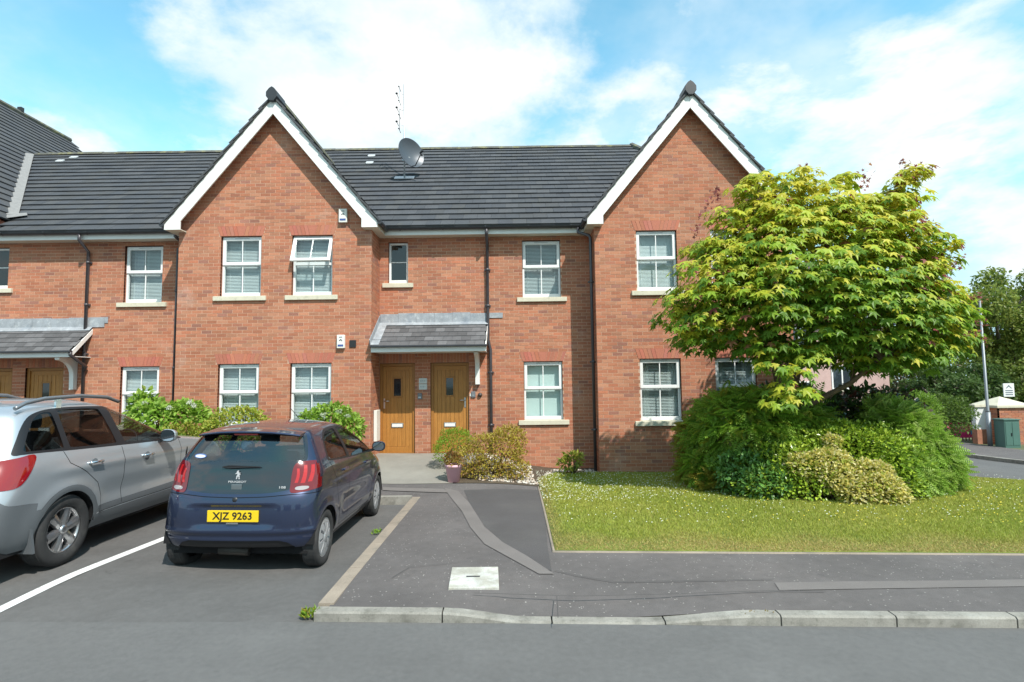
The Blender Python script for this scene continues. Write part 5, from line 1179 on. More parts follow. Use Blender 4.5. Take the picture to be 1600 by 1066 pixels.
# ================================================================== cars
from mathutils.bvhtree import BVHTree
from mathutils.interpolate import poly_3d_calc
def bspline(ys, ts):
    """uniform cubic B-spline through clamped ends; ts in control-index units"""
    ys = np.asarray(ys, float); P = np.concatenate([[2*ys[0]-ys[1]], ys, [2*ys[-1]-ys[-2]]])
    i = np.clip(np.floor(ts).astype(int), 0, len(ys)-2); t = ts-i
    return ((1-t)**3*P[i] + (3*t**3-6*t**2+4)*P[i+1] + (-3*t**3+3*t**2+3*t+1)*P[i+2] + t**3*P[i+3])/6
class Car:
    def __init__(s, root, levels, mod=None, sub=6):
        s.root = root; lv = np.array(levels, float); k = np.arange(len(lv)); ts = np.linspace(0, len(lv)-1, (len(lv)-1)*sub+1)
        par = np.stack([bspline(lv[:, j], ts) for j in range(lv.shape[1])], 1)
        nq, ns = 16, 44; rows = []
        for (z, yr, yf, w, rr, pr, rf, pf) in par:
            pts = []
            for i in range(nq):
                th = math.pi/2*(i/nq); pts.append((w*math.sin(th)**(2/pr), yr+rr*(1-math.cos(th)**(2/pr))))
            a, b = yr+rr, yf-rf
            for i in range(ns+1): pts.append((w, a+(b-a)*i/ns))
            for i in range(nq-1, -1, -1):
                th = math.pi/2*(i/nq); pts.append((w*math.sin(th)**(2/pf), yf-rf*(1-math.cos(th)**(2/pf))))
            q = []
            for (x, y) in pts:
                X, Y, Z = (x, y, z) if mod is None else mod(x, y, z)
                q.append((X, Y, Z))
            rows.append(q)
        bm = bmesh.new(); K = len(rows[0]); R_ = []
        for q in rows:
            right = [bm.verts.new(p) for p in q]
            left = [None]*K
            for i, p in enumerate(q): left[i] = right[i] if i in (0, K-1) else bm.verts.new((-p[0], p[1], p[2]))
            R_.append((right, left))
        for r in range(len(R_)-1):
            for i in range(K-1):
                A, B = R_[r][0], R_[r+1][0]; bm.faces.new((A[i], A[i+1], B[i+1], B[i]))
                A, B = R_[r][1], R_[r+1][1]; bm.faces.new((A[i+1], A[i], B[i], B[i+1]))
        top = R_[-1]; c = bm.verts.new((0, (top[0][0].co.y+top[0][-1].co.y)/2, top[0][0].co.z+0.001))
        for i in range(K-1): bm.faces.new((top[0][i], top[0][i+1], c)); bm.faces.new((top[1][i+1], top[1][i], c))
        bmesh.ops.remove_doubles(bm, verts=bm.verts, dist=0.0004)
        bmesh.ops.recalc_face_normals(bm, faces=bm.faces)
        bm.normal_update(); bm.faces.ensure_lookup_table()
        s.fn = [([v.co.copy() for v in f.verts], [v.normal.copy() for v in f.verts]) for f in bm.faces]
        s.bm = bm; s.bvh = BVHTree.FromBMesh(bm); s.lay = bm.faces.layers.int.new('reg'); s.names = {0: 'body'}; s.parts = {}
    AX = {'side': (1, 2, 0), 'rear': (0, 2, 1), 'top': (0, 1, 2)}
    def region(s, name, poly, view='side', pred=lambda c: True, mirror=True, over=None):
        """cut the outline poly (in the given view) into the skin and mark the faces inside it"""
        u, v, ax = s.AX[view]
        if name not in s.names.values(): s.names[len(s.names)] = name
        rid = [k for k, n in s.names.items() if n == name][0]
        polys = [poly]
        if mirror and view in ('rear', 'top'): polys.append([(-p[0], p[1]) for p in poly])
        bm = s.bm
        for pl_ in polys:
            n = len(pl_); U0, U1, V0, V1 = min(q[0] for q in pl_)-0.003, max(q[0] for q in pl_)+0.003, min(q[1] for q in pl_)-0.003, max(q[1] for q in pl_)+0.003
            def box_of(f):
                us = [w.co[u] for w in f.verts]; vs_ = [w.co[v] for w in f.verts]; return (min(us), max(us), min(vs_), max(vs_))
            cand = {}
            for f in bm.faces:
                if pred(f.calc_center_median()):
                    b_ = box_of(f)
                    if b_[1] > U0 and b_[0] < U1 and b_[3] > V0 and b_[2] < V1: cand[f] = b_
            for i in range(n):
                p, q = pl_[i], pl_[(i+1) % n]; du, dv = q[0]-p[0], q[1]-p[1]
                lo_u, hi_u, lo_v, hi_v = min(p[0], q[0])-0.002, max(p[0], q[0])+0.002, min(p[1], q[1])-0.002, max(p[1], q[1])+0.002
                fs = [f for f, b_ in cand.items() if b_[1] > lo_u and b_[0] < hi_u and b_[3] > lo_v and b_[2] < hi_v]
                if not fs: continue
                no = [0, 0, 0]; no[u] = -dv; no[v] = du; co = [0, 0, 0]; co[u] = p[0]; co[v] = p[1]
                geom = list({e for f in fs for e in f.edges}) + list({w for f in fs for w in f.verts}) + fs
                for f in fs: del cand[f]
                r_ = bmesh.ops.bisect_plane(bm, geom=geom, dist=1e-5, plane_co=co, plane_no=no)
                for g in r_['geom']:
                    if isinstance(g, bmesh.types.BMFace) and pred(g.calc_center_median()): cand[g] = box_of(g)
            P = pl_
            for f in list(cand):
                c = f.calc_center_median()
                if not pred(c): continue
                x, y = c[u], c[v]; ins = False; j = n-1
                for i in range(n):
                    if (P[i][1] > y) != (P[j][1] > y) and x < (P[j][0]-P[i][0])*(y-P[i][1])/(P[j][1]-P[i][1])+P[i][0]: ins = not ins
                    j = i
                if ins and (over is None or s.names[f[s.lay]] in over): f[s.lay] = rid
    def line(s, name, pts, w=0.008, view='side', pred=lambda c: True, mirror=True, over=('body',)):
        for i in range(len(pts)-1):
            p, q = Vector(pts[i]), Vector(pts[i+1]); d = (q-p).normalized(); n = Vector((-d.y, d.x))*w/2; e = d*w*0.35
            s.region(name, [tuple(p-n-e), tuple(q-n+e), tuple(q+n+e), tuple(p+n-e)], view, pred, mirror, over)
    def nrm(s, co):
        loc, n_, i, d = s.bvh.find_nearest(co); V_, N_ = s.fn[i]
        try: w = poly_3d_calc(V_, loc)
        except Exception: return n_
        n = Vector((0, 0, 0))
        for a, b in zip(w, N_): n += b*a
        return n.normalized() if n.length > 1e-6 else n_
    def finish(s, spec):
        """spec: region -> (part name, material, inset, parent region or None, split by side)"""
        bm = s.bm; bm.normal_update(); bm.verts.index_update(); bm.faces.index_update()
        NV = {v.index: s.nrm(v.co) for v in bm.verts}
        for rid, nm in s.names.items():
            if nm == 'hole': continue
            pn, m_, inset, par, sides = spec[nm]
            for sd in ((1, -1) if sides else (0,)):
                vs_, idx, fs, nr = [], {}, [], []
                for f in bm.faces:
                    if f[s.lay] != rid: continue
                    if sd and f.calc_center_median().x*sd < 0: continue
                    q = []
                    for v in f.verts:
                        k = v.index
                        if k not in idx: idx[k] = len(vs_); vs_.append(tuple(v.co - NV[k]*inset)); nr.append(tuple(NV[k]))
                        q.append(idx[k])
                    fs.append(q)
                if not fs: continue
                me = bpy.data.meshes.new(pn); me.from_pydata(vs_, [], fs); me.materials.append(m_)
                me.polygons.foreach_set('use_smooth', [True]*len(fs)); me.update(); me.normals_split_custom_set_from_vertices(nr)
                o = bpy.data.objects.new(pn, me); link(o, s.parts.get(par) or s.root); s.parts.setdefault(nm, o)
        # dark lining behind the skin
        vs_, idx, fs = [], {}, []
        for f in bm.faces:
            if 'glass' in s.names[f[s.lay]] or s.names[f[s.lay]] == 'hole': continue
            q = []
            for v in f.verts:
                k = v.index
                if k not in idx: idx[k] = len(vs_); vs_.append(tuple(v.co - v.normal*0.028))
                q.append(idx[k])
            fs.append(q[::-1])
        me = bpy.data.meshes.new('interior_lining'); me.from_pydata(vs_, [], fs); me.materials.append(M_lining); me.update()
        link(bpy.data.objects.new('interior_lining', me), s.root); bm.free()
    def rear(s, x, z):
        h = s.bvh.ray_cast(Vector((x, -2, z)), Vector((0, 1, 0))); return h[0], h[1]
    def side(s, y, z, sd=1):
        h = s.bvh.ray_cast(Vector((3*sd, y, z)), Vector((-sd, 0, 0))); return h[0], h[1]
def circle(cy, cz, r, n=36): return [(cy+r*math.cos(2*math.pi*i/n), cz+r*math.sin(2*math.pi*i/n)) for i in range(n)]
def smooth_poly(P, k=3):
    """Chaikin rounding of a closed outline"""
    P = [Vector(p) for p in P]
    for _ in range(k):
        Q = []
        for i in range(len(P)): a, b = P[i], P[(i+1) % len(P)]; Q += [a.lerp(b, .25), a.lerp(b, .75)]
        P = Q
    return [tuple(p) for p in P]
def grow(P, d):
    c = sum((Vector(p) for p in P), Vector((0, 0)))/len(P); out = []
    n = len(P)
    for i in range(n):
        a, b, e = Vector(P[i-1]), Vector(P[i]), Vector(P[(i+1) % n]); t = (e-a); nn = Vector((t.y, -t.x)); 
        if nn.length > 0: nn.normalize()
        if nn.dot(b-c) < 0: nn = -nn
        out.append(tuple(b+nn*d))
    return out
M_lining = mat('car_lining', (0.018, 0.018, 0.02), 0.8)
M_tyre = mat('tyre_rubber', (0.028, 0.028, 0.029), 0.8, noise=[(20, 0.2)], bump=(120, 0.3, 0.003), mottle=[(6, (0.07, 0.068, 0.062), 0.5, 0.75, 0.5)])
M_alloy = mat('alloy_wheel', (0.55, 0.55, 0.56), 0.28, 0.9)
M_trim_w = mat('wheel_trim', (0.48, 0.49, 0.51), 0.38, 0.55, noise=[(12, 0.1)])
M_blackp = mat('car_black_trim', (0.014, 0.014, 0.016), 0.45)
M_gap = mat('panel_gap', (0.004, 0.004, 0.005), 0.9)
M_red = mat('lamp_red', (0.24, 0.003, 0.006), 0.12, spec=0.7, coat=1.0)
M_redd = mat('lamp_red_dark', (0.14, 0.003, 0.007), 0.12, coat=1.0)
M_redb = mat('lamp_red_bright', (0.42, 0.008, 0.01), 0.2, coat=1.0)
M_clear = mat('lamp_clear', (0.42, 0.38, 0.38), 0.15, 0.3, coat=1.0)
M_chrome = mat('chrome', (0.75, 0.76, 0.78), 0.12, 1.0)
M_badge = mat('badge_silver', (0.62, 0.63, 0.65), 0.35, 0.3)
M_mirror = mat('mirror_glass', (0.6, 0.66, 0.72), 0.02, 1.0)
M_seat = mat('seat_cloth', (0.035, 0.035, 0.038), 0.9)
def wheel(root, x, y, z, R_, wd, rim, side, kind):
    o = -side                                            # inward
    mb = MB(); h = wd/2; r = R_
    prof = [(rim, -h*0.86), (rim+0.012, -h*0.98), (rim+(r-rim)*0.5, -h*1.06), (r*0.962, -h*0.96), (r*0.99, -h*0.78), (r, -h*0.4), (r, h*0.4), (r*0.99, h*0.78), (r*0.962, h*0.96), (rim+(r-rim)*0.5, h*1.06), (rim+0.012, h*0.98), (rim, h*0.86)]
    mb.lathe(prof, (0, 0, 0), 'x', 44); w = mb.build('wheel', M_tyre, root); w.location = (x, y, z)
    mb = MB(); n = 40                                    # tread grooves as thin raised ribs
    for off_ in (-0.55, -0.2, 0.2, 0.55): mb.lathe([(r*0.993, h*off_-0.012), (r*1.004, h*off_-0.010), (r*1.004, h*off_+0.010), (r*0.993, h*off_+0.012)], (0, 0, 0), 'x', 44, smooth=False)
    mb.build('tread', M_tyre, w)
    S = side; mb = MB(); f = S*h*0.80
    ring = [(rim+0.002, S*h*0.55), (rim+0.002, f*1.05), (rim*0.95, f*1.05), (rim*0.90, f*0.80), (rim*0.88, 0)]
    mb.lathe(ring, (0, 0, 0), 'x', 40); mb.lathe([(rim*0.9, S*h*0.12), (0.0, S*h*0.12)], (0, 0, 0), 'x', 32, mi=1)
    if kind == 'alloy':
        nsp = 6
        for k in range(nsp):
            a = 2*math.pi*k/nsp+0.25
            for (da, wi, wo) in ((0, 0.036, 0.052),):
                pts = []
                for (rr, ww, dx) in ((rim*0.16, wi, 0.92), (rim*0.5, wi*1.1, 1.0), (rim*0.93, wo, 0.95)):
                    c, s_ = math.cos(a), math.sin(a); pts.append(((S*h*0.80*dx, c*rr-s_*ww, s_*rr+c*ww), (S*h*0.80*dx, c*rr+s_*ww, s_*rr-c*ww), (S*h*0.92*dx, c*rr-s_*ww*0.25, s_*rr+c*ww*0.25), (S*h*0.92*dx, c*rr+s_*ww*0.25, s_*rr-c*ww*0.25), (S*h*0.4, c*rr-s_*ww, s_*rr+c*ww), (S*h*0.4, c*rr+s_*ww, s_*rr-c*ww)))
                for i in range(2):
                    A, B = pts[i], pts[i+1]
                    mb.face([A[0], B[0], B[2], A[2]]); mb.face([A[2], B[2], B[3], A[3]]); mb.face([A[3], B[3], B[1], A[1]]); mb.face([A[0], A[4], B[4], B[0]]); mb.face([A[1], B[1], B[5], A[5]])
        mb.lathe([(rim*0.22, S*h*0.7), (rim*0.21, S*h*0.93), (rim*0.12, S*h*0.97), (0, S*h*0.97)], (0, 0, 0), 'x', 20)
        m2 = [M_alloy, M_black]
    else:
        nsp = 9
        mb.lathe([(rim*0.93, S*h*0.86), (rim*0.80, S*h*0.94)], (0, 0, 0), 'x', 40)
        for k in range(nsp):
            a = 2*math.pi*k/nsp; da = 0.20; tw = 0.10
            P = []
            for (rr, w_, dx, t) in ((rim*0.20, 0.30, 1.00, 0), (rim*0.55, 0.225, 1.03, 0.06), (rim*0.86, 0.24, 0.92, 0.10)):
                P.append(((S*h*dx, rr*math.cos(a+t-w_), rr*math.sin(a+t-w_)), (S*h*dx, rr*math.cos(a+t+w_), rr*math.sin(a+t+w_))))
            for i in range(2):
                mb.face([P[i][0], P[i][1], P[i+1][1], P[i+1][0]])
                for q in (0, 1): mb.face([P[i][q], P[i+1][q], (S*h*0.5, P[i+1][q][1], P[i+1][q][2]), (S*h*0.5, P[i][q][1], P[i][q][2])])
        mb.lathe([(rim*0.27, S*h*0.98), (rim*0.24, S*h*1.06), (0, S*h*1.08)], (0, 0, 0), 'x', 20)
        m2 = [M_trim_w, M_black]
    mb.build('rim', m2, w); return w
def seat(root, x, y, z, h=0.62, w=0.24):
    def rb(name, a, b, bev):
        o = MB().box(a, b).build(name, M_seat, root, bevel=bev); return o
    rb('seat', (x-w, y-0.05, z), (x+w, y+0.45, z+0.14), 0.05); rb('seat_back', (x-w*0.92, y-0.16, z+0.1), (x+w*0.92, y-0.02, z+h), 0.06); rb('headrest', (x-0.12, y-0.15, z+h+0.03), (x+0.12, y-0.05, z+h+0.20), 0.04)
def mirror(root, x, y, z, side, m_, w=0.17, hgt=0.125, d=0.12):
    mb = MB(); n = 16; rings = []
    for (yy, sc) in ((0.0, 0.92), (0.015, 1.0), (d*0.5, 0.92), (d*0.85, 0.62), (d, 0.15)):
        rings.append([(x+side*w/2+sc*w/2*math.copysign(abs(math.cos(t))**0.75, math.cos(t)), y+yy, z+sc*hgt/2*math.copysign(abs(math.sin(t))**0.75, math.sin(t))) for t in np.linspace(0, 2*math.pi, n+1)[:-1]])
    for i in range(len(rings)-1):
        for k in range(n): mb.face([rings[i][k], rings[i][(k+1) % n], rings[i+1][(k+1) % n], rings[i+1][k]], smooth=True)
    mb.face(rings[-1]); o = mb.build('wing_mirror', m_, root)
    mb = MB(); mb.face([((p[0]-x-side*w/2)*0.9+x+side*w/2, y+0.002, (p[2]-z)*0.88+z) for p in rings[0]]); mb.build('mirror_glass', M_mirror, o)
    mb = MB(); mb.face([(p[0], y+0.006, p[2]) for p in rings[0]]); mb.build('mirror_rim', M_blackp, o)
    mb = MB(); mb.prism([(x-side*0.06, y+0.02, z-hgt*0.62), (x+side*0.05, y+0.02, z-hgt*0.42), (x+side*0.05, y+0.09, z-hgt*0.42), (x-side*0.06, y+0.11, z-hgt*0.62)], (0, 0, 0.035)); mb.build('mirror_arm', M_blackp, o)

# ------------------------------------------------------------------ small dark blue hatchback
def hatchback():
    c = on_road(500, 882)
    root = empty('parked_car', (c.x-0.74, c.y-0.50, c.z+0.012)); root.rotation_euler = (0, rad(1.0), 0); root.scale = (1, 1, 1.035); tag(root, 'small dark blue hatchback with yellow plate XJZ 9263 parked in the bay', 'car', 'cars parked in the bays')
    lev = [ # z, yr, yf, w, rr, pr, rf, pf
        (.20, .16, 3.32, .72, .25, 2.6, .45, 2.4), (.26, .075, 3.40, .755, .26, 2.7, .48, 2.4), (.33, .035, 3.45, .785, .27, 2.7, .5, 2.4), (.42, .015, 3.47, .80, .27, 2.8, .52, 2.3), (.52, .000, 3.475, .806, .28, 2.8, .55, 2.3),
        (.62, .000, 3.465, .808, .28, 2.8, .58, 2.3), (.72, .012, 3.43, .808, .28, 2.8, .6, 2.3), (.79, .035, 3.36, .806, .27, 2.7, .6, 2.3), (.83, .062, 3.28, .803, .27, 2.7, .62, 2.3), (.90, .085, 3.08, .795, .27, 2.7, .6, 2.3), (.96, .098, 2.86, .793, .27, 2.7, .5, 2.3),
        (1.02, .112, 2.70, .782, .27, 2.6, .42, 2.2), (1.10, .140, 2.52, .752, .27, 2.6, .40, 2.2), (1.20, .195, 2.33, .698, .27, 2.5, .38, 2.2), (1.29, .250, 2.14, .645, .26, 2.5, .38, 2.2), (1.355, .295, 1.98, .605, .26, 2.5, .38, 2.2),
        (1.395, .345, 1.86, .560, .28, 2.5, .40, 2.3), (1.425, .47, 1.74, .49, .32, 2.4, .42, 2.3), (1.446, .72, 1.62, .36, .36, 2.3, .38, 2.3), (1.458, 1.0, 1.48, .16, .22, 2.2, .22, 2.2)]
    RA, FA, WZ = 0.50, 2.84, 0.288
    def mod(x, y, z):
        tap = 1-0.055*max(0, (0.85-y)/0.85)**2*(0.6+0.4*min(1, z))-0.04*max(0, (y-2.3)/1.2)**2
        X = x*tap
        if z < 1.0:
            for cy in (RA, FA):
                d = math.hypot(y-cy, z-WZ); X += (0.016 if x > 0.4 else 0)*math.exp(-((d-0.345)/0.05)**2)*min(1, x/0.78)**6
            X -= 0.022*math.exp(-((z-0.52)/0.10)**2)*min(1, x/0.78)**6*float(ss(0.95, 1.15, y)*(1-ss(2.25, 2.45, y)))       # door hollow
            X += 0.008*math.exp(-((z-0.86)/0.03)**2)*min(1, x/0.78)**6*float(ss(0.5, 0.9, y)*(1-ss(2.6, 2.9, y)))
        if y < 0.6: y -= 0.014*math.exp(-((z-0.445)/0.018)**2)*min(1, 0.3+abs(x))*float(1-ss(0.3, 0.6, y)) - 0.010*math.exp(-((z-0.40)/0.02)**2)
        # step between bumper and tailgate, recess round the plate
        if y < 0.5 and 0.47 < z < 0.72 and x < 0.46:
            y += 0.030*float(ss(0.47, 0.52, z)*(1-ss(0.68, 0.72, z))*(1-ss(0.37, 0.45, x)))
        return X, y, z
    car = Car(root, lev, mod)
    M_paint = mat('blue_car_paint', (0.024, 0.036, 0.082), 0.30, 0.55, coat=1.0, noise=[(900, 0.12)])
    M_glass = glass('car_glass', (0.55, 0.60, 0.60), 0.97, 0.0, 0.06, (0.01, 0.012, 0.014)); M_glass_r = glass('rear_glass', (0.55, 0.62, 0.66), 0.95, 0.0, 0.14, (0.03, 0.04, 0.05))
    back = lambda c: c.y < 0.62; sd = lambda c: abs(c.x) > 0.25
    # tailgate: window and black lower panel
    gl = smooth_poly([(0, 1.385), (.30, 1.383), (.535, 1.365), (.56, 1.33), (.60, 1.22), (.622, 1.135), (.60, 1.118), (.30, 1.112), (0, 1.112), (-.30, 1.112), (-.60, 1.118), (-.622, 1.135), (-.60, 1.22), (-.56, 1.33), (-.535, 1.365), (-.30, 1.383)], 2)
    panel = smooth_poly([(0, 1.40), (.54, 1.375), (.585, 1.34), (.655, 1.14), (.64, 1.10), (.56, 1.06), (.535, .95), (.535, .855), (.52, .838), (.30, .812), (0, .805), (-.30, .812), (-.52, .838), (-.535, .855), (-.535, .95), (-.56, 1.06), (-.64, 1.10), (-.655, 1.14), (-.585, 1.34), (-.54, 1.375)], 2)
    car.region('tail_panel', panel, 'rear', back, mirror=False)
    car.region('glass_rear', gl, 'rear', back, mirror=False)
    lamp = smooth_poly([(.535, .822), (.58, .808), (.74, .828), (.84, .86), (.84, 1.0), (.84, 1.095), (.74, 1.11), (.60, 1.108), (.545, 1.085), (.535, 1.0), (.535, .90)], 2)
    lp = lambda c: c.y < 0.34
    car.region('lamp', lamp, 'rear', lp)
    car.region('lamp_clear', smooth_poly([(.58, .842), (.64, .834), (.70, .842), (.71, .868), (.65, .875), (.585, .868)], 2), 'rear', lp, over=('lamp',))
    # bumper: lower dark insert with its arched top edge
    car.region('lower_insert', [(-.60, .20), (-.60, .285), (-.54, .335), (-.46, .360), (.46, .360), (.54, .335), (.60, .285), (.60, .20)], 'rear', lambda c: c.y < 0.35, mirror=False)
    car.region('sill', [(.80, .10), (.80, .262), (3.6, .262), (3.6, .10)], 'side', sd, over=('body',))
    car.region('hole', [(-.2, .05), (-.2, .285), (.30, .275), (.30, .05)], 'side', lambda c: True)
    car.line('gap', [(-.80, .80), (-.56, .80), (-.30, .782), (0, .775), (.30, .782), (.56, .80), (.80, .80)], .007, 'rear', lambda c: c.y < 0.33, mirror=False)
    # side windows
    rw = smooth_poly([(.66, 1.085), (.70, 1.075), (1.27, 1.035), (1.285, 1.05), (1.275, 1.355), (1.26, 1.368), (1.02, 1.362), (.86, 1.335), (.74, 1.25), (.67, 1.13)], 2)
    fw_ = smooth_poly([(1.375, 1.030), (1.39, 1.02), (2.40, .985), (2.45, .995), (2.40, 1.045), (2.12, 1.22), (1.92, 1.315), (1.74, 1.355), (1.40, 1.372), (1.375, 1.36)], 2)
    car.region('window_trim', smooth_poly([(.60, 1.07), (.70, 1.055), (1.30, 1.012), (2.42, .965), (2.52, .98), (2.44, 1.05), (2.15, 1.235), (1.94, 1.335), (1.74, 1.378), (1.35, 1.392), (1.0, 1.386), (.84, 1.355), (.70, 1.26), (.615, 1.12)], 2), 'side', sd)
    car.region('glass_side', rw, 'side', sd); car.region('glass_side', fw_, 'side', sd)
    # windscreen
    ws = smooth_poly([(0, 1.0), (.62, 1.01), (.64, 1.03), (.55, 1.33), (.48, 1.375), (0, 1.39)], 1)
    car.region('glass_front', [(-.64, 1.01), (.64, 1.01), (.52, 1.36), (.40, 1.385), (-.40, 1.385), (-.52, 1.36)], 'rear', lambda c: c.y > 1.7 and c.z > 0.99, mirror=False)
    for pts in ([(1.325, 1.01), (1.325, .75), (1.30, .50), (1.305, .30)], [(2.43, .965), (2.47, .85), (2.44, .60), (2.40, .30), (1.305, .30)], [(.63, 1.07), (.80, .86), (.86, .66), (.93, .52), (1.0, .30), (1.305, .30)]):
        car.line('gap', pts, .007, 'side', sd)
    fl = circle(.92, .86, .075, 24)
    car.line('gap', fl+[fl[0]], .004, 'side', lambda c: c.x > .4)
    for cy in (RA, FA): car.region('hole', circle(cy, WZ, 0.326, 40), 'side', lambda c: abs(c.x) > 0.45, over=None)
    P = car.parts; y = {}
    car.finish({'body': ('body', M_paint, 0, None, False), 'tail_panel': ('tailgate_panel', mat('gloss_black_panel', (0.012, 0.016, 0.022), 0.08, coat=1.0), 0.0, None, False),
                'glass_rear': ('rear_window', M_glass_r, 0.003, None, False), 'lamp': ('tail_lamp', M_redd, -0.004, None, True), 'lamp_clear': ('reversing_lamp', M_clear, -0.005, None, True),
                'lower_insert': ('bumper_insert', M_blackp, 0.012, None, False), 'sill': ('sill', M_blackp, 0.0, None, True), 'gap': ('panel_gap', M_gap, 0.004, 'body', False),
                'window_trim': ('window_trim', M_blackp, 0.001, None, True), 'glass_side': ('side_window', M_glass, 0.004, None, True), 'glass_front': ('windscreen', M_glass, 0.003, None, False)})
    # tail-lamp claws
    def strip_on(name, pts, m_, off=0.006, w=0.02, par=None):
        mb = MB(); n = len(pts)
        for i in range(n-1):
            q = []
            for (x, z, ww) in (pts[i], pts[i+1]):
                a, na = car.rear(x-ww, z); b, nb_ = car.rear(x+ww, z)
                if a is None or b is None: return
                q.append((a+na*off, b+nb_*off))
            mb.face([q[0][0], q[0][1], q[1][1], q[1][0]], smooth=True)
        mb.build(name, m_, par or root)
    for s_ in (-1, 1):
        for (x, w, z0, z1) in ((.585, .016, .905, 1.04), (.645, .02, .90, 1.07), (.705, .018, .91, 1.07)):
            strip_on('lamp_claw', [(s_*(x+0.012*math.sin(t*3)), z0+(z1-z0)*t, w*(1-0.3*t)) for t in np.linspace(0, 1, 6)], M_redb)
    # spoiler with its recess and brake light
    mb = MB(); n = 25; sec = []
    for i in range(n):
        x = -0.545+1.09*i/(n-1); e = (abs(x)/0.545)**3
        yt = 0.215+0.10*e; zt = 1.412-0.030*e-0.012*(x/0.545)**2
        sec.append([(x, yt+0.30, zt+0.016), (x, yt+0.12, zt+0.012), (x, yt+0.012, zt-0.002), (x, yt, zt-0.014), (x, yt+0.015, zt-0.026), (x, yt+0.10, zt-0.020), (x, yt+0.20, zt-0.04)])
    for i in range(n-1):
        for k in range(6): mb.face([sec[i][k], sec[i+1][k], sec[i+1][k+1], sec[i][k+1]], smooth=True)
    mb.face(sec[0]); mb.face(sec[-1][::-1]); sp = mb.build('spoiler', M_paint, root)
    mb = MB(); mb.prism([(-.43, .30, 1.392), (-.34, .285, 1.375), (-.15, .270, 1.362), (.15, .270, 1.362), (.34, .285, 1.375), (.43, .30, 1.392)], (0, 0.05, 0.006)); mb.build('spoiler_recess', M_blackp, sp)
    mb = MB(); mb.box((-.125, .235, 1.368), (.125, .285, 1.389)); mb.build('brake_light', mat('brake_red', (0.30, 0.012, 0.02), 0.2, coat=1.0), sp, bevel=0.006)
    # wiper, handle, emblem, lettering
    p, _ = car.rear(0.1, 1.065); mb = MB(); mb.prism([(-.17, p.y-0.012, 1.070), (-.10, p.y-0.014, 1.082), (.22, p.y-0.014, 1.072), (.23, p.y-0.014, 1.064), (-.10, p.y-0.014, 1.050), (-.17, p.y-0.012, 1.058)], (0, -0.016, 0)); mb.build('wiper', M_blackp, root, bevel=0.004)
    p, _ = car.rear(0, 0.875); mb = MB(); mb.box((-.055, p.y-0.010, .845), (.055, p.y+0.004, .90)); mb.build('tailgate_handle', mat('handle_dark', (0.10, 0.12, 0.13), 0.3), root, bevel=0.01)
    p, n_ = car.rear(0, 0.985)
    lion = [(-.6, -1.), (-.25, -1.), (-.15, -.55), (.1, -.35), (.3, -.6), (.2, -1.), (.55, -1.), (.6, -.75), (.45, -.7), (.55, -.35), (.35, .0), (.7, -.05), (.8, .1), (.45, .2), (.75, .35), (.7, .5), (.35, .45), (.2, .75), (.3, .95), (.0, 1.), (-.3, .85), (-.35, .55), (-.7, .35), (-.75, .15), (-.45, .2), (-.15, .3), (-.2, -.05), (-.45, -.3), (-.5, -.7)]
    mb = MB(); mb.prism([(q[0]*0.033, p.y-0.006, 0.990+q[1]*0.042) for q in lion], (0, -0.006, 0)); mb.build('emblem', M_badge, root)
    p, _ = car.rear(0, 0.925); text_on('PEUGEOT', (0, p.y-0.006, 0.922), 0.026, M_badge, root, bold=True, sx=1.65)
    p, _ = car.rear(.46, .855); text_on('108', (.462, p.y-0.006, .868), 0.032, M_badge, root, bold=True, sx=1.6)
    p, _ = car.rear(0, .775); mb = MB(); mb.lathe([(0.0, -0.010), (0.020, -0.008), (0.030, 0.002)], (0.01, p.y-0.004, .752), 'y', 16); mb.build('rear_camera', M_blackp, root)
    # number plate
    p, _ = car.rear(0.0, 0.60); yy = p.y-0.012
    mb = MB(); mb.box((-.26, yy-0.006, .545), (.26, yy+0.012, .656)); pl = mb.build('number_plate', mat('plate_yellow', (0.75, 0.52, 0.012), 0.4), root, bevel=0.004)
    text_on('XJZ 9263', (0, yy-0.0075, .601), 0.098, mat('plate_black', (0.01, 0.01, 0.01), 0.5), pl, bold=True, sx=1.06)
    mb = MB(); mb.box((-.06, yy-0.012, .527), (.06, yy+0.01, .541)); mb.build('plate_clip', M_chrome, root)
    # dealer sticker on the rear window
    mb = MB(); pts = []
    for t in np.linspace(0, 2*math.pi, 25)[:-1]:
        h, nn = car.rear(-.46+.072*math.cos(t), 1.158+.022*math.sin(t)); pts.append(h+nn*0.003)
    mb.face(pts); st = mb.build('window_sticker', mat('sticker_blue', (0.10, 0.16, 0.38), 0.5), root)
    mb = MB(); pts = []
    for t in np.linspace(0, 2*math.pi, 25)[:-1]:
        h, nn = car.rear(-.46+.060*math.cos(t), 1.156+.014*math.sin(t)); pts.append(h+nn*0.0045)
    mb.face(pts); mb.build('sticker_centre', mat('sticker_pale', (0.6, 0.65, 0.72), 0.5), st)
    # side fittings
    for s_ in (-1, 1):
        for (hy, hz) in ((1.16, .905), (2.10, .865)):
            h, nn = car.side(hy, hz, s_); mb = MB(); mb.box((h.x-0.012 if s_ > 0 else h.x-0.026, hy-0.09, hz-0.013), (h.x+0.026 if s_ > 0 else h.x+0.012, hy+0.09, hz+0.013)); mb.build('door_handle', M_paint, root, bevel=0.011)
        h, _ = car.side(2.34, 1.0, s_); mirror(root, h.x-s_*0.0+s_*0.055, 2.26, 1.045, s_, M_paint, 0.19, 0.135)
        h, _ = car.side(2.60, .80, s_); mb = MB(); mb.box((h.x-0.006, 2.57, .79), (h.x+0.006, 2.62, .81)); mb.build('side_indicator', M_clear, root)
        for cy in (RA, FA): wheel(root, s_*0.708, cy, WZ-0.001, WZ, 0.165, 0.200, s_, 'trim')
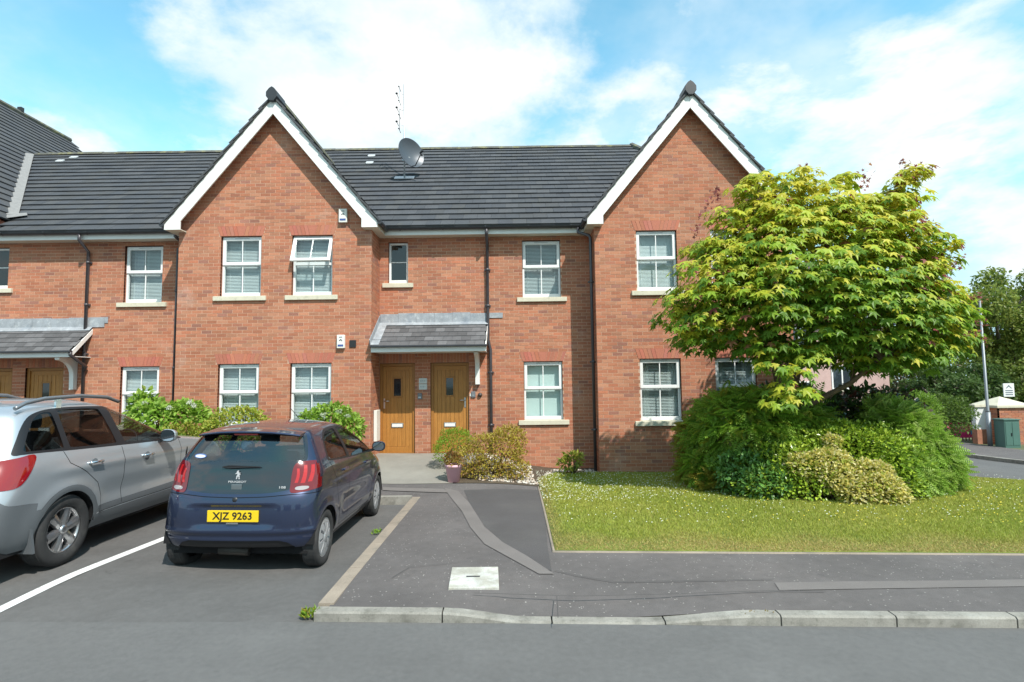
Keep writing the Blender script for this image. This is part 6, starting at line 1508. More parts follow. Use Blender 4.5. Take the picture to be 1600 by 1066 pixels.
        for cy in (RA, FA):
            mb = MB(); mb.lathe([(0.330, s_*0.30), (0.330, s_*0.785)], (0, cy, WZ), 'x', 30, a0=0.02, a1=math.pi-0.02); mb.build('wheel_well', M_gap, root)
    mb = MB(); mb.box((-.70, .22, .19), (.70, 3.25, .26)); mb.build('underbody', M_gap, root)
    mb = MB(); mb.tube([(0.05, 1.60, 1.455), (-0.02, 1.45, 1.60)], 0.004, 6); mb.build('aerial', M_blackp, root)
    mb = MB(); mb.tube([(-.2, .18, .24), (.1, .20, .22)], 0.05, 10); mb.build('exhaust_box', mat('exhaust', (0.06, 0.055, 0.05), 0.6, 0.6), root)
    # cabin
    for x in (-.34, .34): seat(root, x, 1.75, .42, .68); 
    MB().box((-.58, .62, .40), (.58, 1.05, .58)).build('rear_bench', M_seat, root, bevel=0.05); MB().box((-.58, .55, .5), (.58, .70, 1.0)).build('rear_backrest', M_seat, root, bevel=0.05)
    for x in (-.33, .33): MB().box((x-.11, .56, 1.02), (x+.11, .65, 1.17)).build('headrest', M_seat, root, bevel=0.04)
    MB().box((-.62, 2.30, .75), (.62, 2.65, .96)).build('dashboard', M_seat, root, bevel=0.05)
    mb = MB(); mb.lathe([(0.165, -0.012), (0.178, 0.0), (0.165, 0.012)], (0, 0, 0), 'y', 24); o = mb.build('steering_wheel', M_blackp, root); o.location = (.34, 2.22, .93); o.rotation_euler = (rad(-25), 0, 0)
hatchback()

# ------------------------------------------------------------------ silver sport utility car
def suv():
    c = on_road(98, 884)
    RA, FA, WZ = 0.98, 3.687, 0.352
    root = empty('parked_car', (c.x-0.895, c.y-RA, c.z+0.03)); root.rotation_euler = (0, rad(1.6), 0); root.scale = (1, 1, 1.035); tag(root, 'silver sport utility car with roof rails and dark lower cladding parked in the bay', 'car', 'cars parked in the bays')
    lev = [(.27, .17, 4.40, .82, .28, 2.6, .5, 2.4), (.34, .07, 4.48, .86, .30, 2.7, .55, 2.4), (.45, .02, 4.55, .89, .30, 2.8, .6, 2.3), (.58, .00, 4.575, .905, .32, 2.8, .6, 2.3), (.72, .01, 4.57, .913, .34, 2.8, .6, 2.3),
           (.80, .045, 4.54, .916, .36, 2.7, .6, 2.3), (.90, .085, 4.44, .915, .38, 2.7, .6, 2.3), (.99, .12, 4.22, .908, .40, 2.6, .6, 2.3), (1.06, .15, 3.76, .892, .40, 2.5, .55, 2.3), (1.12, .17, 3.20, .868, .40, 2.5, .5, 2.2), (1.20, .20, 2.96, .835, .36, 2.5, .46, 2.2),
           (1.31, .265, 2.68, .785, .33, 2.5, .45, 2.2), (1.42, .33, 2.42, .735, .31, 2.5, .45, 2.2), (1.51, .38, 2.20, .690, .31, 2.5, .45, 2.2), (1.565, .43, 2.05, .648, .34, 2.5, .45, 2.2),
           (1.60, .52, 1.94, .585, .38, 2.4, .45, 2.3), (1.632, .72, 1.80, .47, .40, 2.4, .45, 2.3), (1.650, 1.0, 1.64, .28, .30, 2.3, .30, 2.3), (1.656, 1.2, 1.48, .10, .13, 2.2, .13, 2.2)]
    def mod(x, y, z):
        tap = 1-0.06*max(0, (1.1-y)/1.1)**2-0.05*max(0, (y-3.2)/1.4)**2
        X = x*tap
        if z < 1.12:
            k = min(1, x/0.88)**6
            for cy in (RA, FA):
                d = math.hypot(y-cy, z-WZ); X += 0.026*math.exp(-((d-0.42)/0.075)**2)*k
            X -= 0.030*math.exp(-((z-0.62)/0.11)**2)*k*float(ss(1.4, 1.6, y)*(1-ss(3.0, 3.25, y)))
            X += 0.012*math.exp(-((z-0.95)/0.05)**2)*k*float(ss(0.6, 1.0, y))
        return X, y, z
    car = Car(root, lev, mod)
    M_paint = mat('silver_car_paint', (0.45, 0.485, 0.52), 0.34, 0.55, coat=1.0, noise=[(900, 0.06)])
    M_clad = mat('grey_cladding', (0.11, 0.12, 0.13), 0.55)
    M_glass = glass('suv_front_glass', (0.60, 0.64, 0.62), 0.97, 0.0, 0.06, (0.01, 0.012, 0.014)); M_priv = glass('suv_privacy_glass', (0.22, 0.24, 0.25), 0.9, 0.0, 0.06, (0.008, 0.009, 0.010))
    sd = lambda c: abs(c.x) > 0.3; back = lambda c: c.y < 0.9
    # cladding: rear bumper, arches, sills
    car.region('cladding', [(-1.1, .2), (-1.1, .60), (-.93, .66), (-.84, .775), (-.60, .80), (0, .81), (.60, .80), (.84, .775), (.93, .66), (1.1, .60), (1.1, .2)], 'rear', lambda c: c.y < 0.62, mirror=False)
    car.region('cladding', [(.4, .2), (.4, .455), (4.6, .50), (4.6, .2)], 'side', sd)
    car.region('cladding', [(1.42, .2), (1.42, .50), (3.26, .535), (3.26, .2)], 'side', sd)
    for cy in (RA, FA): car.region('cladding', circle(cy, WZ, 0.445, 48), 'side', sd)
    car.region('body', [(1.40, .415), (1.40, .432), (3.27, .465), (3.27, .448)], 'side', sd)
    # rear window and lamps
    car.region('glass_rear', smooth_poly([(0, 1.53), (.52, 1.515), (.585, 1.49), (.70, 1.19), (.66, 1.155), (0, 1.145), (-.66, 1.155), (-.70, 1.19), (-.585, 1.49), (-.52, 1.515)], 2), 'rear', back, mirror=False)
    lampp = lambda c: c.y < 0.62
    lampp = lambda c: c.y < 0.66 and abs(c.x) > 0.57
    car.region('lamp', smooth_poly([(-.1, .86), (.30, .86), (.37, .875), (.45, .93), (.57, 1.09), (.60, 1.14), (.55, 1.16), (.40, 1.13), (-.1, 1.06)], 2), 'side', lampp)
    car.region('lamp_clear', smooth_poly([(.575, .90), (.66, .895), (.70, .93), (.715, .985), (.66, .99), (.59, .965)], 1), 'rear', lampp, over=('lamp',))
    # side glass
    belt = lambda y: 1.155-0.028*(y-0.9)
    car.region('window_trim', smooth_poly([(0.38, 1.15), (0.5, 1.165), (1.18, 1.135), (2.28, 1.1), (2.92, 1.085), (3.04, 1.09), (2.88, 1.17), (2.53, 1.36), (2.2, 1.5), (1.98, 1.555), (1.48, 1.575), (1.03, 1.575), (0.73, 1.54), (0.58, 1.46), (0.42, 1.23)], 2), 'side', sd)
    q1 = smooth_poly([(0.48, 1.185), (0.58, 1.185), (0.94, 1.172), (0.955, 1.19), (0.955, 1.52), (0.94, 1.54), (0.8, 1.53), (0.66, 1.45), (0.51, 1.24)], 2)
    q2 = smooth_poly([(1.03, 1.185), (1.05, 1.168), (1.71, 1.148), (1.74, 1.16), (1.65, 1.52), (1.62, 1.55), (1.08, 1.555), (1.03, 1.53)], 2)
    q3 = smooth_poly([(1.87, 1.16), (1.89, 1.142), (2.8, 1.112), (2.88, 1.118), (2.82, 1.165), (2.48, 1.345), (2.16, 1.475), (1.94, 1.53), (1.8, 1.545), (1.78, 1.53)], 2)
    car.region('glass_priv', q1, 'side', sd); car.region('glass_priv', q2, 'side', sd); car.region('glass_side', q3, 'side', sd)
    car.region('glass_front', [(-.74, 1.13), (.74, 1.13), (.60, 1.52), (.48, 1.56), (-.48, 1.56), (-.60, 1.52)], 'rear', lambda c: c.y > 1.95 and c.z > 1.11, mirror=False)
    ov = ('body', 'cladding')
    car.line('gap', [(1.795, 1.10), (1.81, .80), (1.82, .60), (1.83, .465)], .008, 'side', sd, over=ov)
    car.line('gap', [(2.94, 1.08), (2.96, .90), (2.98, .70), (3.0, .455), (1.83, .440), (1.46, .425), (1.46, .60), (1.38, .76), (1.20, .90), (.98, 1.02), (.93, 1.14)], .008, 'side', sd, over=ov)
    car.line('gap', [(.56, .835), (.80, .835)], .007, 'rear', lampp, over=ov); car.line('gap', [(.655, .80), (.665, 1.05)], .007, 'rear', lampp, over=('body',))
    car.region('vent', smooth_poly([(3.075, .70), (3.115, .71), (3.115, .965), (3.075, .955)], 1), 'side', sd)
    fl = smooth_poly([(.80, .96), (1.02, .96), (1.02, 1.12), (.80, 1.12)], 2)
    for cy in (RA, FA): car.region('hole', circle(cy, WZ, 0.385, 48), 'side', lambda c: abs(c.x) > 0.5)
    car.finish({'body': ('body', M_paint, 0, None, False), 'cladding': ('lower_cladding', M_clad, -0.003, None, False), 'glass_rear': ('rear_window', M_priv, 0.003, None, False), 'lamp': ('tail_lamp', M_red, -0.006, None, True),
                'lamp_clear': ('reversing_lamp', M_clear, -0.008, None, True), 'window_trim': ('window_trim', M_blackp, 0.001, None, True), 'glass_priv': ('rear_side_window', M_priv, 0.004, None, True), 'glass_side': ('side_window', M_glass, 0.004, None, True),
                'glass_front': ('windscreen', M_glass, 0.003, None, False), 'gap': ('panel_gap', M_gap, 0.004, 'body', False), 'vent': ('side_vent', M_blackp, 0.004, None, True)})
    for s_ in (-1, 1):
        for (hy, hz) in ((1.32, .985), (2.22, .955)):
            h, nn = car.side(hy, hz, s_); a = h.x; mb = MB()
            mb.tube([(a-s_*0.01, hy-0.10, hz), (a+s_*0.035, hy-0.075, hz+0.004), (a+s_*0.038, hy+0.075, hz+0.004), (a-s_*0.01, hy+0.10, hz)], 0.014, 8); mb.build('door_handle', M_chrome, root)
            mb = MB(); mb.lathe([(0.0, s_*0.004), (0.04, s_*0.003), (0.052, s_*-0.002)], (a, hy, hz-0.012), 'x', 18); mb.build('handle_cup', M_clad, root)
        # roof rail
        path = [(s_*0.640, .55, 1.585), (s_*0.645, .66, 1.635), (s_*0.640, .9, 1.672), (s_*0.630, 1.4, 1.690), (s_*0.615, 1.85, 1.665), (s_*0.60, 2.08, 1.605)]
        P2 = []
        for i in range(len(path)-1):
            for t in (0, .25, .5, .75): P2.append(Vector(path[i]).lerp(Vector(path[i+1]), t))
        P2.append(Vector(path[-1])); mb = MB(); mb.tube(P2, 0.021, 8); rr = mb.build('roof_rail', mat('rail_grey', (0.24, 0.26, 0.28), 0.35, 0.6), root)
        mb = MB(); mb.box((s_*0.635-0.012, 1.05, 1.57), (s_*0.635+0.012, 1.12, 1.67)); mb.build('rail_foot', M_chrome, rr)
        h, _ = car.side(2.55, 1.12, s_); mirror(root, h.x+s_*0.04, 2.46, 1.165, s_, M_paint, 0.21, 0.165, 0.14)
        for cy in (RA, FA): wheel(root, s_*0.785, cy, WZ-0.001, WZ, 0.222, 0.226, s_, 'alloy')
        for cy in (RA, FA):
            mb = MB(); mb.lathe([(0.392, s_*0.35), (0.392, s_*0.90)], (0, cy, WZ), 'x', 30, a0=0.02, a1=math.pi-0.02); mb.build('wheel_well', M_gap, root)
        mb = MB(); mb.prism([(s_*0.90, RA-0.45, .46), (s_*0.90, RA-0.40, .22), (s_*0.70, RA-0.40, .22), (s_*0.70, RA-0.45, .46)], (0, 0.03, 0)); mb.build('mud_flap', M_clad, root)
    MB().box((-.80, .25, .24), (.80, 4.3, .32)).build('underbody', M_gap, root)
    h, _ = car.rear(0, .90); MB().box((-.26, h.y-0.03, .86), (.26, h.y+0.02, .97)).build('number_plate', mat('plate_yellow', (0.75, 0.52, 0.012), 0.4), root, bevel=0.004)
    h, _ = car.rear(0, 1.03); MB().box((-.34, h.y-0.035, 1.0), (.34, h.y+0.03, 1.045)).build('tailgate_trim', M_chrome, root, bevel=0.01)
    car_line = MB(); h, _ = car.rear(0, 1.17); car_line.prism([(-.30, h.y-0.02, 1.165), (.10, h.y-0.02, 1.185), (.10, h.y-0.02, 1.165), (-.30, h.y-0.02, 1.155)], (0, -0.012, 0)); car_line.build('wiper', M_blackp, root)
    for x in (-.38, .38): seat(root, x, 2.05, .55, .70, .26)
    MB().box((-.68, .90, .55), (.68, 1.4, .74)).build('rear_bench', M_seat, root, bevel=0.05); MB().box((-.68, .80, .6), (.68, .95, 1.20)).build('rear_backrest', M_seat, root, bevel=0.05)
    for x in (-.4, .4): MB().box((x-.13, .79, 1.22), (x+.13, .89, 1.40)).build('headrest', M_seat, root, bevel=0.04)
    MB().box((-.72, 2.62, .85), (.72, 3.0, 1.10)).build('dashboard', M_seat, root, bevel=0.05)
    mb = MB(); mb.lathe([(0.175, -0.012), (0.19, 0.0), (0.175, 0.012)], (0, 0, 0), 'y', 24); o = mb.build('steering_wheel', M_blackp, root); o.location = (.38, 2.54, 1.06); o.rotation_euler = (rad(-25), 0, 0)
suv()
# ================================================================== roof mast, dish, and what stands beyond
def mast():
    b = Vector((-3.03, 15.60, main_z(15.60)+0.04)); top = at_y(630.5, 132, 15.6)
    root = root_at('aerial_mast', tuple(b), 'thin galvanised mast on the roof slope carrying a stubby television aerial', 'aerial')
    M_galv = mat('galvanised', (0.52, 0.53, 0.54), 0.45, 0.7)
    mb = MB(); mb.tube([b, Vector((b.x, b.y, b.z+0.9)), Vector((top.x, b.y, top.z))], [0.024, 0.022, 0.010], 8); mb.build('mast_pole', M_galv, root)
    mb = MB(); mb.box((-0.28, -0.10, 0.0), (0.28, 0.12, 0.02)); o = mb.build('roof_plate', M_galv, root); o.matrix_local = WORLD_ROOTS[root.name].inverted() @ Matrix.Identity(4) if False else o.matrix_local
    o.location = (b.x, b.y, b.z-0.005); o.rotation_euler = (rad(37), 0, 0)
    z0, z1 = at_y(630, 205, 15.6).z, at_y(630, 140, 15.6).z; x = top.x-0.10
    mb = MB(); mb.tube([(x, b.y-0.05, z0), (x, b.y-0.05, z1)], 0.007, 6); mb.tube([(x, b.y-0.05, (z0+z1)/2), (top.x, b.y, (z0+z1)/2)], 0.01, 6)
    mb.tube([(x+0.05, b.y-0.05, z0+0.15), (top.x, b.y, z0+0.15)], 0.007, 6); mb.tube([(x+0.05, b.y-0.05, z1-0.15), (top.x, b.y, z1-0.15)], 0.007, 6); mb.build('aerial_boom', M_galv, root)
    for k in range(7):
        z = z0+(z1-z0)*k/6; r = 0.035 if k % 2 else 0.022; mb = MB(); dx = -0.06 if k in (1, 3, 5) else 0
        mb.tube([(x+dx-0.0, b.y-0.18, z), (x+dx, b.y+0.12, z)], 0.008, 6); mb.lathe([(0, -r), (r*0.8, -r*0.5), (r, 0), (r*0.8, r*0.5), (0, r)], (x+dx, b.y-0.17, z), 'z', 10); mb.build('aerial_element', M_black, root)
    for q in (236-8, 226-14): pass
    droot = root_at('satellite_dish', tuple(b+Vector((0, -0.1, 0.5))), 'large grey satellite dish on the roof mast', 'dish')
    c = at_y(641, 240, 15.35); M = Matrix.Translation(c) @ Matrix.Rotation(rad(46), 4, 'Z') @ Matrix.Rotation(rad(-8), 4, 'X')
    mb = MB(); prof = [(0.42*t, 0.13*t*t-0.07) for t in np.linspace(0.001, 1, 9)]; mb.lathe([(r, -h) for r, h in prof], (0, 0, 0), 'y', 40)
    mb.lathe([(r, -h+0.012) for r, h in prof[::-1]], (0, 0, 0), 'y', 40); mb.lathe([(0.42, -0.06), (0.427, -0.054), (0.42, -0.048)], (0, 0, 0), 'y', 40)
    o = mb.build('reflector', mat('dish_grey', (0.085, 0.098, 0.115), 0.4, 0.2), droot); o.matrix_basis = M
    mb = MB(); mb.tube([(0, 0.02, -0.38), (0, -0.18, -0.44), (0, -0.50, -0.20)], 0.014, 6); o = mb.build('feed_arm', M_black, droot); o.matrix_basis = M
    mb = MB(); mb.tube([(0, -0.44, -0.20), (0, -0.56, -0.16)], 0.03, 10); mb.tube([(0.0, -0.50, -0.20), (0.0, -0.50, -0.30)], 0.022, 8); o = mb.build('feed_horn', M_black, droot); o.matrix_basis = M
    mb = MB(); mb.tube([Vector(M @ Vector((0, 0.06, -0.1))), Vector((b.x, b.y, c.z-0.05))], 0.03, 8); mb.box((b.x-0.05, b.y-0.05, c.z-0.12), (b.x+0.05, b.y+0.05, c.z+0.02)); mb.build('dish_bracket', M_galv, droot)
mast()
FY = 19.2
def fz(p): return float(gz(p.x, p.y))+0.10
# pillar, garden wall with pale panel, fence with banner
M_fb = mat('far_brick', (0.36, 0.16, 0.10), 0.9, noise=[(5, 0.2), (40, 0.2)])
def far_pillar():
    a = at_y(1563, 690, FY); b = at_y(1612, 690, FY); z = fz(a); h = at_y(1580, 637, FY).z; w = b.x-a.x
    root = root_at('gate_pillar', ((a.x+b.x)/2, FY, z), 'square brick gate pillar with a pale pyramid cap beside the side road', 'pillar')
    core = MB().box((a.x+0.01, FY+0.01, z-0.05), (b.x-0.01, FY+w-0.01, h)).build('pillar_shaft', M_mortar, root)
    k = 0; zz = z
    B, C = [], []
    while zz < h-0.05:
        x = a.x-(0.11 if k % 2 else 0); 
        while x < b.x:
            p, q = max(x, a.x), min(x+0.215, b.x)
            if q-p > 0.03: B.append((p, q, 0, 0.04, zz, zz+0.065)); C.append(BR[(k*3+int(x*7)) % len(BR)])
            x += 0.225
        zz += 0.075; k += 1
    V, F, Cc = np_boxes(B, ((0, FY, 0), (1, 0, 0), (0, 1, 0)), C); V2, F2, C2 = np_boxes([(p-a.x+FY, q-a.x+FY, 0, 0.04, r, s_) for (p, q, _, _, r, s_) in B], ((a.x, 0, 0), (0, 1, 0), (1, 0, 0)), C)
    o = np_mesh('brick', np.concatenate([V, V2]), np.concatenate([F, F2+len(V)]), M_brick, core, np.concatenate([Cc, C2])); tag(o, kind='stuff')
    mb = MB(); e = 0.07; c0 = [(a.x-e, FY-e), (b.x+e, FY-e), (b.x+e, FY+w+e), (a.x-e, FY+w+e)]; ap = ((a.x+b.x)/2, FY+w/2, h+0.36)
    mb.prism([(x, y, h) for x, y in c0], (0, 0, 0.07))
    for i in range(4): mb.face([(*c0[i], h+0.072), (*c0[(i+1) % 4], h+0.072), ap])
    mb.build('pillar_cap', M_sill, root)
    a = at_y(1528, 690, FY+0.4); b2 = at_y(1562, 690, FY+0.4); z = fz(a)
    root = root_at('garden_wall', ((a.x+b2.x)/2, FY+0.4, z), 'short garden wall with white rendered panel above a brick base', 'wall')
    MB().box((a.x, FY+0.4, z-0.05), (b2.x, FY+0.62, at_y(1540, 671, FY+0.4).z)).build('wall_base', M_fb, root)
    MB().box((a.x, FY+0.42, at_y(1540, 671, FY+0.4).z), (b2.x, FY+0.60, at_y(1540, 636, FY+0.4).z)).build('wall_panel', mat('white_render', (0.68, 0.68, 0.67), 0.8, noise=[(3, 0.06)]), root)
    MB().box((a.x-0.05, FY+0.37, at_y(1540, 636, FY+0.4).z), (b2.x, FY+0.65, at_y(1540, 632, FY+0.4).z)).build('wall_coping', M_sill, root)
    a = at_y(1440, 688, FY+1.5); b2 = at_y(1530, 688, FY+1.5); z = fz(a); zt = at_y(1500, 660, FY+1.5).z
    root = root_at('railing_fence', ((a.x+b2.x)/2, FY+1.5, z), 'low dark red railing fence behind the bright pink banner', 'fence')
    x = a.x
    while x < b2.x: MB().box((x-0.012, FY+1.5, z-0.1), (x+0.012, FY+1.53, zt)).build('railing', mat('railing_red', (0.20, 0.03, 0.035), 0.5), root); x += 0.115
    for zz in (z+0.08, zt-0.06): MB().box((a.x, FY+1.531, zz), (b2.x, FY+1.56, zz+0.03)).build('rail', mat('railing_red'), root)
    a = at_y(1479, 686, FY+1.44); b2 = at_y(1531, 686, FY+1.44); z0, z1 = at_y(1500, 684, FY+1.44).z, at_y(1500, 666, FY+1.44).z
    root = root_at('banner', ((a.x+b2.x)/2, FY+1.44, z0), 'bright pink banner with blue square tied along the fence', 'banner')
    mb = MB(); n = 12
    for i in range(n):
        P = lambda i, zz: (a.x+(b2.x-a.x)*i/n, FY+1.44+0.02*math.sin(i*1.4), zz)
        mb.face([P(i, z0), P(i+1, z0), P(i+1, z1), P(i, z1)], smooth=True)
    mb.build('banner_cloth', mat('banner_pink', (0.62, 0.03, 0.16), 0.6, mottle=[(5, (0.75, 0.35, 0.42), 0.60, 0.64, 0.8)]), root)
    c = at_y(1523, 675, FY+1.40); MB().box((c.x-0.14, FY+1.40, c.z-0.09), (c.x+0.14, FY+1.405, c.z+0.10)).build('banner_print', mat('banner_blue', (0.06, 0.30, 0.62), 0.6), root)
far_pillar()
def cabinet():
    Y = 18.4; a = at_y(1571, 692, Y); b = at_y(1595, 692, Y); z = fz(a); zt = at_y(1580, 657, Y).z
    root = root_at('utility_cabinet', ((a.x+b.x)/2, Y, z), 'teal green metal utility cabinet on the far footway before the brick pillar', 'cabinet')
    M_t = mat('cabinet_green', (0.07, 0.15, 0.125), 0.5, noise=[(4, 0.08)])
    MB().box((a.x, Y, z-0.03), (b.x, Y+0.40, zt)).build('cabinet_body', M_t, root, bevel=0.01); MB().box((a.x-0.03, Y-0.03, zt), (b.x+0.03, Y+0.43, zt+0.04)).build('cabinet_lid', M_t, root, bevel=0.008)
    xm = (a.x+b.x)/2
    for s_ in (0, 1): MB().box((a.x+0.03 if s_ == 0 else xm+0.006, Y-0.012, z+0.06), (xm-0.006 if s_ == 0 else b.x-0.03, Y-0.001, zt-0.05)).build('cabinet_door', M_t, root, bevel=0.004)
    MB().box((xm-0.05, Y-0.03, z+0.36), (xm-0.03, Y-0.0125, z+0.46)).build('cabinet_handle', M_black, root)
cabinet()
def lamp_post():
    Y = 18.9; b = at_y(1547, 691, Y); z = fz(b); top = at_y(1533, 470, Y)
    root = root_at('street_lamp', (b.x, Y, z), 'grey steel street lamp post rising before the trees by the side road', 'street lamp')
    M_g = mat('lamp_steel', (0.24, 0.26, 0.28), 0.5, 0.5)
    mb = MB(); mb.tube([(b.x, Y, z-0.05), (b.x, Y, z+1.1)], 0.07, 12); mb.build('post_base', M_g, root)
    mb = MB(); mb.tube([(b.x, Y, z+1.1), (b.x, Y, z+1.16), (b.x, Y, top.z)], [0.07, 0.045, 0.032], 12); mb.tube([(b.x, Y, top.z-0.05), (b.x-0.20, Y, top.z+0.05), (b.x-0.62, Y, top.z+0.07)], 0.026, 8); mb.build('post_shaft', M_g, root)
    mb = MB(); mb.prism([(b.x-0.55, Y-0.09, top.z+0.03), (b.x-1.0, Y-0.07, top.z+0.05), (b.x-1.0, Y+0.07, top.z+0.05), (b.x-0.55, Y+0.09, top.z+0.03)], (0, 0, 0.10)); mb.build('lantern', mat('lantern_pale', (0.62, 0.63, 0.62), 0.4), root, bevel=0.03)
lamp_post()
def sign():
    Y = 21.0; a = at_y(1569, 620, Y); b = at_y(1584, 599, Y); z = float(gz(a.x, Y))
    root = root_at('sign_board', ((a.x+b.x)/2, Y, z), 'small white property sign with dark symbol on a post behind the brick pillar', 'sign')
    MB().box((a.x, Y, a.z), (b.x, Y+0.03, b.z)).build('sign_panel', mat('sign_white', (0.72, 0.73, 0.73), 0.5), root)
    xm = (a.x+b.x)/2; MB().box((xm-0.03, Y+0.031, z-0.05), (xm+0.03, Y+0.09, b.z-0.05)).build('sign_post', M_bark, root)
    h = b.z-a.z; w = b.x-a.x
    mb = MB(); mb.prism([(a.x+w*.2, Y-0.004, a.z+h*.62), (xm, Y-0.004, a.z+h*.88), (b.x-w*.2, Y-0.004, a.z+h*.62), (b.x-w*.3, Y-0.004, a.z+h*.62), (xm, Y-0.004, a.z+h*.76), (a.x+w*.3, Y-0.004, a.z+h*.62)][::-1], (0, 0.003, 0))
    for k in range(3): mb.box((a.x+w*.15, Y-0.004, a.z+h*(.12+.15*k)), (b.x-w*.15, Y-0.001, a.z+h*(.19+.15*k)))
    mb.build('sign_print', mat('sign_ink', (0.12, 0.14, 0.18), 0.5), root)
sign()
# ------------------------------------------------------------------ houses: simple but complete
def house_far(name, label, x0, x1, y0, y1, zb, he, hr, wallc, wins, face=-1, group=None, doors=()):
    root = root_at(name, ((x0+x1)/2, (y0+y1)/2, zb), label, 'house', group)
    M_w = mat('wall_'+name+str(round(x0)), wallc, 0.9, noise=[(3, 0.12), (40, 0.15)]); MB().box((x0, y0, zb-0.3), (x1, y1, zb+he)).build('wall', M_w, root)
    ym = (y0+y1)/2; mb = MB(); o_ = 0.35
    mb.prism([(x0-0.3, y0-o_, zb+he-0.1), (x0-0.3, ym, zb+hr), (x0-0.3, y1+o_, zb+he-0.1)], (x1-x0+0.6, 0, 0)); rf = mb.build('roof', mat('far_roof', (0.075, 0.078, 0.085), 0.8, noise=[(6, 0.2)]), root)
    MB().box(((x0+x1)/2+1.2, ym-0.3, zb+hr-0.6), ((x0+x1)/2+1.9, ym+0.3, zb+hr+0.9)).build('chimney', M_w, rf)
    yf = y0 if face < 0 else y1
    for (wx, wz, ww, wh) in wins:
        a, b = (yf-0.03, yf+0.05) if face < 0 else (yf-0.05, yf+0.03); mb = MB(); frame_ring(mb, wx, wx+ww, zb+wz, zb+wz+wh, a, b, 0.07, 0.07, 0.07, 0.09); mb.box((wx+ww/2-0.03, a, zb+wz+0.09), (wx+ww/2+0.03, b, zb+wz+wh-0.07)); f = mb.build('window', M_upvc, root)
        y_ = yf+face*0.012; MB().box((wx+0.06, y_-0.004, zb+wz+0.08), (wx+ww-0.06, y_+0.004, zb+wz+wh-0.06)).build('pane', mat('far_pane', (0.03, 0.04, 0.05), 0.05, spec=0.8), f)
        MB().box((wx-0.08, yf+min(face*0.09, 0), zb+wz-0.10), (wx+ww+0.08, yf+max(face*0.09, 0), zb+wz)).build('window_sill', M_sill, f)
    for dx in doors:
        MB().box((dx, yf+min(face*0.05, 0), zb), (dx+0.9, yf+max(face*0.05, 0), zb+2.05)).build('door', mat('far_door', (0.10, 0.03, 0.03), 0.5), root)
pw = at_y(1300, 606, 27.0)
house_far('far_house', 'pale pink rendered house with white window seen below the maple', 12.0, 17.75, 27.0, 34.0, -0.3, 5.1, 7.6, (0.52, 0.36, 0.33), [(pw.x, pw.z+0.3-0.1, 1.0, 1.15), (13.0, 0.95, 1.1, 1.2), (13.0, 3.5, 1.1, 1.2), (pw.x, 3.5, 1.0, 1.15)])
wl_ = [(0.9, 0.9, 1.2, 1.2), (3.6, 0.9, 1.2, 1.2), (0.9, 3.4, 1.2, 1.2), (3.6, 3.4, 1.2, 1.2)]
for k, (hx, lab) in enumerate(((-16.0, 'brick house across the road facing the silver car'), (-1.5, 'brick house across the road facing the oak doors'), (13.5, 'brick house across the road facing the maple'))):
    house_far('opposite_house', lab, hx, hx+7.2, -37.5, -30.0, 0.0, 4.8, 7.2, [(0.38, 0.17, 0.11), (0.42, 0.22, 0.15), (0.36, 0.15, 0.10)][k], [(hx+a, b, c, d) for a, b, c, d in wl_], face=1, group='houses across the road', doors=(hx+2.4, hx+5.6))
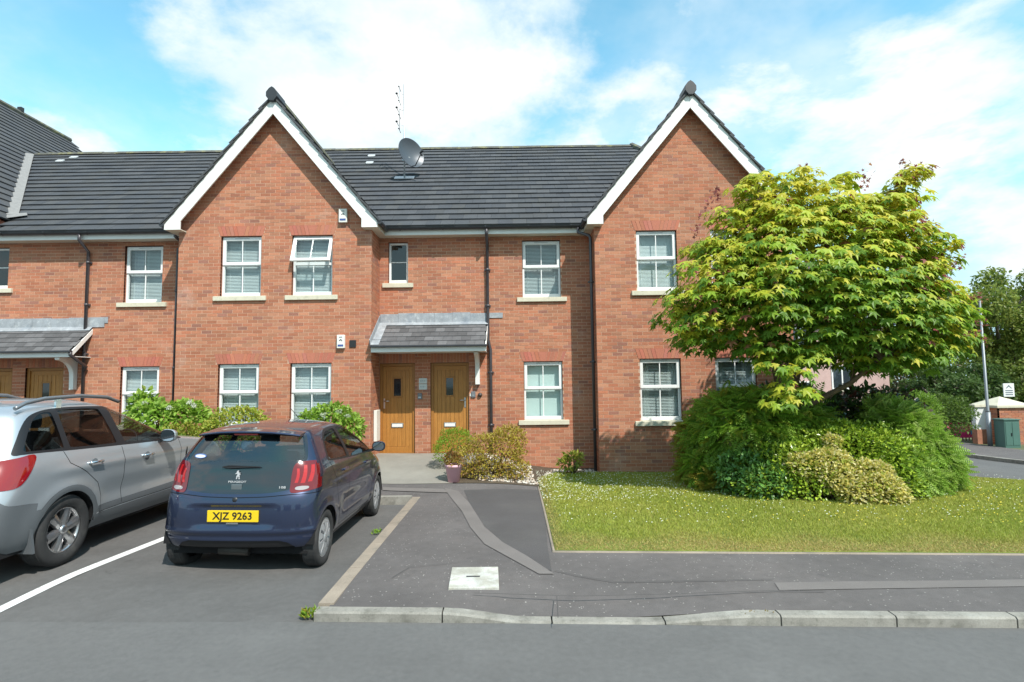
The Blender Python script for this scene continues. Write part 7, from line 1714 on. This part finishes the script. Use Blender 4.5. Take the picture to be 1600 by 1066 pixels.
# ------------------------------------------------------------------ trees and hedges beyond the side road
def far_tree(name, label, x, y, h, rx, rz, pal, n, leaf, trunk_r=0.16, lobes=26, bare=0.28, sparse=0.0):
    zb = float(gz(x, y)); root = root_at(name, (x, y, zb), label, 'tree', 'trees beyond the side road')
    cz = zb+h-rz; C = []; r_ = np.random.default_rng(int(abs(x*13+y*7)))
    for _ in range(lobes):
        d = sph(1, r_)[0]; q = r_.uniform(0.45, 0.92); C.append(((x+d[0]*rx*q, y+d[1]*rx*q, cz+d[2]*rz*q), (rx*r_.uniform(.22, .36),)*2+(rz*r_.uniform(.16, .28),)))
    p, nn = lobes_points(C, n, r_, 0.75); sz = leaf*r_.uniform(0.6, 1.3, n)
    V, F, Cc = scatter(*T_OVAL, p, nn*0.5+sph(n, r_)+np.array([0, 0, -.3]), nn*0.5+sph(n, r_)*0.6+np.array([0, 0, .6]), sz, pick(pal, n, r_, 0.25))
    o = np_mesh('crown', V, F, M_leaf, root, Cc); tag(o, kind='stuff')
    mb = MB(); mb.tube([(x, y, zb-0.1), (x+0.1, y, zb+h*0.3), (x-0.05, y, zb+h*0.65)], [trunk_r, trunk_r*0.75, trunk_r*0.35], 8); mb.build('trunk', mat('pale_bark', (0.22, 0.18, 0.14), 0.9, noise=[(6, 0.3)]), root)
    mb = MB()
    for c in C: mb.tube([(x, y, zb+h*r_.uniform(.25, .5)), tuple(np.array([x, y, cz])*0.4+np.array(c[0])*0.6), c[0]], [trunk_r*0.35, 0.04, 0.015], 5)
    mb.build('limb', MATS['pale_bark'], root)
T1 = [(0.22, 0.28, 0.05), (0.16, 0.23, 0.04), (0.28, 0.32, 0.07)]; T2 = [(0.07, 0.125, 0.03), (0.09, 0.15, 0.035)]; T3 = [(0.14, 0.20, 0.04), (0.19, 0.25, 0.055)]
def ft(name, label, px, Y, top, rx, rz, pal, n, leaf, **k):
    t = at_y(px, top, Y); far_tree(name, label, t.x, Y, t.z-float(gz(t.x, Y)), rx, rz, pal, n, leaf, **k)
ft('leafy_tree', 'tall pale green tree with airy crown behind the street lamp', 1552, 27, 415, 2.5, 3.0, T1, 15000, 0.17)
ft('leafy_tree', 'broad pale green tree with a full crown behind the gate pillar', 1650, 28, 420, 3.1, 3.1, T1, 15000, 0.18)
ft('dark_tree', 'dark evergreen tree low behind the pink banner', 1462, 24, 552, 1.8, 1.6, T2, 9000, 0.15)
ft('dark_tree', 'dark green bushy tree between banner and street lamp', 1515, 25, 560, 1.8, 1.6, T2, 9000, 0.15)
ft('dull_green_tree', 'dull green tree with low crown behind the sign board', 1595, 25.5, 545, 1.9, 1.8, T3, 9000, 0.16)
ft('dull_green_tree', 'distant dull green tree showing past the edge of the maple', 1530, 40, 500, 3.6, 3.2, T3, 7000, 0.22)
ft('dull_green_tree', 'distant green tree beside the pale pink house', 1405, 38, 540, 2.8, 2.6, T3, 6000, 0.22)
ft('dull_green_tree', 'distant broad tree beyond the gate pillar and garden', 1690, 42, 490, 4.2, 3.6, T3, 7000, 0.24)
